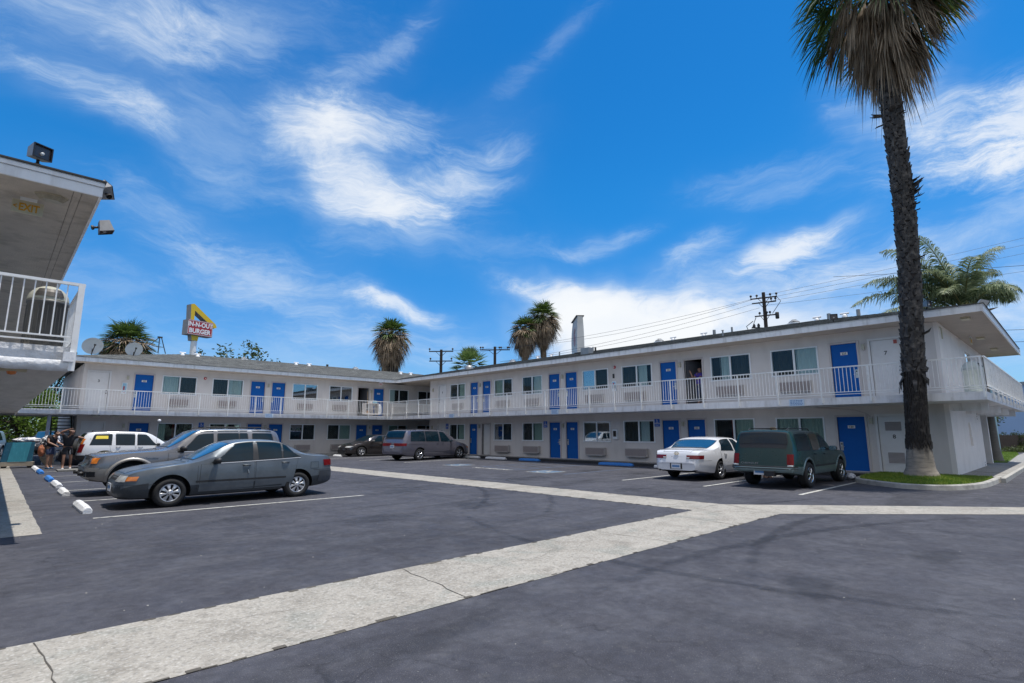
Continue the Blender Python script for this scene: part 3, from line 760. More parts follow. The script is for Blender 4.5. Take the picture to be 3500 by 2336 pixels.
def shingle():
    m = bpy.data.materials.new('shingle_roof'); m.use_nodes = True; nt = m.node_tree; L = nt.links.new; b = nt.nodes['Principled BSDF']
    tc = nd(nt,'ShaderNodeTexCoord'); br = nd(nt,'ShaderNodeTexBrick'); br.inputs['Scale'].default_value = 1; br.inputs['Brick Width'].default_value = .3; br.inputs['Row Height'].default_value = .14
    br.inputs['Mortar Size'].default_value = .008; br.inputs['Color1'].default_value = (.105,.108,.10,1); br.inputs['Color2'].default_value = (.165,.166,.153,1); br.inputs['Mortar'].default_value = (.05,.05,.05,1); br.inputs['Bias'].default_value = .1
    L(tc.outputs['UV'], br.inputs['Vector'])
    n = nd(nt,'ShaderNodeTexNoise'); n.inputs['Scale'].default_value = 2.2; n.inputs['Detail'].default_value = 6; L(tc.outputs['Object'], n.inputs['Vector'])
    n2 = nd(nt,'ShaderNodeTexNoise'); n2.inputs['Scale'].default_value = 14; n2.inputs['Detail'].default_value = 4; mp = nd(nt,'ShaderNodeMapping'); L(tc.outputs['Object'], mp.inputs['Vector']); L(mp.outputs[0], n2.inputs['Vector'])
    r = nd(nt,'ShaderNodeMapRange'); r.inputs['From Min'].default_value = .3; r.inputs['From Max'].default_value = .7; r.inputs['To Min'].default_value = .6; r.inputs['To Max'].default_value = 1.35; L(n.outputs['Fac'], r.inputs['Value'])
    r2 = nd(nt,'ShaderNodeMapRange'); r2.inputs['From Min'].default_value = .3; r2.inputs['From Max'].default_value = .7; r2.inputs['To Min'].default_value = .55; r2.inputs['To Max'].default_value = 1.4; L(n2.outputs['Fac'], r2.inputs['Value'])
    mu = nd(nt,'ShaderNodeMath',operation='MULTIPLY'); L(r.outputs[0],mu.inputs[0]); L(r2.outputs[0],mu.inputs[1])
    v = nd(nt,'ShaderNodeVectorMath',operation='SCALE'); L(br.outputs['Color'], v.inputs[0]); L(mu.outputs[0], v.inputs['Scale']); L(v.outputs[0], b.inputs['Base Color']); b.inputs['Roughness'].default_value = .9
    bp = nd(nt,'ShaderNodeBump'); bp.inputs['Strength'].default_value = .6; bp.inputs['Distance'].default_value = .02; L(n2.outputs['Fac'], bp.inputs['Height']); L(bp.outputs[0], b.inputs['Normal'])
    return m
M['shingle'] = shingle()

def hip_roof(name, x0, x1, y0, y1, z, slope, par, wedge=.012):
    """rectangular hip roof laid as overlapping shingle courses, so the silhouette is stepped like the real one"""
    mb = MB(); h = min(x1-x0, y1-y0)/2; uvs = []
    def face(a, b, c, d, ax):
        mb.add([a,b,c,d],[(0,1,2,3)])
        for p in (a,b,c,d):
            rr = math.hypot(p[2]-z, (p[2]-z)/slope); uvs.append(((p[0] if ax == 'x' else p[1]), rr))
    n = int(h/.34)
    for i in range(n):
        d0 = h*i/n; d1 = min(h, h*(i+1)/n); a = z+d0*slope+.014; b = z+d1*slope; w = .0
        al = z+d0*slope-(.02 if i == 0 else 0)   # butt edge of the course
        face((x0+d0,y0+d0,al),(x1-d0,y0+d0,al),(x1-d0,y0+d0,a),(x0+d0,y0+d0,a),'x'); face((x0+d0,y1-d0,al),(x1-d0,y1-d0,al),(x1-d0,y1-d0,a),(x0+d0,y1-d0,a),'x')
        face((x0+d0,y0+d0,al),(x0+d0,y1-d0,al),(x0+d0,y1-d0,a),(x0+d0,y0+d0,a),'y'); face((x1-d0,y0+d0,al),(x1-d0,y1-d0,al),(x1-d0,y1-d0,a),(x1-d0,y0+d0,a),'y')
        face((x0+d0,y0+d0,a),(x1-d0,y0+d0,a),(x1-d1,y0+d1,b),(x0+d1,y0+d1,b),'x')
        face((x0+d0,y1-d0,a),(x1-d0,y1-d0,a),(x1-d1,y1-d1,b),(x0+d1,y1-d1,b),'x')
        face((x0+d0,y0+d0,a),(x0+d0,y1-d0,a),(x0+d1,y1-d1,b),(x0+d1,y0+d1,b),'y')
        face((x1-d0,y0+d0,a),(x1-d0,y1-d0,a),(x1-d1,y1-d1,b),(x1-d1,y0+d1,b),'y')
    me = mb.mesh(name, fix=False); uv = me.uv_layers.new(name='UVMap')
    for i, l in enumerate(me.loops): uv.data[i].uv = uvs[l.vertex_index]
    return link(name, me, M['shingle'], par)

# ================================================================== BACK WING (faces -Y)
YB, XR = 35.87, 22.45
FB = frame_of(0, YB, 0); FR = frame_of(XR, 0, R(-90))
bw = thing('motel_wing', 'long two storey back wing of the motel facing the camera behind the grey sedan', 'building', (0,YB,0), 0, 'two storey wings of the motel')
H = []
wt1, wt2 = (1.03,2.07), (3.68,4.75)
door(bw,3.42,4.30,Z2B,Z2T,'door_white','3','r',H); door(bw,3.42,4.30,Z1B,Z1T,'door_white','4','r',H)
for x0,x1,num,hd in ((5.45,6.32,'235','l'),(11.54,12.38,'234','r'),(12.83,13.66,'233','l'),(20.14,20.96,'231','l')): door(bw,x0,x1,Z2B,Z2T,'door_blue',num,hd,H)
for x0,x1,num,hd in ((5.43,6.32,'132','l'),(11.51,12.35,'131','r'),(12.80,13.65,'130','l'),(18.86,19.67,'129','r'),(20.12,20.95,'128','l')): door(bw,x0,x1,Z1B,Z1T,'door_blue',num,hd,H)
od = open_door(bw,18.88,19.73,Z2B,Z2T,'r',H,'door_inside',80)
for (x0,x1,l,r) in ((6.74,8.50,'L','D'),(9.33,11.08,'D','L'),(14.14,15.86,'RD','RD'),(16.70,18.44,'RD','R'),(21.45,23.15,'m','D'),(24.0,25.7,'D','D')): window(bw,x0,x1,*wt2,l,r,H)
for (x0,x1,l,r) in ((6.74,8.50,'rg','D'),(9.36,11.10,'D','R'),(14.13,15.83,'Rr','D'),(16.70,18.42,'D','G'),(21.45,23.11,'G','D'),(23.98,25.7,'D','D')): window(bw,x0,x1,*wt1,l,r,H)
mb = MB(); wall_holes(mb, 3.18, 34.3, 0, SOFF, H); mb.box(3.18,34.3,2.75,11.5,0,SOFF,0)
mb.quad((3.18,0,0),(3.18,2.75,0),(3.18,2.75,SOFF),(3.18,0,SOFF)); mb.quad((3.18,0,SOFF),(34.3,0,SOFF),(34.3,2.75,SOFF),(3.18,2.75,SOFF)); mb.quad((3.18,.25,SLAB0+.02),(34.3,.25,SLAB0+.02),(34.3,2.75,SLAB0+.02),(3.18,2.75,SLAB0+.02)); mb.build('wall', M['stucco'], bw, fix=False)
for x0 in (7.13,9.72,14.53,17.0,21.8): ac_unit(bw,x0,x0+1.0,3.06,3.44); ac_unit(bw,x0-.02,x0+.98,.37,.74)
for x, z in ((5.12,4.52),(5.17,1.92),(12.60,4.52),(12.57,1.9),(19.93,4.5),(19.9,1.9)): wall_lamp(bw,x,z)
cabinet(bw,5.0,3.62,4.22); alarm(bw,8.92,4.72)
# lamps under the balcony by door 4
for x in (3.75,4.55):
    mb = MB(); mb.box(x-.18,x+.18,-1.5,-1.35,SLAB0-.05,SLAB0-.003,0); mb.box(x-.12,x+.12,-1.53,-1.32,SLAB0-.09,SLAB0-.05,1)
    mb.build('ceiling_lamp', [M['grey_metal'],M['lamp_glass']], bw)
# slab, soffit, fascia
def slab_face(mb, a, b, mi=0):
    """edge board with a shadow groove, a -> b in local coords along the rail line"""
mb = MB(); mb.box(.80,20.575,-1.87,-.002,SLAB0,SLAB1); mb.box(.80,20.575,-1.885,-1.871,SLAB0+.0,SLAB0+.11); mb.build('balcony_slab', M['slab'], bw)
mb = MB(); mb.box(2.42,21.30,-1.11,0,SOFF+.001,SOFF+.02); mb.box(21.30,34.3,-1.11,0,SOFF+.001,SOFF+.02); mb.build('soffit', M['soffit'], bw)
mb = MB(); mb.box(2.40,21.326,-1.13,-1.09,SOFF-.015,FTOP-.05); mb.box(2.385,21.34,-1.145,-1.10,FTOP-.048,FTOP); mb.box(2.40,2.44,-1.09,11.9,SOFF-.015,FTOP-.05); mb.box(2.385,2.43,-1.10,11.9,FTOP-.048,FTOP)
mb.build('fascia', M['fascia'], bw)
rp = [(x,-1.92) for x in [.83]+[2.31-1.49+1.49*k for k in range(1,14)]]
railing(bw, [(.80,-1.92),(20.53,-1.92)], rp)
hip_roof('roof', 2.36, 34.37, -1.17, 12.2, FTOP, .212, bw)
# low inner guard in the corner passage, and passage slab
mb = MB(); mb.box(22.455,30,-3.85,-.002,SLAB0,SLAB1); mb.build('passage_slab', M['slab'], bw)
railing(bw, [(22.9,-2.4),(25.5,-2.4)], [(22.9,-2.4),(25.5,-2.4)], RAILT-.12, sp=.16)
# roof vents on the back slope towards the lot
def tvent(par, x, y, z, s=1.0):
    mb = MB(); mb.lathe([(.17*s,-.05),(.16*s,.05),(.11*s,.12*s),(.07*s,.16*s)], 14, (x,y,z)); mb.tube([(x-.25*s,y,z+.2*s),(x+.25*s,y,z+.2*s)], .06*s, 10)
    return mb.build('roof_vent', M['white'], par)
def dome_vent(par, x, y, z, s=1.0):
    mb = MB()
    for k in range(4):
        r0 = .3*s*math.cos(k*.36); h0 = k*.055*s
        mb.lathe([(r0,h0),(r0+.01,h0+.012),(r0*.96,h0+.035*s),(r0*.9,h0+.04*s)], 20, (x,y,z), mi=k%2)
    mb.lathe([(.12*s,.2*s),(0,.235*s)], 20, (x,y,z)); mb.box(x-.28*s,x+.28*s,y-.28*s,y+.28*s,z-.06,z)
    return mb.build('roof_vent', [M['white'],M['dark_metal']], par)
def zroof(d): return FTOP+.212*d
for x, d in ((8.55,5.6),(9.4,5.4),(16.0,5.5),(16.95,5.4),(24.9,5.2),(25.9,5.2)): tvent(bw,x,-1.17+d,zroof(d)+.02,.72)
for x in (12.6,21.3): dome_vent(bw,x,-1.17+6.4,zroof(6.4),.8)
for x, d in ((18.9,6.5),(23.6,6.5)):
    mb = MB(); mb.tube([(x,-1.17+d,zroof(d)-.1),(x,-1.17+d,zroof(d)+.16)],.09,10); mb.build('roof_vent', M['dark_metal'], bw)
access_sign(FB, 8.93, 1.97, 'blue wheelchair sign on the back wing, above the roof rails of the grey SUV', False)
notice(FB, 12.08, 'small pale blue notice on the back wing balcony edge between doors 234 and 130')
# exit sign under the back eave near the corner
def exit_sign(frame, x, y, z, label, cols, arrow=True, s=1.0, rz=0):
    o = thing('exit_sign', label, 'sign'); o.matrix_world = frame @ Matrix.Translation((x,y,z)) @ Matrix.Rotation(rz,4,'Z')
    mb = MB(); mb.box(-.185*s,.185*s,-.018,.018,-.14*s,.06*s,0); mb.box(-.10*s,.10*s,-.025,.025,.06*s,.115*s,2)
    t = MB(); text_mb(t, 'EXIT', .165*s, (.02*s,-.019,-.045*s), (1,0,0), (0,0,1), .003, 0, xs=.72, bold=.03)
    if arrow: t.bar((-.125*s,-.021,-.02*s),(-.165*s,-.021,-.045*s),.012,.012); t.bar((-.165*s,-.021,-.045*s),(-.125*s,-.021,-.07*s),.012,.012)
    mb.build('panel', [M[cols[0]],M[cols[0]],M['alu']], o); t.build('lettering', M[cols[1]], o); return o
M['exit_red'] = mat('exit_red', (.45,.10,.08), .5); M['exit_pale'] = mat('exit_pale', (.6,.5,.45), .5)
exit_sign(FB, 20.1, -1.0, SOFF-.12, 'small red and white exit sign under the back wing eave at the inner corner', ('exit_pale','exit_red'), False, .9)

# ================================================================== RIGHT WING (faces -X); local x = -world y
rw = thing('motel_wing', 'two storey right wing of the motel behind the big palm and white sedan', 'building', (XR,0,0), R(-90), 'two storey wings of the motel')
H = []
def D_(y1, y0): return -y1, -y0     # world y range -> local x range
door(rw,*D_(4.93,4.04),Z2B,Z2T,'door_white','7','r',H); door(rw,*D_(4.96,4.08),Z1B,Z1T,'door_white','8','r',H,vents=True)
door(rw,*D_(30.93,30.15),Z2B,Z2T,'door_white','9','l',H); door(rw,*D_(30.95,30.13),Z1B,Z1T,'door_white','10','l',H)
for a, b, n_, hd in ((27.42,26.68,'229','r'),(26.20,25.45,'228','l'),(20.48,19.69,'227','r'),(19.25,18.46,'226','l'),(13.40,12.60,'225','r'),(6.20,5.35,'223','r')): door(rw,*D_(a,b),Z2B,Z2T,'door_blue',n_,hd,H)
for a, b, n_, hd in ((27.45,26.72,'126','l'),(20.47,19.70,'124','r'),(19.25,18.46,'123','l'),(13.42,12.59,'122','r'),(12.16,11.34,'121','l'),(6.22,5.34,'120','l')): door(rw,*D_(a,b),Z1B,Z1T,'door_blue',n_,hd,H)
open_door(rw,*D_(12.18,11.33),Z2B,Z2T,'l',H,'door_inside',66)
open_door(rw,*D_(26.24,25.48),Z1B,Z1T,'l',H,'door_white',22)
for (a,b,l,r) in ((29.62,27.97,'D','G'),(25.09,23.46,'G','D'),(22.61,21.0,'D','L'),(18.08,16.40,'RL','D'),(15.58,13.85,'D','m'),(10.93,9.19,'l','D'),(8.38,6.64,'D','L')): window(rw,*D_(a,b),*wt2,l,r,H)
for (a,b,l,r) in ((29.61,27.98,'D','G'),(25.11,23.50,'RD','D'),(22.61,20.98,'D','G'),(18.08,16.37,'RG','RD'),(15.57,13.84,'D','mr'),(10.94,9.21,'r','G'),(8.38,6.64,'G','G')): window(rw,*D_(a,b),*wt1,l,r,H)
mb = MB(); wall_holes(mb,-32.0,-3.07,0,SOFF,H); mb.box(-32.0,-3.072,2.75,5.4,SLAB1,SOFF); mb.box(-32,-3.072,2.75,7.4,0,SLAB0)
mb.quad((-32,0,0),(-32,2.75,0),(-32,2.75,SOFF),(-32,0,SOFF)); mb.quad((-32,.0,SOFF),(-3.07,.0,SOFF),(-3.07,2.75,SOFF),(-32,2.75,SOFF)); mb.quad((-32,.25,SLAB0+.02),(-3.07,.25,SLAB0+.02),(-3.07,2.75,SLAB0+.02),(-32,2.75,SLAB0+.02)); mb.build('wall', M['stucco'], rw, fix=False)
# near end wall (faces -Y) with breezeway openings
mb = MB(); mb.box(-3.07,-2.93+.0,.002,7.4,0.0,SLAB0-.002); mb.box(-3.07,-2.96,.002,5.75,SLAB1+.002,SOFF-.002)
mb.box(-3.2,-2.95,9.75,10.05,.13,SLAB0-.002); mb.box(-3.07,-2.96,7.3,11.7,SLAB1+.002,SOFF-.002); mb.box(-3.07,-2.96,5.75,7.3,4.75,SOFF-.002)
mb.build('end_wall', M['stucco_end'], rw)
mb = MB(); mb.box(-4.6,-4.55,5.5,7.6,SLAB1,SOFF); mb.box(-5.5,-5.4,7.4,11.7,0,SLAB0); mb.build('passage_wall', M['room_dark'], rw)  # passage walls coloured near-black to stand for the shade inside
vb = MB()
for yy, zz in ((6.55,2.2),(7.05,.42)):
    for k in range(3 if zz > 1 else 4): vb.lathe([(0,-.008),(.035,-.008),(.035,.01)], 10, (0,0,0), 'y')
vb = MB()
for yy, zz, n_ in ((6.4,2.22,3),(6.95,.28,4)):
    for k in range(n_): vb.box(-2.935,-2.928,yy-.05,yy+.05,zz-.1*k-.03,zz-.1*k+.03)
vb.build('wall_vent', M['black'], rw)
mb = MB(); mb.box(-2.935,-2.87,3.72,3.92,1.35,1.85,0); mb.box(-2.94,-2.86,3.77,3.87,1.0,1.32,1); mb.build('meter_box', [M['stucco_end'],M['stucco_end']], rw)
random.seed(2)
for a in (29.3,24.85,22.4,17.85,15.42,10.7,8.12):
    if a not in (10.7,8.12): ac_unit(rw,-a,-a+1.2,.37,.75,.2)
    ac_unit(rw,-a,-a+1.15,3.05,3.45,.12)
for y, z in ((26.45,4.52),(26.48,1.9),(19.47,4.55),(19.47,1.9),(12.39,4.55),(12.38,1.9),(5.14,4.55),(5.14,1.92),(31.6,4.5),(31.6,1.9)): wall_lamp(rw,-y,z)
alarm(rw,-16.0,4.75); cabinet(rw,-16.02,3.55,4.05)
mb = MB(); mb.box(-16.17,-15.90,-.12,0,1.17,1.65,0); mb.box(-16.12,-15.95,-.13,-.12,1.3,1.58,1); mb.box(-16.1,-16.04,-.17,-.12,1.34,1.56,1); mb.build('telephone_box', [M['alu'],M['dark_metal']], rw)
mb = MB(); mb.box(-16.12,-16.02,-.03,0,4.2,4.42); mb.build('bell', M['dark_metal'], rw)
mb = MB(); mb.box(-4.22,-4.12,-.02,0,4.55,4.68,0); mb.build('fire_sticker', M['exit_red'], rw)
# arched conduit over door 120
mb = MB(); mb.tube([(-6.9,-.03,2.40),(-6.2,-.03,2.36),(-5.6,-.03,2.28),(-5.25,-.03,2.14),(-5.14,-.03,2.02)], .012, 6); mb.build('cable', M['door_frame'], rw)
mb = MB(); mb.box(-35.868,-1.80,-1.87,-.002,SLAB0,SLAB1); mb.box(-33.98,-1.80,-1.885,-1.871,SLAB0,SLAB0+.11)
mb.box(-3.068,-1.80,-.002,12.15,SLAB0,SLAB1); mb.build('balcony_slab', M['slab'], rw)
for x in (.15,3.6,6.7,9.9):
    mb = MB(); mb.box(-3.0,-1.98,x,x+.09,SLAB0-.25,SLAB0-.002); mb.build('balcony_beam', M['fascia'], rw)
mb = MB(); mb.box(-36.9,-1.70,-1.11,0,SOFF+.001,SOFF+.02); mb.box(-3.3,-1.70,.0,12.9,SOFF+.001,SOFF+.02); mb.box(-36.9,-31.99,.001,9,SOFF-.006,SOFF-.001); mb.build('soffit', M['soffit'], rw)
mb = MB(); mb.box(-34.73,-1.67,-1.13,-1.09,SOFF-.015,FTOP-.05); mb.box(-34.74,-1.655,-1.145,-1.10,FTOP-.048,FTOP)
mb.box(-1.70,-1.66,-1.09,12.95,SOFF-.015,FTOP-.05); mb.box(-1.70,-1.645,-1.10,12.95,FTOP-.048,FTOP); mb.build('fascia', M['fascia'], rw)
ps = [(-(4.64+1.44*k),-1.92) for k in range(-1,20)]+[(-1.84,-1.92),(-33.9,-1.92)]
r = railing(rw, [(-33.95,-1.92),(-1.80,-1.92)], ps)
r = railing(rw, [(-1.76,-1.90),(-1.76,12.1)], [(-1.76,-1.9+1.4*k) for k in range(1,11)])
plab(r, 'end railing running away from the corner nearest the palm')
hip_roof('roof', -38.0, -1.62, -1.17, 12.2, FTOP, .212, rw)
for yy, x in ((-.1,-2.2),(5.1,-2.35),(9.2,-2.3)):
    mb = MB(); mb.box(x-.11,x+.11,yy-.19,yy+.19,SOFF-.07,SOFF,0); mb.build('ceiling_lamp', M['exit_cream'], rw)
mb = MB(); mb.box(-2.6,-2.35,.3,.75,SLAB0-.05,SLAB0,0); mb.build('ceiling_lamp', M['alu'], rw)
mb = MB(); mb.tube([(-2.92,.2,4.97),(-2.92,.42,4.97),(-2.92,.42,4.6)],.02,6); mb.build('conduit', M['exit_cream'], rw)
for y, d in ((25.6,5.6),(20.9,5.7),(19.6,5.7),(17.6,4.0)): pass
def rv(y, d): return (-y, -1.17+d, zroof(d))
for y in (26.2,24.9,15.55,13.7,8.05,6.9): tvent(rw,*rv(y,6.3),.72)
for y in (28.9,16.5,9.1): dome_vent(rw,*rv(y,6.4),.85)
for y in (24.3,12.2,21.4):
    mb = MB(); a,b,c_ = rv(y,6.45); mb.tube([(a,b,c_-.1),(a,b,c_+.26)],.05,10); mb.build('roof_vent', M['grey_metal'], rw)
for y in (13.2,7.6,6.4):
    mb = MB(); a,b,c_ = rv(y,6.5); mb.tube([(a,b,c_-.1),(a,b,c_+.24)],.08,10); mb.build('roof_vent', M['grey_metal'], rw)
mb = MB(); a,b,c_ = rv(18.0,1.6); mb.box(a-.35,a+.2,b-.2,b+.2,c_-.05,c_+.32,0); mb.bar((a-.9,b,c_+.12),(a-.3,b,c_+.12),.12,.05,1); mb.tube([(a+.5,b,c_-.1),(a+.5,b,c_+.3)],.05,8,1); mb.build('roof_unit', [M['grey_metal'],M['dark_metal']], rw)
mb = MB(); mb.tube([(-10.3,-1.17+1.2,zroof(1.2)-.05),(-10.3,-1.17+1.2,zroof(1.2)+.25)],.035,8,0); mb.lathe([(.07,.25),(0,.3)],10,(-10.3,.03,zroof(1.2)),mi=0); mb.build('roof_vent', M['grey_metal'], rw)
mb = MB(); a,b,c_ = rv(28.9,2.2); mb.lathe([(.3,-.05),(.3,.1),(.2,.25),(0,.3)],14,(a,b,c_),mi=0); mb.box(a-.7,a-.25,b-.1,b+.1,c_-.02,c_+.08); mb.build('roof_vent', M['grey_metal'], rw)
access_sign(FR,-29.9,1.97,'blue wheelchair sign beside door 10 at the inner corner of the right wing')
access_sign(FR,-20.79,1.99,'blue wheelchair sign just left of door 124')
access_sign(FR,-13.70,1.98,'blue wheelchair parking only sign just left of door 122')
notice(FR,-26.9,'small pale notice on the right wing balcony edge nearest the inner corner')
notice(FR,-18.35,'pale notice on the balcony edge above door 123')
notice(FR,-6.9,'largest pale notice with blue print on the balcony edge above the green SUV')
exit_sign(FR,-2.6,4.6,SOFF-.13,'yellow exit sign under the end eave of the right wing, above the white bin',('exit_cream','exit_yellow'),True,1.15,rz=R(90))

# ================================================================== LEFT (NEAR) WING, faces +X
lw = thing('motel_wing', 'near left wing of the motel, only its eave and balcony corner in view', 'building', (0,0,0), 0, 'two storey wings of the motel')
XE = .84
mb = MB(); mb.box(-14,-1.1,11.5,46,0,SLAB0); mb.box(-14,-1.1,11.5,46,SLAB1,SOFF); mb.build('wall', M['stucco'], lw)
mb = MB(); mb.box(-14,.74,10.12,11.5,SLAB0,SLAB1+.08); mb.box(-1.1,.74,11.5,38.5,SLAB0,SLAB1); mb.build('balcony_slab', mat('slab_under', (.70,.66,.60), .9, var=.12, scale=1.5, bump=.35, bscale=18, dirt=((.3,.27,.22),.35,1.1), stretch=(3,.5,1)), lw)
mb = MB(); mb.box(-14,.70,10.07,10.117,SLAB0+.12,SLAB1+.08); 
vs=[]; n=60
for i in range(n+1):
    x = -5+5.72*i/n; w = .035*noise.noise(Vector((x*3,0,2)))
    vs += [(x,10.02+w*.3,SLAB0+.12+w*.3),(x,9.99+w*.5,SLAB0+.06+w),(x,10.03,SLAB0-.04+w),(x,10.12,SLAB0-.03)]
mb.add(vs,[(i*4+j,(i+1)*4+j,(i+1)*4+j+1,i*4+j+1) for i in range(n) for j in range(3)],0,True)
mb.build('slab_edge', mat('rough_stucco_edge', (.8,.8,.8), .9, var=.1, scale=6, bump=1.0, bscale=14, dirt=((.35,.33,.3),.4,5)), lw)
mb = MB(); mb.box(-14,XE-.03,10.13,46,SOFF+.001,SOFF+.02); mb.build('soffit', mat('soffit_left', (.52,.46,.385), .9, var=.12, scale=2.2, bump=.4, bscale=45, dirt=((.22,.19,.15),.5,3)), lw)
mb = MB(); mb.box(.50,.505,10.2,30,SOFF-.004,SOFF+.001); mb.box(.60,.604,10.2,30,SOFF-.004,SOFF+.001); mb.build('soffit_seam', M['dark_metal'], lw)
mb = MB(); mb.box(-14,XE,10.10,10.135,SOFF-.02,SOFF+.13); mb.box(-14,XE+.012,10.075,10.13,SOFF+.135,FTOP-.01); mb.box(XE-.035,XE,10.136,46,SOFF-.02,SOFF+.13); mb.box(XE-.03,XE+.012,10.131,46,SOFF+.135,FTOP-.01); mb.build('fascia', M['fascia'], lw)
mb = MB(); mb.box(-14,XE+.03,10.05,46,FTOP-.008,FTOP+.014); mb.build('roof_edge', M['dark_metal'], lw)
hip_roof('roof', -13.9, XE+.02, 10.06, 46, FTOP, .2, lw)
r = railing(lw, [(-3.0,10.02),(.70,10.02)], [(-1.2,10.02)], RAILT, SLAB1+.22, sp=.118)
r = railing(lw, [(.76,10.05),(.76,34.0)], [(.76,10.3+1.5*k) for k in range(1,16)], RAILT, SLAB1+.22)
mb = MB(); mb.box(.70,.775,9.985,10.05,SLAB0-.03,RAILT-.002); mb.build('corner_post', M['railing'], lw)
mb = MB(); mb.bar((.69,10.04,SLAB1+.0),(.69,10.04,SLAB0+.1),.12,.16); mb.build('bracket', M['slab'], lw)
mb = MB(); cx, cy = .27, 10.62
hexp = [(cx+.2*math.cos(R(60*k)),cy+.12*math.sin(R(60*k))) for k in range(6)]; hexi = [(cx+.14*math.cos(R(60*k)),cy+.085*math.sin(R(60*k))) for k in range(6)]
mb.prism(hexp,SOFF-.02,SOFF,0)
vs=[(x,y,SOFF-.02) for x,y in hexp]+[(x,y,SOFF-.09) for x,y in hexi]; mb.add(vs,[(i,(i+1)%6,6+(i+1)%6,6+i) for i in range(6)]+[tuple(range(6,12))],1)
mb.build('ceiling_lamp', [M['exit_cream'],mat('lamp_diffuser',(.35,.31,.23),.35,var=.25,scale=16)], lw)
mb = MB(); mb.box(-.02,.28,10.45,10.6,SLAB0-.04,SLAB0,0); mb.lathe([(0,-.09),(.05,-.08),(.06,-.04)],12,(.12,10.52,SLAB0),mi=1); mb.build('ceiling_lamp',[M['exit_cream'],M['lens_amber']],lw)
exit_sign(frame_of(0,0,0),.02,11.0,SOFF-.115,'yellow exit sign with arrow hanging under the near left eave',('exit_cream','exit_yellow'),True,1.0)

# steel column under the junction and open stairs beyond it
o = thing('steel_column','bluish grey square steel column carrying the balcony at the far left','column',(1.98,34.55,0))
mb = MB(); mb.box(-.07,.07,-.07,.07,0,SLAB0-.03); mb.build('shaft', mat('column_blue',(.33,.37,.45),.6,var=.08,scale=3), o); mb = MB(); mb.box(-.22,.3,-.1,.1,SLAB0-.03,SLAB0-.002); mb.build('bracket', M['fascia'], o)
mb = MB(); mb.box(.84,3.17,36.2,40,SLAB0,SLAB1); mb.build('landing_slab', M['slab'], bw, loc=(0,-YB,0))
st = thing('open_stairs','dark open riser staircase behind the steel column at the far left','stairs',(0,0,0))
mb = MB()
for x in (2.25,3.08): mb.bar((x,34.95,.1),(x,38.3,SLAB1-.05),.05,.24)
mb.build('stringer', M['dark_metal'], st)
for k in range(13):
    t = MB(); z = .32+k*.18; y = 35.05+k*.25; t.box(2.22,3.12,y,y+.27,z-.045,z); t.build('tread', M['dark_metal'], st)

# floodlights
def flood(loc, rot, label, s=1.0):
    s *= .82; o = thing('floodlight', label, 'floodlight', loc, group='grey floodlights on the roof edges', rot=rot, scale=(s,s,s))
    mb = MB(); w,h,d = .15,.13,.12
    # tapered housing, lens towards -y
    v = [(-w,-d,-h),(w,-d,-h),(w,-d,h),(-w,-d,h),(-w*.8,d,-h*.65),(w*.8,d,-h*.65),(w*.8,d,h*.75),(-w*.8,d,h*.75)]
    mb.add(v,[(1,0,4,5),(2,1,5,6),(3,2,6,7),(0,3,7,4),(4,7,6,5)],0)
    for (a,b,c_,e) in ((-w,w,-h,-h+.018),(-w,w,h-.018,h),(-w,-w+.018,-h+.018,h-.018),(w-.018,w,-h+.018,h-.018)): mb.box(a,b,-d-.012,-d+.004,c_,e,1)
    mb.build('housing',[M['grey_metal'],M['black']],o)
    l = MB(); l.quad((-w+.01,-d+.03,-h+.01),(w-.01,-d+.03,-h+.01),(w-.01,-d+.03,h-.01),(-w+.01,-d+.03,h-.01)); l.build('reflector', mat('reflector',(.12,.09,.08),.3,.6,var=.4,scale=4), o)
    b = MB(); b.lathe([(0,-.05),(.03,-.05),(.03,.06)],10,(0,-d+.05,-.03),'y'); b.build('bulb',M['lens_clear'],o)
    s_ = MB(); s_.lathe([(.05,-.24),(.05,-.2),(.025,-.19),(.025,-.12)],10); s_.build('base',M['dark_metal'],o); return o
flood((.05,10.22,FTOP+.24),(R(0),0,R(25)),'grey floodlight standing on the near left eave, lens towards the camera')
flood((.86,10.42,FTOP-.02),(R(-40),R(38),R(70)),'tilted floodlight at the corner of the near left eave')
flood((1.07,11.75,5.17),(R(72),0,R(90)),'floodlight on the side of the near left eave, pointing down over the lot')
flood((21.5,5.75,FTOP+.22),(0,0,R(-60)),'floodlight on the right wing eave left of the big palm')
flood((21.55,3.05,FTOP+.24),(0,0,R(-20)),'floodlight on the right wing eave right of the big palm')
flood((22.1,1.72,FTOP+.12),(R(30),0,R(20)),'dark floodlight overhanging the end corner of the right wing roof',1.1)

# satellite dishes and antenna on the back roof
def dish(x, y, z, r, label, ang):
    o = thing('satellite_dish', label, 'satellite dish', (x,y,z), R(ang), 'satellite dishes on the back roof')
    mb = MB(); n=28; prof=[]
    vs=[]; rings=6
    for i in range(rings+1):
        rr=r*i/rings
        for j in range(n):
            t=2*PI*j/n; vs.append((rr*math.cos(t),.32*(rr/r)**2*-.22*r*2+0,rr*math.sin(t)*.92))
    mb.add(vs,[(i*n+j,i*n+(j+1)%n,(i+1)*n+(j+1)%n,(i+1)*n+j) for i in range(rings) for j in range(n)],0,True)
    d=mb.build('reflector',mat('dish_paint',(.78,.78,.76),.5,var=.06,scale=4,dirt=((.4,.36,.3),.3,4)),o,fix=False); d.location=(0,0,.52); d.rotation_euler=(R(18),0,0)
    mb=MB(); mb.tube([(0,-.06,-.1),(0,-.05,.35)],.02,8); mb.bar((0,.0,.03),(0,-.38,.50),.035,.035); mb.box(-.04,.04,-.42,-.34,.48,.57); mb.build('arm',M['dark_metal'],o); return o
dish(3.5,37.0,FTOP+.36,.50,'larger left satellite dish on the back roof',12)
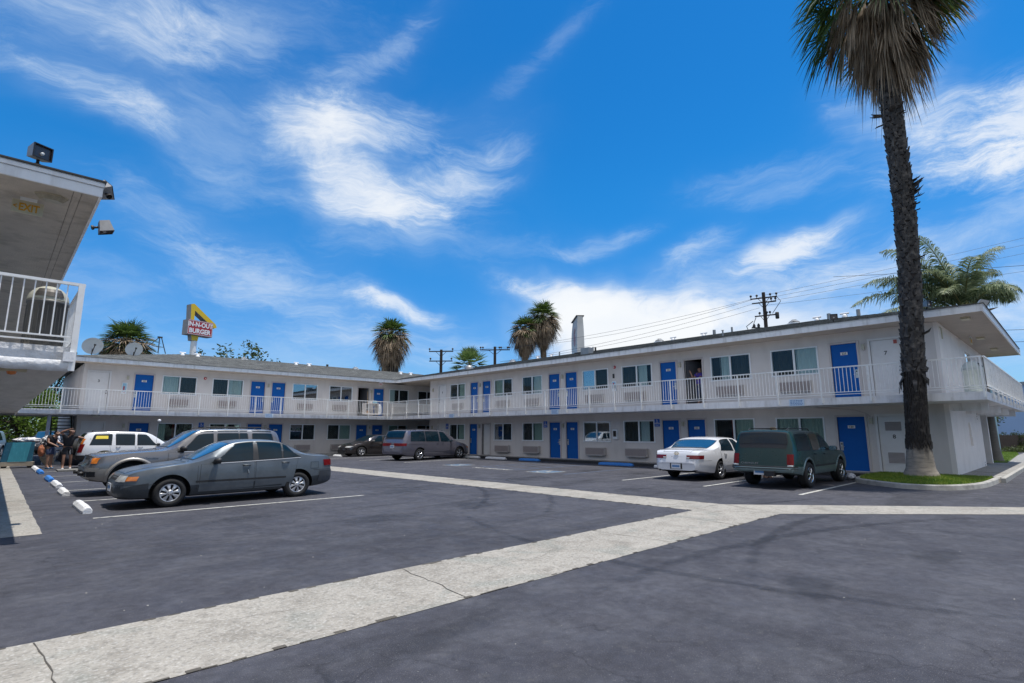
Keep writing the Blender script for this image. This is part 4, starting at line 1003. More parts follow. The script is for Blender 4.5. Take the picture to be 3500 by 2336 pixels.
dish(5.45,37.4,FTOP+.42,.44,'smaller right satellite dish in front of the palm on the back roof',8)
an = thing('tripod_antenna','thin dark tripod antenna frame on the back roof ridge','antenna',(7.3,41.0,zroof(6.0)))
mb=MB(); mb.tube([(0,0,0),(0,0,1.05)],.03,6); mb.tube([(-.95,0,0),(0,0,1.05)],.028,6); mb.tube([(.42,0,0),(.1,0,1.05)],.028,6); mb.tube([(-.4,.05,.45),(.3,.05,.42)],.02,6); mb.box(-.12,.16,-.03,.03,1.0,1.1); mb.build('frame',M['dark_metal'],an)
# ------------------------------------------------------------------ cars: lofted body from side/plan profiles, real panels on its surface
class Curve1:
    def __init__(s, pts):
        s.x = [p[0] for p in pts]; s.y = [p[1] for p in pts]; n = len(pts); h = [s.x[i+1]-s.x[i] for i in range(n-1)]
        d = [(s.y[i+1]-s.y[i])/h[i] for i in range(n-1)]; m = [0]*n
        m[0] = d[0]; m[-1] = d[-1]
        for i in range(1, n-1):
            if d[i-1]*d[i] <= 0: m[i] = 0
            else:
                w1 = 2*h[i]+h[i-1]; w2 = h[i]+2*h[i-1]; m[i] = (w1+w2)/(w1/d[i-1]+w2/d[i])
        s.m = m
    def __call__(s, x):
        if x <= s.x[0]: return s.y[0]
        if x >= s.x[-1]: return s.y[-1]
        i = 0
        while x > s.x[i+1]: i += 1
        h = s.x[i+1]-s.x[i]; t = (x-s.x[i])/h
        return (2*t**3-3*t*t+1)*s.y[i]+(t**3-2*t*t+t)*h*s.m[i]+(-2*t**3+3*t*t)*s.y[i+1]+(t**3-t*t)*h*s.m[i+1]

class Car:
    """local frame: x from nose (0) to tail (L), y width, z up"""
    def __init__(c, name, label, P, loc, heading, scale=(1.04,1.04,.98), group=None, cat='car'):
        c.P = P; c.L = P['L']; c.top = Curve1(P['top']); c.beltc = Curve1(P['belt']); c.hw = Curve1(P['hw']); c.bot = Curve1(P['bot']); c.T = P.get('tumble', .34)
        c.paint = P['paint']; c.root = thing(name, label, cat, loc, heading, group, scale)
        c.off = Matrix.Translation((-c.L/2, 0, 0)); c.body()
    def build(c, mb, name, mats, parent=None, sharp=None, fix=True):
        me = mb.mesh(name, fix, sharp); me.transform(c.off)
        return link(name, me, mats, parent or c.root)
    def belt(c, x): return min(c.beltc(x), c.top(x)-.012)
    def sec(c, x):
        zs = c.bot(x); zt = c.top(x); w = c.hw(x); zb = max(c.belt(x), zs+.03); zt = max(zt, zb+.01); r = zt-zb; q = min(1, r/.34); T = c.T
        yb = .965*w; zm = zs+(zb-zs)*.5
        y8 = (yb-.15*w*(1-q)) - T*max(0, r-.10*q)*q; y9 = y8-.05*q-.09*(1-q)
        return [(0,zs),(w*.80,zs),(w*.93,zs+min(.03,(zb-zs)*.1)),(w*.975,zs+(zb-zs)*.16),(w*.998,zs+(zb-zs)*.36),(w,zs+(zb-zs)*.56),(w*.99,zs+(zb-zs)*.82),(yb,zb),
                ((yb*.985*(1-q)+q*(yb-T*.5*max(0,r-.1))), zb+r*(.5*q+.45*(1-q))),(y8,zt-.10*q*min(1,r/.2)-.25*r*(1-q)),(y9,zt-.038*q-.10*r*(1-q)),(y9*.74,zt-.012*q-.02*r*(1-q)),(y9*.4,zt-.002),(0,zt)]
    def yh(c, x, z):
        s = c.sec(x)
        if z <= s[2][1]: return s[2][0]
        for (a, b) in zip(s[2:], s[3:]):
            if a[1] <= z <= b[1] and b[1] > a[1]:
                t = (z-a[1])/(b[1]-a[1]); return a[0]+(b[0]-a[0])*t
        return s[-2][0]
    def zsurf(c, x, y):
        s = c.sec(x); y = abs(y)
        for (a, b) in zip(s[9:], s[10:]):
            if b[0] <= y <= a[0]:
                t = (a[0]-y)/max(1e-6, a[0]-b[0]); return a[1]+(b[1]-a[1])*t
        return s[-1][1]
    def body(c):
        P = c.P; L_ = c.L; xs = set()
        k = int(L_/.07)
        for i in range(k+1): xs.add(round(L_*i/k, 4))
        for arr in ('top','belt','hw','bot'):
            for p in P[arr]: xs.add(round(p[0], 4))
        xs = sorted(xs); ys = [xs[0]]
        for x in xs[1:]:
            if x-ys[-1] > .012: ys.append(x)
        mb = MB(); verts = []; n = None
        for x in ys:
            s = c.sec(x); ring = [(x, y, z) for y, z in s]+[(x, -y, z) for y, z in s[1:-1]][::-1]; n = len(ring); verts += ring
        faces = []; mis = []
        clad = P.get('clad')
        for i in range(len(ys)-1):
            for j in range(n):
                f = (i*n+j, i*n+(j+1)%n, (i+1)*n+(j+1)%n, (i+1)*n+j); faces.append(f)
        mb.add(verts, faces, 0, True); mb.add(verts[:n], [tuple(range(n))[::-1]], 0); mb.add(verts[-n:], [tuple(range(n))], 0)
        bm = bmesh.new(); me = mb.mesh('body'); bm.from_mesh(me); bmesh.ops.remove_doubles(bm, verts=bm.verts, dist=.0005); bmesh.ops.recalc_face_normals(bm, faces=bm.faces); bm.to_mesh(me); bm.free()
        o = link('body', me, [c.paint, M['car_black'], P.get('clad_m', c.paint)])
        cut = MB(); 
        for xw in P['wheels']:
            ra = P['arch']; zc = P['R']+.015
            for sg in (-1, 1):
                y1 = sg*(max(P['hw'], key=lambda p: p[1])[1]+.15); y0 = sg*(P['track']-.22)
                m2 = 32; vs = [(xw+ra*math.cos(2*PI*t/m2), y0, zc+ra*math.sin(2*PI*t/m2)) for t in range(m2)]+[(xw+ra*math.cos(2*PI*t/m2), y1, zc+ra*math.sin(2*PI*t/m2)) for t in range(m2)]
                cut.add(vs, [(t,(t+1)%m2,m2+(t+1)%m2,m2+t) for t in range(m2)]+[tuple(range(m2)), tuple(range(m2,2*m2))[::-1]], 1)
        co = cut.build('cut', [c.paint, M['car_black']])
        md = o.modifiers.new('b', 'BOOLEAN'); md.operation = 'DIFFERENCE'; md.object = co; md.solver = 'EXACT'
        dg = bpy.context.evaluated_depsgraph_get(); dg.update()
        me2 = bpy.data.meshes.new_from_object(o.evaluated_get(dg)); o.modifiers.clear(); o.data = me2; bpy.data.objects.remove(co); o.parent = c.root
        keep = [p.material_index for p in me2.polygons]; me2.materials.clear()
        for m in (c.paint, M['car_black'], P.get('clad_m', c.paint)): me2.materials.append(m)
        me2.polygons.foreach_set('material_index', keep)
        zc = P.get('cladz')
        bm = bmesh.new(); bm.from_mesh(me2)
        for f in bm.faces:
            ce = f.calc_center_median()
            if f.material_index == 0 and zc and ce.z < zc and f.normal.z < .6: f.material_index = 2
            if ce.z < c.bot(ce.x)+.015 and f.normal.z < -.5: f.material_index = 1
        for e in bm.edges:
            if len(e.link_faces) == 2 and e.calc_face_angle(0) > R(33): e.smooth = False
        bm.to_mesh(me2); bm.free(); me2.transform(c.off); me2.name = 'body'
    # --- panels
    def side(c, name, m, xb0, xb1, xt0, xt1, zb, zt, off=.005, sgn=(1,-1), nx=12, nz=5, parent=None, top_gap=None):
        out = []
        for sg in sgn:
            mb = MB(); vs = []
            for j in range(nz+1):
                v = j/nz
                for i in range(nx+1):
                    u = i/nx; x = (xb0+(xb1-xb0)*u)*(1-v)+(xt0+(xt1-xt0)*u)*v
                    z0 = zb(x) if callable(zb) else zb; z1 = zt(x) if callable(zt) else zt
                    if top_gap is not None: z1 = min(z1, c.top(x)-top_gap)
                    z = z0+(z1-z0)*v; vs.append((x, sg*(c.yh(x, z)+off), z))
            mb.add(vs, [(j*(nx+1)+i, j*(nx+1)+i+1, (j+1)*(nx+1)+i+1, (j+1)*(nx+1)+i) for j in range(nz) for i in range(nx)], 0, True)
            out.append(c.build(mb, name, m, parent[len(out)] if isinstance(parent, list) else parent, fix=False))
        return out
    def deck(c, name, m, x0, x1, w0, w1, off=.005, nx=10, ny=12, parent=None):
        """panel on the upper surface between x0 and x1, half width as fraction of the edge"""
        mb = MB(); vs = []
        for i in range(nx+1):
            x = x0+(x1-x0)*i/nx; e = c.sec(x)[10][0]*(w0+(w1-w0)*i/nx)
            sl = (c.top(x+.01)-c.top(x-.01))/.02; nrm = Vector((-sl, 0, 1)).normalized()*off
            for j in range(ny+1):
                y = -e+2*e*j/ny; vs.append((x+nrm.x, y, c.zsurf(x, y)+nrm.z))
        mb.add(vs, [(i*(ny+1)+j, i*(ny+1)+j+1, (i+1)*(ny+1)+j+1, (i+1)*(ny+1)+j) for i in range(nx) for j in range(ny)], 0, True)
        return c.build(mb, name, m, parent, fix=False)
    def ring(c, z, end):
        pts = []; x = 0.0
        while x < 1.6:
            xx = x if end == 'f' else c.L-x
            if c.bot(xx) < z < c.top(xx)-.004:
                y = c.yh(xx, z)
                if not pts: pts.append((xx, 0))
                pts.append((xx, y))
            x += .012
        return pts
    def endp(c, name, m, s0, s1, z0, z1, end='f', off=.006, both=True, ns=14, nz=3, parent=None, skew=0.0, thick=0):
        """panel wrapped round nose or tail; s measured from the centre line"""
        out = []
        for sg in ((1, -1) if both else (1,)):
            mb = MB(); vs = []
            for j in range(nz+1):
                z = z0+(z1-z0)*j/nz; pts = c.ring(z, end); cum = [0]
                for a, b in zip(pts, pts[1:]): cum.append(cum[-1]+math.hypot(b[0]-a[0], b[1]-a[1]))
                for i in range(ns+1):
                    s = s0+(s1-s0)*i/ns + skew*(j/nz-.5)*(i/ns); fl = 1
                    if s < 0: s = -s; fl = -1
                    k = 0
                    while k < len(cum)-2 and cum[k+1] < s: k += 1
                    t = min(1.2, (s-cum[k])/max(1e-6, cum[k+1]-cum[k])); a, b = pts[k], pts[k+1]
                    x = a[0]+(b[0]-a[0])*t; y = a[1]+(b[1]-a[1])*t; dx, dy = b[0]-a[0], b[1]-a[1]; l = math.hypot(dx, dy) or 1
                    nx_, ny_ = (-dy/l, dx/l) if end == 'f' else (dy/l, -dx/l)
                    if (nx_ > 0) == (end == 'f') and abs(nx_) > .2: nx_, ny_ = -nx_, -ny_
                    if abs(nx_) <= .2 and ny_ < 0: nx_, ny_ = -nx_, -ny_
                    vs.append((x+nx_*off, sg*fl*(y+ny_*off), z))
            mb.add(vs, [(j*(ns+1)+i, j*(ns+1)+i+1, (j+1)*(ns+1)+i+1, (j+1)*(ns+1)+i) for j in range(nz) for i in range(ns)], 0, True)
            out.append(c.build(mb, name, m, parent, fix=False))
        return out
    def door(c, x0, x1, z0, hx, hz, win=True, slope=(0,0), m=None, moulding=None, handle_m=None, top=None):
        zt = (lambda x: c.belt(x)-.004) if top is None else top
        g = c.side('door', M['car_black'], x0, x1, x0+slope[0], x1+slope[1], z0, zt, .0025)
        for o, sg in zip(g, (1,-1)):
            c.side('panel', m or c.paint, x0+.007, x1-.007, x0+.007+slope[0], x1-.007+slope[1], z0+.007, (lambda x: zt(x)-.004) if callable(zt) else zt-.004, .0055, sgn=(sg,), parent=o)
            y = c.yh(hx, hz); mb = MB(); n = 8
            mb.box(hx-.085,hx+.085,sg*(y+.004),sg*(y+.008),hz-.028,hz+.026,0); mb.tube([(hx-.075,sg*(y+.012),hz+.01),(hx-.04,sg*(y+.03),hz+.008),(hx+.04,sg*(y+.03),hz+.008),(hx+.075,sg*(y+.012),hz+.01)],.012,6,1)
            c.build(mb, 'handle', [M['car_black'], handle_m or c.paint], o)
        return g
    def wheels(c, style='cover'):
        P = c.P; Rr = P['R']; w = P.get('tw', .2)
        me = None
        for xw in P['wheels']:
            for sg in (1, -1):
                mb = MB(); ri = P.get('rim', Rr*.64)
                prof = [(ri,-w/2+.012),(ri+.01,-w/2),(Rr-.035,-w/2-.004),(Rr-.012,-w/2+.02),(Rr,-w/2+.045)]
                for k in range(1, 5): zz = -w/2+.045+(w-.09)*k/5; prof += [(Rr,zz-.004),(Rr-.007,zz-.002),(Rr-.007,zz+.002),(Rr,zz+.004)]
                prof += [(Rr,w/2-.045),(Rr-.012,w/2-.02),(Rr-.035,w/2+.004),(ri+.01,w/2),(ri,w/2-.012),(ri-.01,w/2-.05),(ri-.01,-w/2+.05),(ri,-w/2+.012)]
                mb.lathe(prof, 40, (xw, sg*(P['track']-.0), Rr), 'y')
                t = c.build(mb, 'wheel', M['tyre'])
                d = MB(); y0 = sg*(P['track']+w/2-.03); q = sg
                def lz(pr, mi=0): d.lathe([(a, q*b) for a, b in pr], 36, (xw, y0, Rr), 'y', mi)
                lz([(ri,-.06),(ri-.004,.02),(ri-.016,.024),(ri-.024,.012)], 0)
                lz([(ri-.024,.012),(ri-.03,-.03),(.05,-.03)], 1)
                ns = P.get('spokes', 7); sw = P.get('sw', .42)
                for k in range(ns):
                    a = 2*PI*k/ns+.2; r0, r1 = .045, ri-.018
                    wa = sw*2*PI/ns
                    vs = []
                    for (rr, ww, yy) in ((r0, wa*.95, .028),(r0+(r1-r0)*.5, wa*P.get('waist',.55), .026),(r1, wa*.85, .014)):
                        for (s2, y2) in ((-.5,-.012),(-.32,0),(.32,0),(.5,-.012)):
                            an = a+s2*ww*(1 if rr > r0 else 1.0); vs.append((xw+rr*math.cos(an), y0+q*(yy+y2), Rr+rr*math.sin(an)))
                    d.add(vs, [(i*4+j,i*4+j+1,(i+1)*4+j+1,(i+1)*4+j) for i in range(2) for j in range(3)], 0, False)
                lz([(.062,.02),(.055,.036),(.02,.04),(0,.04)], 0)
                for k in range(5): a = 2*PI*k/5; d.lathe([(0,q*.044),(.009,q*.043),(.011,q*.03)], 8, (xw+.038*math.cos(a), y0, Rr+.038*math.sin(a)), 'y', 2)
                c.build(d, 'rim', [P.get('rim_m', M['rim']), M['car_black'], M['dark_metal']], t)
    def mirror(c, x, z, m=None, s=1.0):
        for sg in (1, -1):
            y = c.yh(x, z); mb = MB()
            n = 10; prof = []
            vs = []
            for i, (dx, sc) in enumerate(((-.075,.35),(-.05,.8),(0,1),(.045,1),(.05,.92))):
                for j in range(n):
                    t = 2*PI*j/n; vs.append((x+dx*s, sg*(y+.125*s+.095*s*sc*math.copysign(abs(math.cos(t))**.7, math.cos(t))), z+.03+.065*s*sc*math.copysign(abs(math.sin(t))**.7, math.sin(t))))
            mb.add(vs, [(i*n+j,i*n+(j+1)%n,(i+1)*n+(j+1)%n,(i+1)*n+j) for i in range(4) for j in range(n)]+[tuple(range(n))], 0, True); mb.add(vs[-n:], [tuple(range(n))], 1)
            mb.bar((x, sg*(y-.01), z-.01),(x, sg*(y+.07), z+.02),.07,.04,0)
            c.build(mb, 'mirror', [m or M['car_black'], M['chrome']])
    def seam_x(c, x, z0, z1, w=.006):  # vertical seam on the sides
        c.side('panel_seam', M['car_black'], x-w/2, x+w/2, x-w/2, x+w/2, z0, z1, .003, nx=1, nz=6)
    def stripe(c, name, m, x0, x1, z0, z1, off=.012, parent=None): return c.side(name, m, x0, x1, x0, x1, z0, z1, off, nx=24, nz=2, parent=parent)
    def arch_trim(c, m, w=.05, out=.018, ra=None):
        P = c.P; ra = ra or P['arch']; zc = P['R']+.015
        for xw in P['wheels']:
            for sg in (1,-1):
                mb = MB(); vs = []; n = 22
                for i in range(n+1):
                    a = R(-12)+(PI+R(24))*i/n
                    for (rr, o) in ((ra-.004,-.015),(ra-.002,out),(ra+w*.6,out),(ra+w,.003)):
                        x = xw+rr*math.cos(a); z = max(c.bot(x)+.01, zc+rr*math.sin(a)); vs.append((x, sg*(c.yh(x, z)+o), z))
                mb.add(vs, [(i*4+j,i*4+j+1,(i+1)*4+j+1,(i+1)*4+j) for i in range(n) for j in range(3)], 0, True); c.build(mb, 'wheel_arch', m)
    def windscreen(c, x0, x1, m=None, w0=.86, w1=.97): 
        c.deck('windscreen_seal', M['car_black'], x0-.03, x1+.02, w0+.03, w1+.03, .003)
        return c.deck('windscreen', m or M['car_glass_blue'], x0, x1, w0, w1, .007)
    def backlight(c, x0, x1, m=None, w0=.95, w1=.84):
        c.deck('window_seal', M['car_black'], x0-.02, x1+.03, w0+.03, w1+.03, .003)
        return c.deck('rear_window', m or M['car_glass'], x0, x1, w0, w1, .007)
    def win(c, xb0, xb1, xt0, xt1, gap=.095, zmax=9, m=None, name='side_window', dz=.03, parent=None, seal=.018):
        zb = lambda x: c.belt(x)+dz
        g = c.side(name, M['car_black'], xb0-seal, xb1+seal, xt0-seal, xt1+seal, lambda x: c.belt(x)+dz-seal*.8, zmax, .003, top_gap=gap-seal*.8)
        for o, sg in zip(g, (1,-1)): c.side('glass', m or M['car_glass'], xb0, xb1, xt0, xt1, zb, zmax, .006, sgn=(sg,), top_gap=gap, parent=o)
        return g
    def seams(c, hood=None, trunk=None, belt=None, f=.86):
        """shut lines of hood and boot lid, bright waist strip"""
        for nm, rg in (('hood_seam', hood), ('trunk_seam', trunk)):
            if not rg: continue
            x0, x1 = rg; mb = MB()
            for sg in (1,-1):
                pts = []
                for i in range(15):
                    x = x0+(x1-x0)*i/14; e = c.sec(x)[10][0]*f; pts.append((x, sg*e, c.zsurf(x, e)+.001))
                mb.tube(pts, .0045, 5)
            for x in (x0, x1):
                e = c.sec(x)[10][0]*f; mb.tube([(x, -e+2*e*j/12, c.zsurf(x, -e+2*e*j/12)+.001) for j in range(13)], .0045, 5)
            c.build(mb, nm, M['car_black'])
        if belt: c.side('waist_strip', M['chrome'], belt[0], belt[1], belt[0], belt[1], lambda x: c.belt(x)-.004, lambda x: c.belt(x)+.008, .012, nx=24, nz=1)
    def plate(c, z, end, txt=False, y=0):
        x = c.ring(z, end)[0][0]; s = -1 if end == 'f' else 1; mb = MB(); mb.box(x+s*.006, x+s*.02, y-.155, y+.155, z-.08, z+.08, 0); mb.box(x+s*.02, x+s*.024, y-.12, y+.12, z-.03, z+.03, 1)
        c.build(mb, 'licence_plate', [M['plate_car'], M['notice_ink']])

def paint(name, col, rough=.3, metal=.4, coat=.7, var=.05, dirt=None, scale=2.5, bump=0): return mat(name, col, rough, metal, var=var, scale=scale, coat=coat, dirt=dirt, bump=bump, bscale=9)

# ---- blue-grey sedan (nearest, weathered)
p_sen = paint('paint_weathered', (.13,.15,.17), .38, .35, .3, var=.25, scale=2.2, dirt=((.035,.04,.046), .65, 2.2))
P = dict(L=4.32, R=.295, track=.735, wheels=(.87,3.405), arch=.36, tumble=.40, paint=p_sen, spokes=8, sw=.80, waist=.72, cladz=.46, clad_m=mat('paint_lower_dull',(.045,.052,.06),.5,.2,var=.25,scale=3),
 top=[(0,.44),(.02,.56),(.07,.64),(.14,.715),(.22,.75),(.5,.815),(.95,.88),(1.18,.915),(1.25,.94),(1.6,1.13),(1.95,1.315),(2.15,1.362),(2.5,1.385),(2.85,1.372),(3.05,1.33),(3.25,1.235),(3.5,1.095),(3.68,1.02),(3.8,.995),(4.1,.985),(4.22,.955),(4.29,.86),(4.32,.62)],
 belt=[(0,.40),(.1,.60),(.4,.75),(1.1,.855),(1.8,.87),(3.0,.915),(3.7,.945),(4.1,.94),(4.25,.85),(4.32,.58)],
 hw=[(0,.50),(.04,.62),(.12,.72),(.3,.795),(.7,.838),(1.5,.85),(3.0,.85),(3.7,.825),(4.05,.775),(4.22,.70),(4.30,.60),(4.32,.55)],
 bot=[(0,.30),(.05,.22),(.3,.19),(.9,.185),(3.5,.20),(4.0,.24),(4.25,.29),(4.32,.34)])
c = Car('parked_car', 'weathered blue-grey four door sedan, nearest car, nose over the first white wheel stop', P, (4.16,14.02,0), 0)
c.wheels(); c.windscreen(1.30,1.93); c.backlight(3.10,3.62)
c.door(1.36,2.44,.27,2.27,.80,slope=(.02,0)); c.door(2.46,3.27,.27,3.10,.83,slope=(0,.13))
c.win(1.58,2.40,2.06,2.42,.062); c.win(2.52,3.02,2.50,3.02,.062); c.win(3.06,3.46,3.06,3.14,.062)
c.mirror(1.66,.90,M['car_black']); c.stripe('moulding',M['car_black'],1.30,3.12,.475,.515,.014)
c.endp('headlight',M['lens_clear'],.36,.74,.555,.675,'f',.010); c.endp('indicator',M['lens_amber'],.745,.93,.57,.655,'f',.010)
c.endp('grille',M['car_black'],-.30,.30,.58,.65,'f',.009,False); c.endp('bumper_seam',M['car_black'],-.0,1.25,.478,.486,'f',.004); c.endp('intake',M['car_black'],-.40,.40,.30,.38,'f',.006,False)
c.endp('tail_light',M['lens_red'],.50,.92,.72,.87,'r',.010); c.endp('bumper_seam',M['car_black'],0,1.2,.62,.628,'r',.004); c.endp('bumper',mat('bumper_dull',(.05,.055,.065),.6,var=.25,scale=3),0,1.05,.34,.60,'r',.012)
c.seam_x(1.33,.25,.83); c.plate(.42,'f'); c.seams((.14,1.16),(3.84,4.24),(1.60,3.45)); c.side('pillar',M['car_black'],2.40,2.52,2.42,2.50,lambda x: c.belt(x)+.02,9,.0045,top_gap=.07)
c.side('fuel_flap',M['car_black'],3.70,3.90,3.70,3.90,.66,.82,.003,sgn=(-1,)); c.side('fuel_flap',p_sen,3.708,3.892,3.708,3.892,.668,.812,.005,sgn=(-1,))
mb = MB(); mb.tube([(2.30,-.86,.70),(2.315,-.865,.63)],.012,6); c.build(mb,'keys',M['metal'])
mb = MB(); mb.bar((1.20,-.5,.92),(1.62,-.15,.99),.012,.012); mb.bar((1.20,.1,.93),(1.60,.45,.97),.012,.012); c.build(mb,'wiper',M['car_black'])

# ---- grey off-road SUV behind it
p_jp = paint('paint_gunmetal', (.22,.215,.22), .24, .5, .6, var=.06)
clad = paint('cladding_pewter', (.33,.31,.285), .4, .4, .3, var=.08)
P = dict(L=4.50, R=.37, track=.75, wheels=(.86,3.55), arch=.47, tumble=.30, paint=p_jp, cladz=.62, clad_m=clad, tw=.24, spokes=5, sw=.5,
 top=[(0,.66),(.02,.74),(.06,.80),(.10,.97),(.16,1.01),(.6,1.06),(1.3,1.105),(1.48,1.12),(1.56,1.15),(1.95,1.42),(2.2,1.60),(2.35,1.645),(3.0,1.665),(3.9,1.655),(4.18,1.625),(4.25,1.58),(4.36,1.25),(4.42,1.08),(4.47,.80),(4.50,.66)],
 belt=[(0,.62),(.1,.80),(.3,.92),(1.4,1.03),(2.5,1.05),(3.9,1.07),(4.35,1.08),(4.5,.62)],
 hw=[(0,.70),(.05,.76),(.12,.80),(.4,.855),(1.0,.88),(3.9,.88),(4.25,.85),(4.42,.80),(4.50,.74)],
 bot=[(0,.46),(.08,.38),(.5,.33),(1.2,.34),(3.2,.34),(4.1,.38),(4.5,.46)])
c = Car('parked_car', 'dark grey boxy off-road SUV behind the blue-grey sedan, roof rails and bug deflector', P, (4.10,17.35,0), 0, scale=(1.04,1.04,.975))
c.wheels(); c.windscreen(1.62,2.22,w0=.88); c.backlight(4.26,4.35,w0=.9,w1=.85)
c.door(1.56,2.62,.42,2.42,.98,slope=(.02,0)); c.door(2.65,3.42,.42,3.28,1.0,slope=(0,.05))
c.win(1.80,2.58,2.30,2.60,.062); c.win(2.70,3.22,2.70,3.22,.062); c.win(3.25,3.46,3.25,3.44,.062); c.win(3.58,4.16,3.58,4.08,.062); c.seams((.17,1.42),None,(1.75,4.2)); c.side('pillar',p_jp,2.60,2.68,2.60,2.68,lambda x: c.belt(x)+.02,9,.008,top_gap=.06)
c.mirror(1.88,1.10,s=1.15); c.arch_trim(clad,.07,.03)
c.endp('headlight',M['lens_clear'],.40,.66,.80,.935,'f',.012); c.endp('indicator',M['lens_amber'],.665,.86,.80,.935,'f',.012); c.endp('grille',clad,-.38,.38,.79,.94,'f',.008,False)
for k in range(7): c.endp('grille_slot',M['car_black'],-.34+k*.1,-.28+k*.1,.80,.93,'f',.012,False,ns=2)
c.endp('bumper_cap',clad,-.95,.95,.615,.70,'f',.03,False); c.endp('bumper',M['car_black'],-.9,.9,.48,.60,'f',.02,False)
c.stripe('moulding',M['car_black'],1.45,3.1,.60,.66,.016)
c.endp('bug_deflector',M['car_black'],-.62,.62,.945,.985,'f',.045,False)
for sy in (-.42,.42):
    mb = MB(); mb.lathe([(0,-.12),(.05,-.11),(.055,-.03),(.03,0)],10,(-.01,sy,.55),'x'); c.build(mb,'bumper_guard',M['car_black'])
for sg in (1,-1):
    mb = MB(); mb.tube([(2.35,sg*.56,1.655),(2.45,sg*.56,1.705),(4.0,sg*.56,1.70),(4.12,sg*.56,1.65)],.014,6)
    mb.tube([(3.2,sg*.56,1.66),(3.2,sg*.56,1.70)],.014,6); c.build(mb,'roof_rail',M['car_black'])
mb = MB()
for x in (2.55,3.85): mb.bar((x,-.56,1.71),(x,.56,1.71),.04,.02)
c.build(mb,'cross_bar',M['car_black'])
mb = MB(); mb.tube([(1.30,-.80,1.05),(1.32,-.79,1.85)],.003,5,0); mb.lathe([(0,-.04),(.035,-.02),(.04,0),(.035,.02),(0,.04)],12,(1.32,-.79,1.87),mi=1); c.build(mb,'antenna',[M['dark_metal'],M['white']])
mb = MB(); text_mb(mb,'Grand Cherokee',.07,(1.12,c.yh(1.12,.88)+.004,.90),(-1,0,0),(0,0,1),.001,xs=1.05); c.build(mb,'badge',M['chrome'])
mb = MB(); text_mb(mb,'Grand Cherokee',.07,(1.12,-c.yh(1.12,.88)-.004,.90),(1,0,0),(0,0,1),.001,xs=1.05); c.build(mb,'badge',M['chrome'])

# ---- white compact SUV by the open stairs
p_wh = paint('paint_white_suv', (.72,.73,.75), .28, .0, .8, var=.03)
P = dict(L=4.40, R=.335, track=.76, wheels=(.86,3.48), arch=.42, tumble=.28, paint=p_wh, cladz=.52, clad_m=M['car_black'],
 top=[(0,.58),(.03,.70),(.1,.82),(.5,.95),(1.0,1.02),(1.15,1.06),(1.55,1.33),(1.9,1.58),(2.1,1.64),(3.0,1.675),(3.9,1.65),(4.12,1.60),(4.22,1.45),(4.32,1.10),(4.37,.85),(4.40,.58)],
 belt=[(0,.54),(.15,.75),(1.1,.97),(2.5,1.0),(4.2,1.03),(4.4,.54)],
 hw=[(0,.62),(.06,.74),(.2,.82),(.6,.87),(1.2,.885),(3.9,.885),(4.2,.85),(4.35,.78),(4.40,.70)],
 bot=[(0,.38),(.1,.30),(1,.28),(3.6,.28),(4.2,.34),(4.4,.42)])
c = Car('parked_car', 'white compact SUV with black bumpers and rear spare wheel at the back left', P, (5.05,30.5,0), PI, scale=(1.04,1.04,.945))
c.wheels(); c.windscreen(1.22,1.92); c.backlight(4.14,4.28,w0=.88,w1=.8)
c.door(1.50,2.42,.54,2.25,.93); c.door(2.44,3.25,.54,3.05,.95,slope=(0,.1)); c.win(1.62,2.36,2.08,2.38,.08); c.win(2.48,3.12,2.48,3.16,.08); c.win(3.30,4.02,3.28,3.86,.08)
c.mirror(1.62,1.02); c.endp('tail_light',M['lens_red'],.60,.88,.72,1.10,'r',.012); c.endp('indicator',M['lens_amber'],.54,.80,1.10,1.34,'r',.012); c.endp('bumper',M['car_black'],0,1.2,.40,.60,'r',.02)
c.endp('headlight',M['lens_clear'],.4,.8,.66,.78,'f',.01); c.arch_trim(M['car_black'],.04,.012)
mb = MB(); mb.lathe([(0,.02),(.2,.02),(.3,.03),(.335,.06),(.335,.19),(.3,.22),(.19,.22),(.17,.17),(0,.17)],32,(4.33,-.1,.92),'x'); c.build(mb,'spare_wheel',M['tyre'])
c.side('window_sticker',mat('sticker_yellow',(.8,.62,.05),.5,var=.1),3.42,3.85,3.42,3.82,1.33,1.47,.010)

# ---- dark brown compact sedan in front of the back wing
p_cv = paint('paint_dark_brown', (.055,.047,.045), .24, .5, .9, var=.04)
P = dict(L=4.55, R=.315, track=.77, wheels=(.92,3.60), arch=.375, tumble=.42, paint=p_cv, spokes=5, sw=.6,
 top=[(0,.44),(.03,.56),(.1,.64),(.25,.72),(.7,.85),(.95,.91),(1.1,.97),(1.6,1.25),(1.95,1.39),(2.2,1.43),(2.6,1.435),(3.0,1.39),(3.4,1.26),(3.85,1.09),(4.0,1.07),(4.35,1.05),(4.5,.95),(4.55,.65)],
 belt=[(0,.40),(.2,.64),(.9,.86),(2,.93),(3.5,1.0),(4.3,1.0),(4.55,.6)],
 hw=[(0,.48),(.05,.62),(.15,.74),(.4,.83),(.9,.872),(3.7,.875),(4.2,.82),(4.45,.70),(4.55,.58)],
 bot=[(0,.26),(.1,.19),(1,.17),(3.7,.19),(4.3,.26),(4.55,.36)])
c = Car('parked_car', 'dark brown compact sedan half hidden behind the mauve minivan', P, (18.75,33.0,0), 0, scale=(1.04,1.04,.97))
c.wheels(); c.windscreen(1.18,1.9,M['car_glass']); c.backlight(3.05,3.75)
c.door(1.42,2.42,.26,2.25,.84); c.door(2.44,3.35,.26,3.15,.88,slope=(0,.1)); c.win(1.55,2.36,2.12,2.38,.08); c.win(2.5,3.45,2.5,3.1,.08)
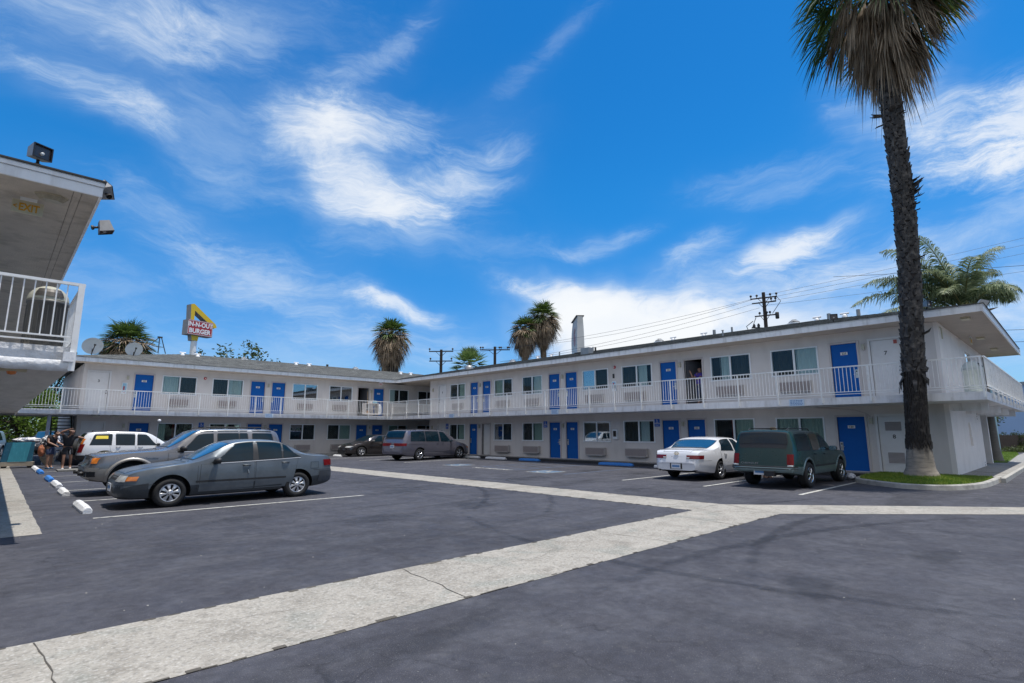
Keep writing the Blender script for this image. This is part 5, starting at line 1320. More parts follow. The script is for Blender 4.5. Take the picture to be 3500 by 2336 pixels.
c.mirror(1.62,.95,p_cv); c.seams((.22,1.05),(3.95,4.45)); c.endp('headlight',M['lens_clear'],.36,.86,.60,.69,'f',.010,skew=.1); c.endp('grille',M['car_black'],-.36,.36,.52,.60,'f',.009,False); c.endp('grille_bar',M['chrome'],-.36,.36,.605,.625,'f',.012,False); c.endp('intake',M['car_black'],-.5,.5,.28,.38,'f',.008,False); c.endp('tail_light',M['lens_red'],.5,.9,.78,.92,'r',.01)

# ---- mauve grey minivan
p_od = paint('paint_mauve_grey', (.16,.155,.19), .22, .5, .8, var=.04)
P = dict(L=5.11, R=.335, track=.84, wheels=(1.0,4.0), arch=.395, tumble=.26, paint=p_od, spokes=5, sw=.62, rim_m=M['chrome'],
 top=[(0,.46),(.03,.58),(.1,.68),(.25,.77),(.6,.90),(.9,.98),(1.0,1.01),(1.5,1.33),(1.9,1.57),(2.15,1.67),(2.6,1.73),(3.5,1.745),(4.4,1.72),(4.72,1.68),(4.82,1.58),(4.95,1.2),(5.02,1.0),(5.08,.7),(5.11,.5)],
 belt=[(0,.42),(.15,.66),(.9,.93),(2,1.0),(4.7,1.05),(4.95,1.04),(5.11,.45)],
 hw=[(0,.56),(.05,.70),(.15,.80),(.4,.89),(.9,.95),(4.5,.96),(4.85,.92),(5.0,.86),(5.11,.72)],
 bot=[(0,.28),(.1,.21),(1,.19),(4,.20),(4.8,.27),(5.11,.36)])
c = Car('parked_car', 'mauve grey minivan parked nose-in to the right wing near the inner corner', P, (18.6,26.6,0), PI+R(9), scale=(1.07,1.05,.965))
c.wheels(); c.windscreen(1.10,1.98,M['car_glass']); c.backlight(4.76,4.92,w0=.93,w1=.9)
c.door(1.52,2.52,.28,2.36,.94); c.door(2.54,3.72,.28,2.74,.95); c.win(1.62,2.46,2.14,2.50,.10); c.win(2.60,3.56,2.60,3.56,.10); c.win(3.62,4.62,3.62,4.52,.10)
c.mirror(1.70,1.06,p_od); c.seams((.28,1.02)); c.stripe('moulding',p_od,1.45,3.8,.50,.56,.022); c.stripe('slide_rail',M['car_black'],3.75,4.75,.915,.93,.004)
c.endp('tail_light',M['lens_red'],.10,.98,.82,.97,'r',.012); c.endp('headlight',M['lens_clear'],.36,.78,.60,.71,'f',.01); c.endp('indicator',M['lens_amber'],.80,1.02,.62,.72,'f',.01)
c.endp('bumper_seam',M['car_black'],0,1.3,.60,.608,'r',.004); c.plate(.78,'r')
for sg in (1,-1):
    mb = MB(); mb.tube([(2.5,sg*.62,1.71),(2.6,sg*.62,1.765),(4.3,sg*.62,1.765),(4.45,sg*.62,1.70)],.014,6); c.build(mb,'roof_rail',M['car_black'])
mb = MB()
for x in (2.9,3.9): mb.bar((x,-.62,1.775),(x,.62,1.775),.05,.02)
c.build(mb,'cross_bar',M['car_black'])

# ---- white sedan seen from behind
p_cw = paint('paint_white_sedan', (.76,.77,.80), .25, .0, .9, var=.03)
P = dict(L=4.77, R=.315, track=.765, wheels=(.95,3.57), arch=.375, tumble=.44, paint=p_cw, spokes=6, sw=.45,
 top=[(0,.44),(.03,.55),(.1,.63),(.3,.70),(.9,.83),(1.15,.89),(1.3,.94),(1.7,1.17),(2.05,1.34),(2.3,1.39),(2.7,1.405),(3.1,1.385),(3.35,1.32),(3.7,1.15),(4.0,1.025),(4.15,1.0),(4.55,.975),(4.66,.93),(4.72,.80),(4.77,.58)],
 belt=[(0,.40),(.2,.61),(1.1,.83),(2,.88),(3.5,.93),(4.3,.945),(4.6,.90),(4.77,.54)],
 hw=[(0,.52),(.05,.66),(.15,.76),(.4,.84),(1,.882),(3.6,.885),(4.2,.85),(4.5,.80),(4.68,.72),(4.77,.62)],
 bot=[(0,.27),(.1,.20),(1,.18),(3.7,.20),(4.5,.27),(4.77,.33)])
c = Car('parked_car', 'white four door sedan seen from behind, parked left of the green SUV', P, (18.42,9.12,0), PI, scale=(1.04,1.04,.965))
c.wheels(); c.windscreen(1.38,2.02); c.backlight(3.38,3.94,M['car_glass_blue'],w0=.97,w1=.90)
c.door(1.50,2.56,.27,2.40,.80); c.door(2.58,3.45,.27,3.25,.83,slope=(0,.1)); c.win(1.76,2.50,2.22,2.52,.085); c.win(2.62,3.50,2.62,3.28,.085)
c.mirror(1.78,.92,p_cw); c.seams(None,(4.02,4.66)); c.stripe('moulding',p_cw,1.45,3.3,.47,.52,.014)
tl = mat('lens_dark_red', (.16,.008,.010), .2, coat=.15, var=.2, scale=25)
c.endp('tail_light',tl,.34,.90,.70,.82,'r',.012); c.endp('reversing_light',M['lens_clear'],.34,.44,.705,.76,'r',.016); c.endp('bumper_seam',M['car_black'],0,1.3,.645,.652,'r',.004)
for z in (.52,.555): c.endp('bumper_line',mat('bumper_line',(.45,.46,.48),.5),-.8,.8,z,z+.006,'r',.004,False)
x = c.ring(.48,'r')[0][0]; mb = MB(); mb.box(x-.0,x+.012,-.2,.2,.37,.55,0); c.build(mb,'plate_recess',M['car_black']); c.plate(.46,'r')
mb = MB(); text_mb(mb,'CAMRY',.062,(c.ring(.76,'r')[0][0]+.004,0,.745),(0,1,0),(0,0,1),.003,xs=1.9); c.build(mb,'badge',M['dark_metal'])
mb = MB()
for (a, b, w_) in ((.075,.05,.008),(.03,.05,.007),(.07,.024,.007)):
    n=20
    for k in range(n): 
        t=2*PI*k/n; t2=2*PI*(k+1)/n; mb.bar((c.L-.055,a*math.cos(t),.87+b*math.sin(t)+(.015 if (a,b)==(.07,.024) else 0)),(c.L-.055,a*math.cos(t2),.87+b*math.sin(t2)+(.015 if (a,b)==(.07,.024) else 0)),w_,w_)
c.build(mb,'emblem',mat('emblem_gold',(.6,.45,.15),.25,.9))
mb = MB(); mb.tube([(4.62,-.55,.33),(4.80,-.55,.32)],.03,10); c.build(mb,'exhaust',M['dark_metal'])

# ---- dark green SUV seen from behind, left front door open
p_gr = paint('paint_dark_green', (.002,.030,.028), .3, .0, .08, var=.05)
cl2 = paint('cladding_silver_green', (.17,.23,.23), .38, .4, .3, var=.06)
P = dict(L=4.60, R=.36, track=.735, wheels=(.80,3.52), arch=.44, tumble=.21, paint=p_gr, cladz=.60, clad_m=cl2, tw=.24, spokes=6, sw=.5, rim_m=M['chrome'],
 top=[(0,.56),(.03,.70),(.08,.88),(.2,.97),(.8,1.03),(1.25,1.07),(1.35,1.11),(1.7,1.36),(2.0,1.57),(2.2,1.62),(3,1.655),(4.0,1.65),(4.30,1.635),(4.37,1.60),(4.40,1.52),(4.47,1.2),(4.52,1.0),(4.57,.72),(4.60,.58)],
 belt=[(0,.52),(.1,.80),(.3,.92),(1.3,1.01),(3,1.03),(4.3,1.04),(4.46,1.0),(4.6,.54)],
 hw=[(0,.72),(.05,.77),(.2,.81),(.8,.835),(4.2,.835),(4.45,.82),(4.60,.79)],
 bot=[(0,.42),(.1,.36),(.8,.33),(3.6,.34),(4.3,.40),(4.6,.46)])
c = Car('parked_car', 'dark green SUV with silver lower trim seen from behind, front door open on its left', P, (17.70,6.18,0), PI, scale=(1.03,1.0,.95))
c.wheels(); c.windscreen(1.42,2.02,M['car_glass']); c.backlight(4.385,4.455,mat('rear_glass_dark',(.002,.012,.022),.05,coat=.0,spec=.4,var=.3,scale=2),w0=.93,w1=.93)
c.door(1.40,2.38,.60,2.2,.93); c.door(2.40,3.10,.60,2.95,.94,slope=(0,.02)); c.win(1.72,2.34,2.12,2.36,.085); c.win(2.44,3.06,2.44,3.06,.085,m=mat('glass_tan_reflection',(.05,.043,.035),.08,coat=.5,var=.5,scale=3)); c.win(3.18,4.18,3.18,4.14,.085)
c.mirror(1.78,1.06,s=1.2); c.seams((.2,1.2)); c.arch_trim(cl2,.05,.02); c.stripe('moulding',M['car_black'],1.3,3.1,.575,.63,.018)
c.endp('tail_light',M['lens_red'],.64,.80,.68,.97,'r',.014); c.endp('reversing_light',M['lens_clear'],.65,.79,.62,.675,'r',.014)
c.endp('bumper',cl2,-1.0,1.0,.50,.60,'r',.05,False); c.endp('bumper_step',M['car_black'],-.95,.95,.60,.635,'r',.045,False); c.endp('bumper_step',M['car_black'],-.95,.95,.555,.575,'r',.056,False)
mb = MB(); text_mb(mb,'CHEVROLET',.07,(c.ring(.70,'r')[0][0]+.012,-.34,.70),(0,1,0),(0,0,1),.003,xs=1.25); c.build(mb,'badge',M['chrome'])
c.endp('tailgate_seam',M['car_black'],-.60,.60,.905,.912,'r',.004,False); c.plate(.46,'r',y=-.08)
mb = MB(); mb.box(4.55,4.72,.08,.34,.36,.5); c.build(mb,'tow_hitch',M['car_black'])
for sg in (1,-1):
    mb = MB(); mb.tube([(2.4,sg*.52,1.625),(2.5,sg*.52,1.685),(3.95,sg*.52,1.69),(4.1,sg*.52,1.63)],.016,6); c.build(mb,'roof_rail',M['car_black'])
mb = MB(); mb.bar((3.9,-.52,1.69),(3.9,.52,1.69),.05,.025); c.build(mb,'cross_bar',M['car_black'])
# open front left door (car faces +X, its left side is +Y => local -y after the half turn)
mb = MB(); ang = R(76)
def dp(u, z): return (1.42+math.cos(ang)*u, -.84-math.sin(ang)*u, z)
def slabq(u0,u1,z0,z1,mi,t=.035):
    n = Vector((math.sin(ang),-math.cos(ang),0))*t
    a=[Vector(dp(u0,z0)),Vector(dp(u1,z0)),Vector(dp(u1,z1)),Vector(dp(u0,z1))]; b=[p+n for p in a]; mb.add(a+b,[(0,1,2,3),(7,6,5,4),(0,4,5,1),(1,5,6,2),(2,6,7,3),(3,7,4,0)],mi)
slabq(0,.92,.5,1.02,0); slabq(.30,.92,1.53,1.57,0); slabq(.88,.92,1.02,1.53,0); slabq(.05,.12,1.02,1.12,0); mb.bar(dp(.03,1.02),dp(.32,1.55),.04,.04,0); slabq(.08,.88,1.02,1.53,1,.006)
c.build(mb,'open_door',[M['car_black'],M['glass_refl']])

# ---- background cars at the far left street side
def simple_car(label, col, loc, rz, suv=True, sc=1.0):
    p = paint('paint_far', col, .3, .3, .8)
    P = dict(L=4.6, R=.34, track=.76, wheels=(.9,3.6), arch=.41, tumble=.3, paint=p,
     top=[(0,.56),(.05,.75),(.2,.9),(1.1,1.02),(1.3,1.1),(2.0,1.6),(2.3,1.68),(3.9,1.68),(4.25,1.6),(4.45,1.1),(4.6,.6)] if suv else [(0,.45),(.05,.58),(.3,.70),(1.1,.86),(1.3,.93),(2.0,1.33),(2.5,1.4),(3.1,1.35),(3.8,1.03),(4.4,1.0),(4.55,.85),(4.6,.6)],
     belt=[(0,.5),(.2,.78),(1.3,1.0),(4.3,1.05),(4.6,.55)] if suv else [(0,.4),(.3,.62),(1.2,.84),(4.2,.95),(4.6,.55)],
     hw=[(0,.6),(.08,.74),(.3,.84),(1,.89),(4,.89),(4.4,.82),(4.6,.7)], bot=[(0,.36),(.1,.28),(4.3,.3),(4.6,.4)])
    c = Car('parked_car', label, P, loc, rz, group='cars parked on the street behind the left end', scale=(sc,sc,sc))
    c.wheels(); c.windscreen(1.4,2.0); c.win(1.7,2.6,2.2,2.58,.09); c.win(2.66,3.5,2.66,3.4,.09)
    c.endp('headlight',M['lens_clear'],.4,.8,.62,.72,'f',.01); c.endp('grille',M['chrome'],-.35,.35,.6,.7,'f',.01,False); return c
simple_car('light blue SUV with chrome grille at the far left behind the cloth pile', (.30,.42,.52), (-.5,47.5,0), R(75))
simple_car('dark grey car behind the light blue SUV at the far left', (.05,.055,.07), (3.2,53,0), R(80))
simple_car('white car partly behind the palm trunk at the far left', (.6,.6,.6), (5.6,55,0), R(82), False)
simple_car('dark blue low car behind the steel column at the far left', (.04,.06,.10), (6.3,48.5,0), R(20), False)
simple_car('maroon car beyond the hedge at the far right', (.12,.03,.04), (66,6.6,0), R(80), False)
# ------------------------------------------------------------------ palms and trees
M['frond_green'] = foliage('frond_green', (.035,.07,.015), (.11,.17,.035), 1.2, .3)
M['frond_young'] = foliage('frond_young', (.06,.12,.03), (.20,.28,.09), 1.5, .35)
M['frond_dead'] = foliage('frond_dead', (.09,.06,.036), (.60,.46,.32), 1.6, .3, .8)
M['frond_yellow'] = foliage('frond_yellow', (.35,.2,.02), (.5,.35,.05), 1.6, .3)
M['trunk_dark'] = mat('palm_bark_dark', (.03,.026,.024), .95, var=.45, scale=5, bump=.6, bscale=25, dirt=((.15,.13,.11),.5,7))
M['boot'] = mat('palm_boots', (.055,.05,.047), .9, var=.5, scale=9, bump=.5, bscale=40, dirt=((.24,.21,.18),.75,7))
M['trunk_pale'] = mat('palm_base_pale', (.30,.26,.215), .9, var=.2, scale=3, bump=.5, bscale=22, dirt=((.08,.07,.06),.7,2.2), stretch=(1,1,5))
M['trunk_grey'] = mat('trunk_grey', (.19,.175,.155), .9, var=.25, scale=4, bump=.4, bscale=20, stretch=(1,1,6))
M['petiole'] = mat('petiole', (.16,.15,.05), .6, var=.2, scale=5)
M['petiole_dead'] = mat('petiole_dead', (.22,.14,.08), .8, var=.3, scale=5)

def fan(mb, hub, az, el, plen, blade, rnd, mi=0, pmi=1, nb=20, spread=105, droop=.35, fold=0., width=.035, sag=.12, seg=3):
    """fan frond: petiole from hub, then a palmate blade with free drooping tips"""
    d = Vector((math.cos(az)*math.cos(el), math.sin(az)*math.cos(el), math.sin(el)))
    side = Vector((-math.sin(az), math.cos(az), 0)); 
    pts = []
    for i in range(5):
        t = i/4; pts.append(hub+d*plen*t+Vector((0,0,-sag*plen*t*t)))
    mb.tube(pts, [.022,.018,.014,.011,.009] if width > .02 else [.03]*5, 4 if width > .02 else 3, pmi, caps=False)
    P = pts[-1]; f = (pts[-1]-pts[-2]).normalized(); nrm = side.cross(f).normalized()
    if nrm.z < 0: nrm = -nrm
    for k in range(nb):
        a = R(-spread+2*spread*(k+.5)/nb+rnd.uniform(-3,3)); ln = blade*(1-.28*(abs(a)/R(spread))**2)*rnd.uniform(.88,1.08)
        dr = (f*math.cos(a)+side*math.sin(a)); dr = (dr+nrm*fold*abs(math.sin(a))).normalized()
        wv = dr.cross(nrm).normalized()*width*.5
        tw = nrm*rnd.uniform(-.3,.3)*width
        vs = []
        for s in range(seg+1):
            t = s/seg; c_ = P+dr*ln*t+Vector((0,0,-droop*ln*t**2.2*rnd.uniform(.8,1.3)))
            ww = (.35+1.3*t if t < .5 else 2*(1-t)**.8) if s < seg else 0
            if s == seg: vs.append(c_)
            else: vs += [c_-wv*ww-tw, c_+wv*ww+tw]
        fs = [(2*i,2*i+1,2*i+3,2*i+2) for i in range(seg-1)]+[(2*seg-2,2*seg-1,2*seg)]
        mb.add(vs, fs, mi, False)

def fan_palm(name, label, loc, hub_h, crown, seed, group=None, trunk_r=(.26,.2), green=46, dead=40, nb=13, skirt=1.9, lean=(0,0), young=False, tmat='trunk_grey', seg=2, wid=.075, skirt_r=.5):
    rnd = random.Random(seed); o = thing(name, label, 'palm tree', loc, group=group)
    tr = MB(); pts = []; rr = []
    for i in range(16):
        t = i/15; pts.append((lean[0]*t*t, lean[1]*t*t, hub_h*t)); rr.append(trunk_r[0]+(trunk_r[1]-trunk_r[0])*t+.25*trunk_r[0]*math.exp(-t*12))
    tr.tube(pts, rr, 12); tr.build('trunk', M[tmat], o)
    hub = Vector((lean[0],lean[1],hub_h)); cr = MB(); dk = MB()
    for i in range(green):
        t = (i+.5)/green; el = (R(86)-R(100)*t if young else R(82)-R(82+38)*t**.75); az = i*2.39996+rnd.uniform(-.2,.2)
        fan(dk if (t > .35 and rnd.random() < .42 and not young) else cr, hub+Vector((0,0,.25*(1-t))), az, el, crown*(rnd.uniform(.42,.58) if young else rnd.uniform(.25,.56)), crown*rnd.uniform(.42,.58), rnd, 0, 1, nb, 95, .32 if not young else .12, .35, wid, .16 if not young else .06, seg)
    cr.build('crown', [M['frond_young' if young else 'frond_green'], M['petiole']], o, fix=False)
    if dead:
        for i in range(dead):
            t = (i+.5)/dead; el = R(12)-R(90)*t**.6; az = i*2.39996+rnd.uniform(-.3,.3); h0 = hub+Vector((0,0,-skirt*.45*t))
            fan(dk, h0, az, el, crown*rnd.uniform(.35,.6)*(1-.5*t), crown*rnd.uniform(.38,.52), rnd, 0, 1, max(7,nb-4), 42, .75, .1, wid*.8, .2, seg)
        if skirt > 2.2:
            for i in range(int(dead*1.6)):
                t = (i+.5)/(dead*1.6); az = i*2.39996; h0 = hub+Vector((0,0,-.6-skirt*.75*t)); fan(dk, h0, az, R(-74), .35, 1.05, rnd, 0, 1, 7, 20, .5, .1, wid*.8, .2, seg)
        dk.build('dead_fronds', [M['frond_dead'], M['petiole_dead']], o, fix=False)
    return o

# ---- the big palm by the right wing
bp_ = thing('fan_palm', 'very tall fan palm with shaggy dark trunk and pale base on the kerbed grass island', 'palm tree', (PALM.x, PALM.y, .2))
rnd = random.Random(21)
HUB = 16.7
def tc(z): return Vector((+.16*math.sin(z*.33)+.026*z, -.027*z+.08*math.sin(z*.45+1)-.06, z))
def tr_r(z):
    if z < .25: return .47-.4*z
    if z < 1.2: return .37-.10*(z-.25)/.95
    return .27-.03*(z-1.2)/12
mb = MB()
zz = [-.15+i*.1 for i in range(int((HUB+.3)/.1))]
vs = []; n = 40
for z in zz:
    c0 = tc(max(z,0)); r0 = tr_r(max(z,0))
    for j in range(n):
        a = 2*PI*j/n; w = 1+.05*noise.noise(Vector((math.cos(a)*2,math.sin(a)*2,z*1.2)))+.03*noise.noise(Vector((math.cos(a)*6,math.sin(a)*6,z*5)))
        if z < .3: w += .07*math.sin(a*5+1)*(.3-z)
        vs.append((c0.x+r0*w*math.cos(a), c0.y+r0*w*math.sin(a), z))
fs = [(i*n+j,i*n+(j+1)%n,(i+1)*n+(j+1)%n,(i+1)*n+j) for i in range(len(zz)-1) for j in range(n)]
mb.add(vs, fs, 0, True)
for i, f in enumerate(mb.f):
    z = mb.v[f[0]][2]; a_ = math.atan2(mb.v[f[0]][1], mb.v[f[0]][0]); mb.mi[i] = 0
def trunk_blend():
    m = M['trunk_pale'].copy(); m.name = 'palm_trunk'; nt = m.node_tree; L = nt.links.new; b = nt.nodes['Principled BSDF']; src = b.inputs['Base Color'].links[0].from_socket
    tc_ = nd(nt,'ShaderNodeTexCoord'); sp = nd(nt,'ShaderNodeSeparateXYZ'); L(tc_.outputs['Object'], sp.inputs[0]); n = nd(nt,'ShaderNodeTexNoise'); n.inputs['Scale'].default_value = 4.5; n.inputs['Detail'].default_value = 8
    mp = nd(nt,'ShaderNodeMapping'); mp.inputs['Scale'].default_value = (1.6,1.6,.5); L(tc_.outputs['Object'], mp.inputs[0]); L(mp.outputs[0], n.inputs[0])
    a = nd(nt,'ShaderNodeMath',operation='MULTIPLY_ADD'); L(n.outputs['Fac'], a.inputs[0]); a.inputs[1].default_value = .9; L(sp.outputs[2], a.inputs[2])
    r = nd(nt,'ShaderNodeMapRange'); r.inputs['From Min'].default_value = 1.12; r.inputs['From Max'].default_value = 1.35; L(a.outputs[0], r.inputs['Value'])
    mx = nd(nt,'ShaderNodeMix',data_type='RGBA'); L(r.outputs[0], mx.inputs['Factor']); L(src, mx.inputs['A']); mx.inputs['B'].default_value = (.035,.028,.025,1); L(mx.outputs['Result'], b.inputs['Base Color']); return m
mb.build('trunk', [trunk_blend(), M['trunk_pale']], bp_)
# clipped leaf bases in a criss-cross spiral
def boot_set(z0, z1, dz, ln, wd, out, name, m, per=13):
    mb = MB(); z = z0; row = 0
    while z < z1:
        c0 = tc(z); r0 = tr_r(z)-.02
        for k in range(per):
            if rnd.random() < .06: continue
            a = 2*PI*(k+.5*(row%2))/per+rnd.uniform(-.13,.13); d = Vector((math.cos(a),math.sin(a),0)); s = Vector((-math.sin(a),math.cos(a),0)); L_ = ln*rnd.uniform(.55,1.35); w = wd*rnd.uniform(.7,1.25); o_ = out*rnd.uniform(.5,1.7); tilt = rnd.uniform(-.25,.25)
            b = c0+d*r0+Vector((0,0,rnd.uniform(-.03,.03))); up = Vector((0,0,1)); t = b+d*o_+up*L_*.8+s*tilt*L_
            vs = [b-s*w*.5, b+s*w*.5, b+s*w*.42+d*.045-up*.03, b-s*w*.42+d*.045-up*.03, t-s*w*.28, t+s*w*.28, t+s*w*.2+d*.03, t-s*w*.2+d*.03]
            mb.add(vs, [(0,1,5,4),(1,2,6,5),(2,3,7,6),(3,0,4,7),(4,5,6,7)], 0)
        z += dz; row += 1
    return mb.build(name, M[m], bp_, fix=False)
boot_set(3.15, HUB-2.9, .115, .21, .16, .042, 'leaf_bases', 'boot', 10)
boot_set(.85, 3.1, .075, .17, .035, .012, 'bark_fibres', 'trunk_dark', 44)
mb = MB()   # few long broken stubs and peeling strips
for z, k, ln, dn in ((2.95,14,.42,-1),(3.2,14,.3,-.6),(4.3,5,.35,.5),(6.6,5,.3,.3),(8.7,12,.42,.5),(9.1,8,.4,.5),(8.3,6,.25,.4),(11.35,10,.4,-.25),(11.5,8,.45,.25)):
    for i in range(k):
        a = rnd.random()*6.28 if z not in (8.7,9.1) else R(-75+rnd.uniform(-50,50)); c0 = tc(z); d = Vector((math.cos(a),math.sin(a),0)); b = c0+d*(tr_r(z)-.02)+Vector((0,0,rnd.uniform(-.12,.12)))
        e = b+d*ln*(.35 if dn < 0 and z < 4 else .75)*rnd.uniform(.6,1.2)+Vector((0,0,dn*ln*rnd.uniform(.5,1.1))); s = Vector((-math.sin(a),math.cos(a),0))*.06
        mid = (b+e)/2+d*.05; mb.add([b-s,b+s,mid+s*.8,mid-s*.8,e+s*.35,e-s*.35],[(0,1,2,3),(3,2,4,5)],0); mb.add([b-s+d*.03,b+s+d*.03,mid+s*.8+d*.03,mid-s*.8+d*.03,e+s*.35,e-s*.35],[(0,1,2,3),(3,2,4,5)],0)
o = mb.build('broken_stubs', M['boot'], bp_, fix=False); o['kind'] = 'stuff'
hub = tc(HUB)
cr = MB()
for i in range(64):
    t = (i+.5)/64; el = R(75)-R(75+32)*t**.8; az = i*2.39996+rnd.uniform(-.2,.2)
    fan(cr, hub+Vector((0,0,.5-.8*t)), az, el, rnd.uniform(1.15,1.9), rnd.uniform(1.1,1.5), rnd, 0, 1, 26, 100, .55, .3, .05, .28, 4)
cr.build('crown', [M['frond_green'], M['petiole']], bp_, fix=False)
dk = MB()
for i in range(150):
    t = (i+.5)/150; el = R(-8)-R(74)*t**.6; az = i*2.39996+rnd.uniform(-.3,.3)
    fan(dk, hub+Vector((0,0,.2-2.0*t)), az, el, rnd.uniform(.75,1.75)*(1-.6*t), rnd.uniform(.85,1.45), rnd, 0, 1, 19, rnd.choice((16,24,40,62)), rnd.uniform(.35,1.4), rnd.uniform(.0,.5), .040, .35, 4)
dk.build('dead_fronds', [M['frond_dead'], M['petiole_dead']], bp_, fix=False)
yk = MB()
for az in (-1.1,-.8): fan(yk, hub, az, R(-12), 1.5, 1.2, rnd, 0, 1, 24, 80, .6, .2, .05, .3, 4)
yk.build('yellow_frond', [M['frond_yellow'], M['petiole']], bp_, fix=False)

# ---- palms behind the roofs
GP = 'fan palms rising behind the motel roofs'
fan_palm('fan_palm','squat bushy fan palm crown directly behind the satellite dishes',(7.95,58.8,0),9.4,3.1,1,GP,green=120,dead=90,nb=16,skirt=1.8)
fan_palm('fan_palm','thick shaggy palm with a long skirt of dead fronds near the middle of the roofline',(27.35,45.8,0),10.9,2.35,2,GP,(.9,.75),green=90,dead=190,nb=14,skirt=4.4,tmat='trunk_dark')
fan_palm('fan_palm','young open fan palm with stiff green fronds between the two crossarm poles',(38.0,46.7,0),8.7,2.5,3,GP,green=42,dead=6,nb=18,young=True,wid=.085)
fan_palm('fan_palm','shorter browner palm of the close pair left of the oval pylon',(41.1,41.0,0),12.6,2.1,4,GP,green=80,dead=140,nb=14,skirt=2.9)
fan_palm('fan_palm','taller palm of the close pair left of the oval pylon',(43.2,40.2,0),14.1,2.45,5,GP,green=100,dead=120,nb=14,skirt=3.0)

# ---- queen palm behind the right wing end
def pinnate(mb, hub, az, el, ln, rnd, mi=0, pmi=1, n=60, droop=.9, leaf=.55, hang=.75, curl=0):
    pts = []; k = 16; d = Vector((math.cos(az)*math.cos(el), math.sin(az)*math.cos(el), math.sin(el)))
    p = hub.copy(); step = ln/k
    for i in range(k+1):
        pts.append(p.copy()); t = i/k; dd = (d+Vector((0,0,-droop*t*t*1.8))).normalized(); p = p+dd*step
    mb.tube(pts, [.05*(1-.85*i/k) for i in range(k+1)], 5, pmi, caps=False)
    for i in range(n):
        t = .16+.84*i/n; q = t*k; a = int(min(k-1,q)); fr = q-a; c0 = pts[a]*(1-fr)+pts[a+1]*fr; f = (pts[a+1]-pts[a]).normalized(); s = f.cross(Vector((0,0,1))); s = s.normalized() if s.length > .05 else Vector((1,0,0))
        for sg in (-1,1):
            l = leaf*(math.sin(PI*min(1,t*.9+.12))**.6)*rnd.uniform(.75,1.15); dr = (s*sg*rnd.uniform(.6,1)+f*.55+Vector((0,0,rnd.uniform(-.15,.35)))).normalized()
            w = f*.014; m1 = c0+dr*l*.45; m2 = c0+dr*l*.8+Vector((0,0,-hang*l*.28)); e = c0+dr*l*.95+Vector((0,0,-hang*l*rnd.uniform(.6,.95)))
            mb.add([c0-w,c0+w,m1+w*1.6,m1-w*1.6,m2+w*1.2,m2-w*1.2,e],[(0,1,2,3),(3,2,4,5),(5,4,6)],mi)
qp = thing('queen_palm','feathery queen palm leaning out behind the end of the right wing roof','palm tree',(34.4,3.05,0))
M['queen_leaf'] = foliage('queen_leaf',(.07,.115,.045),(.33,.38,.22),1.1,.35)
rnd = random.Random(9); mb = MB(); pts=[(0,0,0),(0,0,.25),(0,0,.8),(.0,0,2),(0,0,4),(-.1,.12,6),(-.25,.3,7.5)]; mb.tube(pts,[.42,.3,.23,.2,.18,.17,.2],14); mb.build('trunk',M['trunk_grey'],qp)
mb = MB(); h = Vector((-.25,.3,7.35))
for az, el, ln, dr in ((128,26,5.6,.7),(138,56,5.4,.62),(132,74,4.9,.6),(-40,68,4.6,.62),(143,10,5.2,.55),(133,38,5.4,.7),(136,60,4.2,.8),(126,46,4.6,.8),(205,66,3.6,.8),(-40,66,3.3,.8),(-50,45,2.9,1.0),(60,60,3.2,.8),(10,55,3,.9),(200,60,2.8,.8),(170,40,3.0,.9),(240,40,2.8,.9),(300,58,2.6,.9),(-75,55,2.6,1.2),(100,80,2.8,.7),(135,33,3.9,.85),(110,50,4.0,.9),(150,56,3.9,.9),(120,12,4.2,.7),(25,70,3.8,.55),(-48,40,2.6,.9)):
    pinnate(mb, h, R(az), R(el), ln, rnd, droop=dr, leaf=.85, hang=.8, n=96)
mb.build('crown',[M['queen_leaf'],M['petiole']],qp,fix=False)
mb = MB()
for az, el in ((-60,18),(-40,30),(140,25)):
    d = Vector((math.cos(R(az))*math.cos(R(el)),math.sin(R(az))*math.cos(R(el)),math.sin(R(el)))); b=h+Vector((0,0,-.3)); s=Vector((0,0,.09))
    mb.add([b,b+d*.7+s*1.5,b+d*1.5,b+d*.7-s],[(0,1,2,3)])
mb.build('spathe',M['petiole_dead'],qp,fix=False)

# ---- broadleaf foliage: leaf faces spread in clumps
M['leaf_olive'] = foliage('leaf_olive',(.03,.055,.015),(.14,.17,.06),.8,.3); M['leaf_bright'] = foliage('leaf_bright',(.05,.10,.015),(.20,.30,.05),.7,.35); M['leaf_dark'] = foliage('leaf_dark',(.014,.03,.008),(.07,.10,.03),.8,.25); M['hedge'] = foliage('hedge_leaf',(.03,.055,.02),(.13,.16,.06),2.5,.25)
def leaf_clumps(mb, clumps, per, size, rnd, mi=0):
    for (c0, r0) in clumps:
        for i in range(per):
            d = Vector((rnd.gauss(0,1),rnd.gauss(0,1),rnd.gauss(0,.8))); d = d.normalized()*r0*rnd.random()**.45
            p = Vector(c0)+d; a = Vector((rnd.gauss(0,1),rnd.gauss(0,1),rnd.gauss(0,.6))).normalized(); b = a.cross(Vector((rnd.random(),rnd.random(),1))).normalized(); s = size*rnd.uniform(.6,1.3)
            mb.add([p-a*s,p+b*s*.45,p+a*s,p-b*s*.45],[(0,1,2,3)],mi)
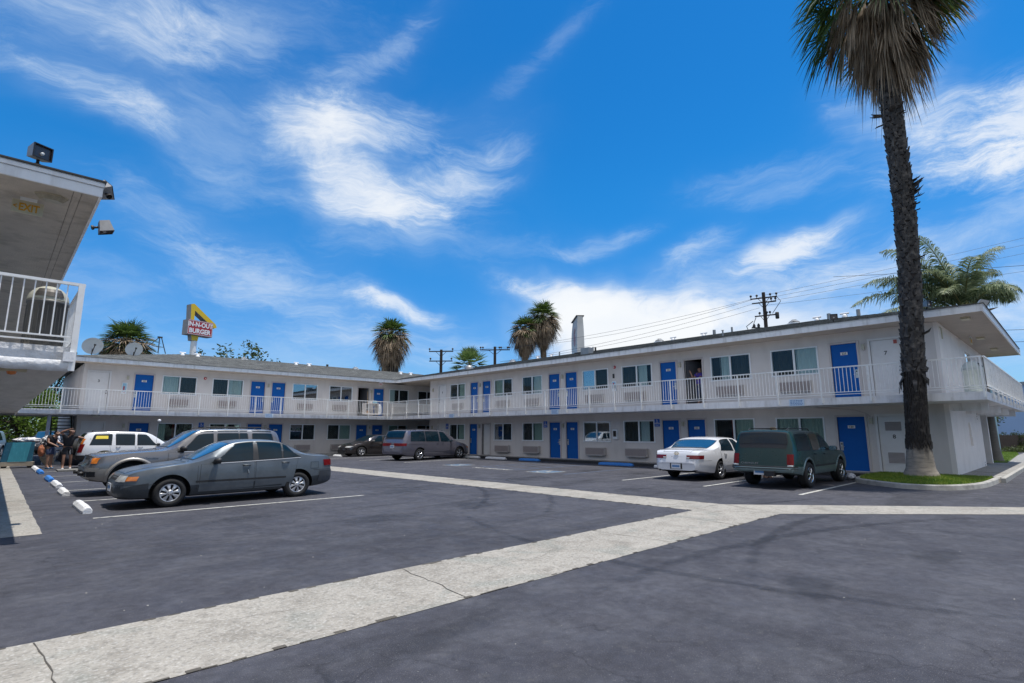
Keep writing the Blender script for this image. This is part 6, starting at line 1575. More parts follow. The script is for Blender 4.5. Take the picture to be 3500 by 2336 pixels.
def tree(name, label, loc, h, r, m, seed, n=26, per=60, size=.14, group=None, tw=.16, base=.45, cat='tree'):
    rnd = random.Random(seed); o = thing(name,label,cat,loc,group=group); t = MB(); t.tube([(0,0,0),(rnd.uniform(-.1,.1),0,h*.3),(rnd.uniform(-.2,.2),.1,h*.6),(0,0,h*.85)],[tw,tw*.8,tw*.55,tw*.25],8)
    cl = []
    for i in range(n):
        a = i*2.4; e = rnd.random(); rr = r*math.sqrt(rnd.random()); z = h*base+(h*(1-base))*e; rr *= (1-.55*e)*1.15; c0 = Vector((rr*math.cos(a),rr*math.sin(a),z)); cl.append((c0, r*rnd.uniform(.2,.36)))
        if i % 2 == 0: t.tube([(0,0,h*rnd.uniform(.28,.5)), c0*.6+Vector((0,0,h*.15)), c0],[tw*.4,tw*.25,tw*.08],5)
    t.build('trunk',M['wood_pole'],o); c_ = MB(); leaf_clumps(c_, cl, per, size, rnd); c_.build('crown',M[m],o,fix=False); return o
tree('ficus_tree','sparse dark green tree top just right of the burger sign pole behind the back roof',(17.6,58,0),10.1,3.6,'leaf_olive',3,34,46,.19)
tree('ficus_tree','smaller sparse tree top to the right of the other one behind the back roof',(21.3,56,0),8.75,2.3,'leaf_olive',4,20,40,.19)
tree('ficus_tree','few leafy twigs showing over the roof left of the burger sign pole',(13.3,58,0),9.25,1.5,'leaf_olive',14,10,22,.17)
GS='leafy street trees seen under the left balcony'
for i,(x,y,h_,r_,m_,lb) in enumerate(((1.6,60,5.0,3.4,'leaf_bright','bright green low street tree left of the leaning trunk under the balcony'),(6.0,58,4.6,3.2,'leaf_bright','bright green low street tree seen through the stairs'),(-1.2,63,6.2,3.4,'leaf_dark','darker street tree at the far left edge under the balcony'),(9.5,66,7,4,'leaf_dark','tall dark tree seen through the left end of the balcony railing'),(3.4,70,9.0,4.0,'leaf_dark','large dark tree far behind the left balcony'))):
    tree('street_tree',lb,(x,y,0),h_,r_,m_,30+i,64,130,.14,GS,.2,.12)
o = thing('bare_trunk','dark leaning tree trunk beyond the left end under the balcony','tree trunk',(2.9,47,0)); mb = MB(); mb.tube([(0,0,0),(.3,0,1.6),(.75,0,3.4),(.95,0,5)],[.17,.13,.11,.09],8); mb.build('trunk',M['trunk_dark'],o)
tree('small_tree','small round tree beyond the lawn behind the blue post at the far right',(52.5,5.4,0),4.4,1.7,'leaf_olive',50,22,70,.12,None,.13,.45)
# hedges (each a thing), far wall, blue post
def hedge(label, x0, x1, y, h, d, seed, m='hedge'):
    rnd = random.Random(seed); o = thing('hedge',label,'hedge',(0,0,0)); b = MB(); b.box(x0,x1,y-d*.3,y+d*.3,0,h*.8); b.build('branches',M['wood_pole'],o); mb = MB(); cl = []; n = int(abs(x1-x0)*5)
    for i in range(n):
        cl.append((Vector((rnd.uniform(x0,x1),y+rnd.uniform(-d/2,d/2),rnd.uniform(.15,h-.15))),rnd.uniform(.22,.4)))
    leaf_clumps(mb, cl, 70, .07, rnd); mb.build('leaves',M[m],o,fix=False); return o
hz = thing('hedge','clipped dark hedge at the far right beyond the lawn','hedge',(0,0,0)); rnd = random.Random(4)
b = MB(); b.bar((50,9,.7),(62,2.0,.7),.8,1.1); b.build('branches',M['wood_pole'],hz); mb = MB(); cl=[]
for i in range(150):
    t = rnd.random(); cl.append((Vector((50+12*t+rnd.uniform(-.5,.5),9-7*t+rnd.uniform(-.5,.5),rnd.uniform(.1,1.45))),rnd.uniform(.25,.42)))
leaf_clumps(mb,cl,90,.075,rnd); mb.build('leaves',M['hedge'],hz,fix=False)
hz = thing('ground_cover','low ivy strip in front of the hedge at the far right','plant',(0,0,0)); mb = MB(); cl=[]
for i in range(120):
    t = rnd.random(); cl.append((Vector((47.5+13*t,8.2-6.6*t+rnd.uniform(-.9,.6),rnd.uniform(.0,.3))),.3))
leaf_clumps(mb,cl,60,.07,rnd); mb.build('leaves',M['leaf_olive'],hz,fix=False)
o = thing('blue_post','pale blue steel post on the lawn at the far right','post',(44.2,3.7,0)); mb = MB(); mb.tube([(0,0,0),(0,0,4.6)],.11,10); mb.build('pole',mat('post_blue',(.30,.46,.55),.5,var=.08,scale=3),o)
o = thing('neighbour_building','plain pale blue windowless building at the far right edge','building',(86,2,0),R(-38)); mb = MB(); mb.box(-1,0,-40,22,0,6.9,0); mb.build('wall',mat('wall_pale_blue',(.50,.60,.72),.8,var=.04,scale=.6),o)
mb = MB(); mb.box(-1.3,-1.0,-40,22,6.9,7.25,0); mb.build('parapet',M['concrete_curb'],o); mb = MB(); mb.box(-1.1,-1.0,3,17,5.75,6.6,0); mb.build('sign_band',mat('sign_band',(.45,.45,.42),.7,var=.3,scale=6),o)

# ------------------------------------------------------------------ poles, wires, signs behind
def upole(label, x, y, h, arms, rz, extra=False):
    o = thing('utility_pole',label,'utility pole',(x,y,0),R(rz)); mb = MB(); mb.tube([(0,0,0),(0,0,h)],[.2,.14],10); mb.build('pole',M['wood_pole'],o)
    for (z, w, ins) in arms:
        a = MB(); a.box(-w,w,-.16,-.08,z-.05,z+.05,0); a.bar((-w*.45,-.12,z),(0,-.1,z-.55),.04,.04,0); a.bar((w*.45,-.12,z),(0,-.1,z-.55),.04,.04,0); ca = a.build('crossarm',M['wood_pole'],o)
        for k in ins:
            i = MB(); i.lathe([(.03,0),(.03,.1),(.09,.12),(.1,.2),(.06,.27),(0,.3)],8,(k*w,-.12,z+.07)); i.build('insulator',M['dark_metal'],ca)
    return o
upole('wooden utility pole with two bare crossarms left of the young palm',32.7,44.8,9.95,[(9.75,1.25,(-.95,.95)),(8.75,1.2,(-.9,.9))],-45)
upole('wooden utility pole with one crossarm full of insulators right of the young palm',36.9,41.2,10.3,[(9.95,1.55,(-.95,-.8,.3,.42,.85,.95))],-45)
p3 = upole('tall utility pole with transformers and many wires behind the right wing roof',46.7,17.6,13.35,[(12.85,1.05,(-.95,-.5,.5,.95)),(12.45,.95,(.6,.95)),(11.3,.8,(-.5,.2,.5))],-75)
mb = MB(); mb.lathe([(.12,0),(.15,.05),(.15,.5),(.12,.55),(0,.55)],12,(.95,-.3,10.9)); mb.tube([(-.95,-.2,10.9),(-1.5,-.2,10.5),(-1.2,-.2,9.6),(-.3,-.1,9.0)],.035,6); mb.tube([(-.7,-.2,11.2),(-1.1,-.25,10.2),(-.2,-.2,9.9)],.03,6); mb.bar((-1.1,-.2,10.35),(0,-.1,10.2),.1,.1); mb.lathe([(.1,0),(.12,.2),(.05,.35)],8,(-.9,-.2,10.3)); mb.lathe([(.1,0),(.12,.2),(.05,.35)],8,(-.55,-.2,10.3)); mb.tube([(.95,-.2,12.9),(1.3,-.2,12.4),(.6,-.2,11.4)],.025,5); mb.build('transformer',M['dark_metal'],p3)
def wire(label, pts, sag, r=.011):
    o = None; mb = MB(); full = []
    for a, b in zip(pts, pts[1:]):
        a = Vector(a); b = Vector(b)
        for i in range(13): t = i/12; full.append(a+(b-a)*t+Vector((0,0,-sag*4*t*(1-t))))
    mb.tube(full, r, 4); o = mb.build('overhead_wire',M['black']); tag(o,label,'wire','overhead power wires'); return o
wire('upper of the wires dropping left from the tall pole across the sky',[(46.6,18.1,12.95),(33.6,40.5,9.3)],.5)
wire('middle of the wires dropping left from the tall pole',[(46.4,17.9,12.5),(31.5,34.5,7.6)],.45)
wire('lower of the wires dropping left from the tall pole',[(46.4,17.9,12.0),(30.8,33.2,7.4)],.45)
wire('wire between the two crossarm poles behind the young palm',[(32.7,44.8,9.9),(36.9,41.2,10.2)],.15)
wire('wire running right from the crossarm pole behind the palm pair',[(36.9,41.2,10.2),(46.6,17.5,13.0)],.9,.012)
for i, (z0, e) in enumerate(((13.1,(70,-22,22.4)),(12.8,(70,-22,21.5)),(12.5,(70,-22,20.3)),(12.2,(70,-22,17.3)))): wire(('topmost','second','third','lowest')[i]+' wire running right from the tall pole past the queen palm',[(46.7,17.6,z0),e],.6,.010)
for i, (z0, z1) in enumerate(((13.4,13.9),(9.0,8.8),(8.1,8.0))): wire(('upper','middle','lower')[i]+' short wire at the right edge of the photo behind the end balcony',[(46,12,z0),(62,-14,z1)],.3,.016)

# burger sign
bs = thing('pylon_sign','red burger sign with a yellow arrow on a white pole behind the back roof','sign',(15.45,68.2,0),0)
mb = MB(); mb.tube([(0,0,0),(0,0,13.0)],.32,14); mb.build('pole',M['white'],bs)
rzs = R(16); rot = Matrix.Rotation(rzs,4,'Z') @ Matrix.Diagonal((.98,.95,1,1))
hd = bpy.data.objects.new('x',None); bpy.data.objects.remove(hd)
M['in_red'] = mat('burger_red',(.42,.035,.04),.4,var=.06); M['in_yellow'] = mat('burger_yellow',(.75,.50,.02),.4,var=.05); M['sign_side'] = mat('sign_side',(.33,.31,.30),.6,var=.2,scale=2)
def sb(mb, name, mats, fix=True):
    me = mb.mesh(name, fix); me.transform(rot); return link(name, me, mats, bs)
mb = MB(); mb.box(-1.15,1.75,-.55,.55,12.35,14.05,0); mb.box(-1.12,1.72,-.56,-.549,12.38,14.02,1)
t = MB(); text_mb(t,'IN-N-OUT',.72,(.3,-.565,13.58),(1,0,0),(0,0,1),.01,0,xs=.86,bold=.035); text_mb(t,'BURGER',.72,(.3,-.565,12.84),(1,0,0),(0,0,1),.01,0,xs=.92,bold=.035)
for (a,b,c_,d) in ((-1.1,1.7,12.42,12.46),(-1.1,1.7,13.94,13.98),(-1.1,-1.06,12.42,13.98),(1.66,1.7,12.42,13.98)): t.box(a,b,-.57,-.56,c_,d)
sb(mb,'sign_box',[M['sign_side'],M['in_red']]); sb(t,'lettering',M['white'])
def arrow_prism(poly, y0=-.5, y1=.5):
    mb = MB(); n = len(poly); v = [(x,y0,z) for x,z in poly]+[(x,y1,z) for x,z in poly]
    mb.add(v,[tuple(range(n))],1); mb.add(v,[tuple(range(n,2*n))]+[(i,(i+1)%n,n+(i+1)%n,n+i) for i in range(n)],0); return mb
mb = arrow_prism([(-.85,14.05),(-.95,15.80),(-.60,15.90),(2.05,13.98),(2.25,13.60),(1.95,13.45),(-.46,15.12),(-.46,14.05)]); sb(mb,'arrow',[M['sign_side'],M['in_yellow']])
mb = arrow_prism([(-.45,11.75),(.22,11.75),(.3,12.35),(-.55,12.35)],-.35,.45); sb(mb,'arrow_tail',[M['sign_side'],M['in_yellow']])

# oval pylon seen edge-on
ps = thing('pylon_sign','tall white oval pylon sign seen almost edge-on above the right wing roof','sign',(39.2,31.7,0),R(-42))
mb = MB(); n = 28; vs=[]; prof=[]
for i in range(n+1):
    z = 7.2+5.2*i/n; t = i/n; w = .36*math.sin(PI*min(1,.20+.62*t))**.55; prof.append((w,z,1.9*math.sin(PI*(.12+.62*t))**.6))
for (w,z,d) in prof: vs += [(-w,0,z),(-w*.55,-d*.5,z),(w*.0,-d,z)] 
mb2 = MB(); f=[]
ring=[]
for (w,z,d) in prof: ring.append([(-w*.92,-.08,z),(-w,0,z),(-w*.92,d*2,z),(w*.92,d*2,z),(w,0,z),(w*.92,-.08,z)])
vv=[p for r_ in ring for p in r_]; k=6
mb2.add(vv,[(i*k+j,i*k+(j+1)%k,(i+1)*k+(j+1)%k,(i+1)*k+j) for i in range(n) for j in range(k)]+[tuple(range(k)),tuple(range(n*k,n*k+k))],0)
mb2.build('sign_cabinet',mat('pylon_white',(.72,.70,.68),.4,var=.08,scale=.8,dirt=((.5,.42,.3),.4,.7)),ps)
mb = MB(); mb.box(-.38,.38,-.1,3.4,12.38,12.46); mb.build('cap',M['dark_metal'],ps)
mb = MB(); text_mb(mb,'6',2.2,(-.365,1.4,10.6),(0,-1,0),(0,0,1),.01,0,bold=.05); mb.build('numeral',mat('faded_red',(.5,.32,.36),.5),ps)
mb = MB(); mb.box(-.09,.09,-.12,-.085,8.35,8.75); mb.build('hatch',M['white'],ps); mb = MB(); mb.box(-.2,.2,.4,1.0,0,7.2); mb.build('pole',M['white'],ps)

# tree belt on the street side behind the viewpoint: mirrored in the windows and car paint, as in the photo
rnd = random.Random(77); mb = MB(); cl = []
for i in range(420):
    t = rnd.random()
    if t < .5: p = Vector((rnd.uniform(-34,30), -26+rnd.uniform(-2,2), 0))
    else: p = Vector((-28+rnd.uniform(-2,2), rnd.uniform(-28,9), 0))
    hgt = 6.5+2.5*noise.noise(Vector((p.x*.15,p.y*.15,0))); p.z = rnd.uniform(.3,hgt); cl.append((p, rnd.uniform(.9,1.6)))
leaf_clumps(mb, cl, 34, .42, rnd); o = mb.build('tree_belt', M['leaf_dark'], fix=False); tag(o,'dense belt of street trees mirrored in the motel windows','trees',kind='stuff')
# ------------------------------------------------------------------ people
def skin(name, V, E_, m, parent, sub=2, root=None):
    """V: {key: (pos, radius or (rx, ry))}"""
    keys = list(V); idx = {k: i for i, k in enumerate(keys)}
    me = bpy.data.meshes.new(name); me.from_pydata([V[k][0] for k in keys], [(idx[a], idx[b]) for a, b in E_], [])
    o = bpy.data.objects.new(name, me); COL.objects.link(o)
    md = o.modifiers.new('s', 'SKIN'); md.use_smooth_shade = True
    ly = me.skin_vertices[0].data if me.skin_vertices else None
    if ly is None:
        bm = bmesh.new(); bm.from_mesh(me); bm.verts.layers.skin.verify(); bm.to_mesh(me); bm.free(); ly = me.skin_vertices[0].data
    for k in keys:
        r = V[k][1]; ly[idx[k]].radius = (r, r) if not isinstance(r, tuple) else r; ly[idx[k]].use_root = (k == (root or keys[0]))
    s = o.modifiers.new('u', 'SUBSURF'); s.levels = sub; s.render_levels = sub
    dg = bpy.context.evaluated_depsgraph_get(); dg.update()
    m2 = bpy.data.meshes.new_from_object(o.evaluated_get(dg)); bpy.data.objects.remove(o)
    for p in m2.polygons: p.use_smooth = True
    m2.name = name; return link(name, m2, m, parent)

def V3(*a): return Vector(a)
def figure(root, J, skin_m, top_m, short_m, shoe_m, hair_m, hair='short', long_pants=False, barefoot=False):
    """J: joint dictionary in local metres"""
    V = {}; E_ = []
    def add(k, r): V[k] = (J[k], r)
    add('pelvis',(.15,.11)); add('waist',(.13,.095)); add('chest',(.165,.11)); add('neck',.055); add('headb',.075)
    J['headt'] = J['headt']; V['headm'] = ((J['headb']+J['headt'])/2,(.078,.092)); add('headt',.062)
    E_ += [('pelvis','waist'),('waist','chest'),('chest','neck'),('neck','headb'),('headb','headm'),('headm','headt')]
    for s in 'lr':
        add('sh'+s,.062); add('el'+s,.042); add('wr'+s,.028); add('hip'+s,.092); add('kn'+s,.058); add('an'+s,.038)
        V['ua'+s] = ((J['sh'+s]*.55+J['el'+s]*.45),.05); V['fa'+s] = ((J['el'+s]*.6+J['wr'+s]*.4),.041); V['ca'+s] = ((J['kn'+s]*.62+J['an'+s]*.38),.058); V['th'+s] = ((J['hip'+s]*.5+J['kn'+s]*.5),.08)
        E_ += [('chest','sh'+s),('sh'+s,'ua'+s),('ua'+s,'el'+s),('el'+s,'fa'+s),('fa'+s,'wr'+s),('pelvis','hip'+s),('hip'+s,'th'+s),('th'+s,'kn'+s),('kn'+s,'ca'+s),('ca'+s,'an'+s)]
        d = (J['wr'+s]-J['el'+s]).normalized(); q = d.cross(J.get('palmn', V3(0,0,1))); q = q.normalized() if q.length > .1 else V3(1,0,0); w = d.cross(q).normalized()
        V['pa'+s] = (J['wr'+s]+d*.055,(.036,.022)); E_.append(('wr'+s,'pa'+s))
        for i, (o_, ln) in enumerate(((-.027,.070),(-.009,.080),(.009,.075),(.027,.060))):
            a = J['wr'+s]+d*.088+q*o_; b = a+d*ln*.5+w*.008; e = a+d*ln*.85+w*.03
            for kk, p, r in (('f0',a,.010),('f1',b,.009),('f2',e,.0075)): V[kk+s+str(i)] = (p, r)
            E_ += [('pa'+s,'f0'+s+str(i)),('f0'+s+str(i),'f1'+s+str(i)),('f1'+s+str(i),'f2'+s+str(i))]
        a = J['wr'+s]+d*.04+q*.036; V['t0'+s] = (a,.012); V['t1'+s] = (a+d*.03+q*.022,.0105); V['t2'+s] = (a+d*.055+q*.028+w*.01,.009); E_ += [('pa'+s,'t0'+s),('t0'+s,'t1'+s),('t1'+s,'t2'+s)]
        f = J.get('face_f', V3(0,-1,0)); V['ft'+s] = (J['an'+s]+f*.13+V3(0,0,-.05),(.04,.028)); V['hl'+s] = (J['an'+s]-f*.05+V3(0,0,-.05),.032); E_ += [('an'+s,'ft'+s),('an'+s,'hl'+s)]
    # face
    hf = J.get('head_f', V3(0,-1,0)); hu = (J['headt']-J['headb']).normalized(); hm = V['headm'][0]; hs = hf.cross(hu).normalized()
    V['nose'] = (hm+hf*.098-hu*.012,.014); V['chin'] = (J['headb']+hf*.055-hu*.025,.032); E_ += [('headm','nose'),('headb','chin')]
    for k, sg in (('earl',1),('earr',-1)): V[k] = (hm+hs*sg*.088-hu*.01,(.012,.02)); E_.append(('headm',k))
    b = skin('body', V, E_, M[skin_m], root, 2, 'pelvis')
    e = MB()
    for sg in (1,-1):
        p = hm+hf*.086+hs*sg*.032+hu*.015; e.lathe([(0,-.008),(.009,-.004),(.011,.002),(.009,.008),(0,.011)],8,tuple(p),'y',0)
    e.build('eye', M['black'], root)
    mo = MB(); p = hm+hf*.083-hu*.055; mo.bar(p-hs*.025,p+hs*.025,.010,.008); mo.build('mouth', mat('lip',(.35,.12,.10),.5), root)
    # shirt
    V = {'c0':(J['waist']*.5+J['pelvis']*.5,(.165,.125)),'c1':(J['waist'],(.155,.115)),'c2':(J['chest'],(.19,.13)),'c3':(J['chest']*.45+J['neck']*.55,(.10,.085))}; E_ = [('c0','c1'),('c1','c2'),('c2','c3')]
    for s in 'lr':
        V['s'+s] = (J['sh'+s],.082); V['u'+s] = ((J['sh'+s]*.45+J['el'+s]*.55),.07); E_ += [('c2','s'+s),('s'+s,'u'+s)]
    skin('shirt', V, E_, M[top_m], root, 2, 'c1')
    V = {'p':(J['pelvis'],(.172,.135)),'w':(J['waist']*.45+J['pelvis']*.55,(.155,.12))}; E_ = [('p','w')]
    for s in 'lr':
        V['h'+s] = (J['hip'+s],.112); V['k'+s] = ((J['hip'+s]*.22+J['kn'+s]*.78),.092); E_ += [('p','h'+s),('h'+s,'k'+s)]
        if long_pants: V['k'+s] = (J['kn'+s],.075); V['a'+s] = (J['an'+s]+V3(0,0,.03),.06); E_.append(('k'+s,'a'+s))
    skin('trousers' if long_pants else 'shorts', V, E_, M[short_m], root, 2, 'p')
    if not barefoot:
        f = J.get('face_f', V3(0,-1,0))
        for s in 'lr':
            a = J['an'+s]; skin('shoe', {'a':(a+V3(0,0,-.02),.047),'m':(a+f*.06+V3(0,0,-.045),(.048,.04)),'t':(a+f*.15+V3(0,0,-.055),(.043,.028)),'h':(a-f*.055+V3(0,0,-.045),.038)}, [('a','m'),('m','t'),('m','h')], M[shoe_m], root, 2, 'm')
    V = {'m':(hm+hu*.045-hf*.022,(.098,.098)),'t':(J['headt']+hu*.012-hf*.01,.072)}; E_ = [('m','t')]
    if hair == 'long':
        V['b'] = (J['headb']-hf*.075,(.085,.06)); V['c'] = (J['neck']-hf*.10-hu*.08,(.09,.05)); V['d'] = (J['chest']-hf*.13,(.07,.035)); E_ += [('m','b'),('b','c'),('c','d')]
    elif hair == 'wavy':
        V['b'] = (J['headb']-hf*.08,(.10,.08)); V['e'] = (hm+hs*.09-hf*.02,.06); V['g'] = (hm-hs*.09-hf*.02,.06); E_ += [('m','b'),('m','e'),('m','g')]
    skin('hair', V, E_, M[hair_m], root, 2, 'm')
    return b
def base_J(h=1.75, w=1.0):
    k = h/1.75
    return {a: V3(*[c*k for c in p]) for a, p in dict(pelvis=(0,0,.95),waist=(0,0,1.10),chest=(0,0,1.33),neck=(0,.01,1.50),headb=(0,0,1.57),headt=(0,0,1.70),
      shl=(.18,0,1.42),shr=(-.18,0,1.42),ell=(.24,0,1.13),elr=(-.24,0,1.13),wrl=(.26,-.05,.88),wrr=(-.26,-.05,.88),hipl=(.09,0,.90),hipr=(-.09,0,.90),knl=(.10,-.02,.50),knr=(-.10,-.02,.50),anl=(.10,0,.09),anr=(-.10,0,.09)).items()}
# man with both arms up by the white SUV
J = base_J(1.72); J.update(chest=V3(.03,-.04,1.28),neck=V3(.05,-.08,1.43),headb=V3(.06,-.11,1.50),headt=V3(.07,-.13,1.63),shl=V3(.20,-.05,1.37),shr=V3(-.15,-.05,1.37),elr=V3(-.30,-.16,1.55),wrr=V3(-.06,-.22,1.66),ell=V3(.44,-.10,1.30),wrl=V3(.66,-.14,1.27),anl=V3(.16,.05,.09),anr=V3(-.10,-.08,.09),knl=V3(.14,-.01,.48),knr=V3(-.10,-.08,.48))
p1 = thing('person','person in black shirt and shorts, hand on brown hair, reaching to the white SUV','person',(2.45,29.9,0),0)
figure(p1,J,'skin_tan','cloth_black','cloth_black','shoe_white','hair_brown','wavy')
mb = MB(); rnd = random.Random(5)
for i in range(5): a = .05*i; mb.bar((.075+.012*math.sin(i*2),-.105,.62+a*.8),(.10+.012*math.cos(i),-.105,.65+a*.8),.012,.01)
mb.build('print',M['white'],p1)
J = base_J(1.68); J.update(wrl=V3(.22,-.30,1.02),ell=V3(.24,-.06,1.12),wrr=V3(-.2,-.32,1.0),elr=V3(-.25,-.06,1.12),chest=V3(0,-.08,1.24),neck=V3(0,-.16,1.38),headb=V3(0,-.2,1.43),headt=V3(0,-.26,1.55))
p2 = thing('person','person in dark clothes and blue shoes bending forward left of the one with raised arms','person',(1.95,30.8,0),R(50))
M['shoe_blue'] = mat('shoe_blue',(.08,.22,.38),.6,var=.1)
figure(p2,J,'skin','cloth_black','cloth_denim','shoe_blue','hair_brown','short')
# man standing in the open doorway upstairs
J = base_J(1.68); J.update(head_f=V3(-.85,-.5,0),face_f=V3(-.7,-.7,0),shr=V3(-.10,-.10,1.37),shl=V3(.12,.08,1.37),elr=V3(-.20,-.26,1.14),wrr=V3(-.24,-.36,1.38),ell=V3(.02,-.24,1.12),wrl=V3(-.19,-.34,1.17))
p3_ = thing('person','man in purple t-shirt standing in the open doorway upstairs','person',(XR+.30,11.60,Z2B),R(-90))
figure(p3_,J,'skin','cloth_purple','cloth_denim','cloth_black','hair_brown','short',True)
# woman leaning between the white sedan and the green SUV
J = base_J(1.62); J.update(chest=V3(0,-.20,1.24),waist=V3(0,-.06,1.06),neck=V3(0,-.33,1.37),headb=V3(0,-.38,1.42),headt=V3(0,-.44,1.54),shl=V3(.17,-.22,1.30),shr=V3(-.17,-.22,1.30),ell=V3(.2,-.42,1.15),elr=V3(-.2,-.42,1.15),wrl=V3(.14,-.6,1.1),wrr=V3(-.14,-.6,1.1))
p4 = thing('person','blond person leaning in at the open door of the green SUV','person',(18.55,7.35,0),R(-25))
figure(p4,J,'skin','cloth_beige','cloth_denim','cloth_black','hair_blond','long',barefoot=True)

# ------------------------------------------------------------------ bins, carts, cloth heap
def bin_(label, loc, body_m, dome_m, s=1.0):
    o = thing('litter_bin',label,'bin',loc,scale=(s,s,s)); mb = MB(); mb.lathe([(.19,0),(.2,.02),(.205,.55),(.215,.555),(.215,.60),(.20,.60),(0,.60)],28); 
    for k in range(28):
        a = 2*PI*k/28; mb.box(.203*math.cos(a)-.004,.203*math.cos(a)+.004,.203*math.sin(a)-.004,.203*math.sin(a)+.004,.04,.53)
    mb.build('body',M[body_m],o)
    d = MB(); n=28; pr=[(.215*math.cos(t*PI/16),.605+.20*math.sin(t*PI/16)) for t in range(9)]
    d.lathe(pr,n); d.build('dome',M[dome_m],o)
    f = MB(); vs=[]
    for i in range(9):
        a = R(-90-42+84*i/8)
        for h in (.64,.70,.745): r_ = .218*math.sqrt(max(0,1-((h-.605)/.20)**2))+.004; vs.append((r_*math.cos(a),r_*math.sin(a),h))
    f.add(vs,[(i*3+j,(i+1)*3+j,(i+1)*3+j+1,i*3+j+1) for i in range(8) for j in range(2)]); f.build('opening_flap',M['dark_metal'],o); return o
M['bin_grey'] = mat('bin_grey',(.10,.10,.095),.5,.2,var=.1,scale=4); M['bin_dome'] = mat('bin_dome',(.42,.41,.33),.5,var=.08,scale=3); M['bin_pale'] = mat('bin_pale',(.55,.60,.57),.5,var=.08,scale=3)
bin_('dark grey round litter bin with beige dome on the near left balcony',(.40,10.38,SLAB1+.08),'bin_grey','bin_dome',1.14)
bin_('pale round litter bin behind the railing at the end corner of the right wing',(21.35,2.12,SLAB1),'bin_pale','bin_pale',1.2)
# housekeeping cart
hc = thing('housekeeping_cart','housekeeping cart with a hanging white bag beside the open upstairs doorway on the back wing','cart',(19.35,34.75,SLAB1))
mb = MB(); mb.box(-.55,.45,-.25,.25,.12,.17,0); mb.box(-.55,.45,-.25,.25,.86,.90,0); mb.box(-.55,-.52,-.25,.25,.17,.86,0); mb.box(.42,.45,-.25,.25,.17,.86,0); mb.box(-.5,.4,-.22,.22,.5,.53,0)
for x in (-.48,.38):
    for y in (-.2,.2): mb.lathe([(0,-.02),(.06,-.02),(.06,.02),(0,.02)],10,(x,y,.06),'y',1)
mb.build('frame',[M['ac'],M['black']],hc)
mb = MB(); vs=[]; n=14
for i,(r_,z) in enumerate(((.10,.86),(.15,.75),(.17,.5),(.16,.3),(.10,.16),(.02,.14))):
    for j in range(n): a=2*PI*j/n; vs.append((.62+r_*math.cos(a)*(1+.1*math.sin(a*5+i)),-.02+r_*math.sin(a)*(1+.1*math.cos(a*4)),z))
mb.add(vs,[(i*n+j,i*n+(j+1)%n,(i+1)*n+(j+1)%n,(i+1)*n+j) for i in range(5) for j in range(n)],0,True); mb.build('laundry_bag',mat('bag_white',(.62,.66,.72),.6,var=.12,scale=6),hc,fix=False)
mb = MB(); mb.tube([(-.2,.15,.9),(-.2,.2,1.75)],.015,6); mb.tube([(.05,.15,.9),(.15,.25,1.65)],.015,6); mb.build('broom_handle',mat('handle_wood',(.45,.32,.18),.6,var=.1),hc)
mb = MB(); mb.lathe([(.0,0),(.09,0),(.11,.17),(.12,.18)],14,(-.05,0,.90)); mb.build('bucket',M['white'],hc); mb = MB()
for x,y,h in ((.2,.05,.22),(.27,-.05,.2),(.33,.08,.24),(.4,.0,.2)): mb.lathe([(.035,0),(.04,.02),(.04,h*.65),(.015,h*.75),(.015,h),(0,h)],10,(x,y,.90))
mb.build('spray_bottle',mat('bottle_blue',(.25,.5,.62),.3,var=.1),hc); mb = MB(); mb.box(-.42,-.22,-.15,.1,.17,.38); mb.build('carton',mat('carton',(.5,.26,.12),.8,var=.1),hc)
# teal crate cart
tcx = thing('platform_cart','low platform cart carrying tall translucent teal plastic panels at the far left','cart',(1.05,32.6,0),R(-8),scale=(.78,.8,.88))
mb = MB(); mb.box(-.75,.65,-.35,.35,.10,.30,0); 
for x in (-.6,.5):
    for y in (-.3,.3): mb.lathe([(0,-.03),(.1,-.03),(.1,.03),(0,.03)],12,(x,y,.1),'y',1)
mb.build('platform',[mat('platform_wood',(.42,.36,.28),.8,var=.15,scale=6),M['black']],tcx)
m_t = mat('teal_plastic',(.06,.30,.38),.25,var=.18,scale=2.5,coat=.5,stretch=(3,1,1)); m_t2 = mat('teal_plastic_dark',(.03,.13,.20),.25,var=.15,scale=3,coat=.5)
mb = MB()
for i,(x0,x1,y,mi,l) in enumerate(((-.75,-.35,-.32,1,.10),(-.45,.35,-.36,0,.12),(.2,.60,-.33,1,.02),(-.6,.5,.2,1,.0))):
    mb.add([(x0,y,.31),(x1,y,.31),(x1+l,y+.05,1.28),(x0+l,y+.05,1.25),(x0,y+.03,.31),(x1,y+.03,.31),(x1+l,y+.08,1.28),(x0+l,y+.08,1.25)],[(0,1,2,3),(4,7,6,5),(0,3,7,4),(1,5,6,2),(3,2,6,7)],mi)
mb.build('plastic_panel',[m_t,m_t2],tcx)
def pattern(name, a, b, sc):
    m = bpy.data.materials.new(name); m.use_nodes=True; nt=m.node_tree; bs_=nt.nodes['Principled BSDF']; L=nt.links.new; tc_=nd(nt,'ShaderNodeTexCoord'); v=nd(nt,'ShaderNodeTexNoise'); v.inputs['Scale'].default_value=sc; v.inputs['Distortion'].default_value=1.5
    L(tc_.outputs['Object'],v.inputs['Vector']); r=nd(nt,'ShaderNodeValToRGB'); r.color_ramp.interpolation='CONSTANT'; r.color_ramp.elements[0].color=tuple(a)+(1,); r.color_ramp.elements[1].position=.5; r.color_ramp.elements[1].color=tuple(b)+(1,); L(v.outputs['Fac'],r.inputs[0]); L(r.outputs[0],bs_.inputs['Base Color']); bs_.inputs['Roughness'].default_value=.9; return m
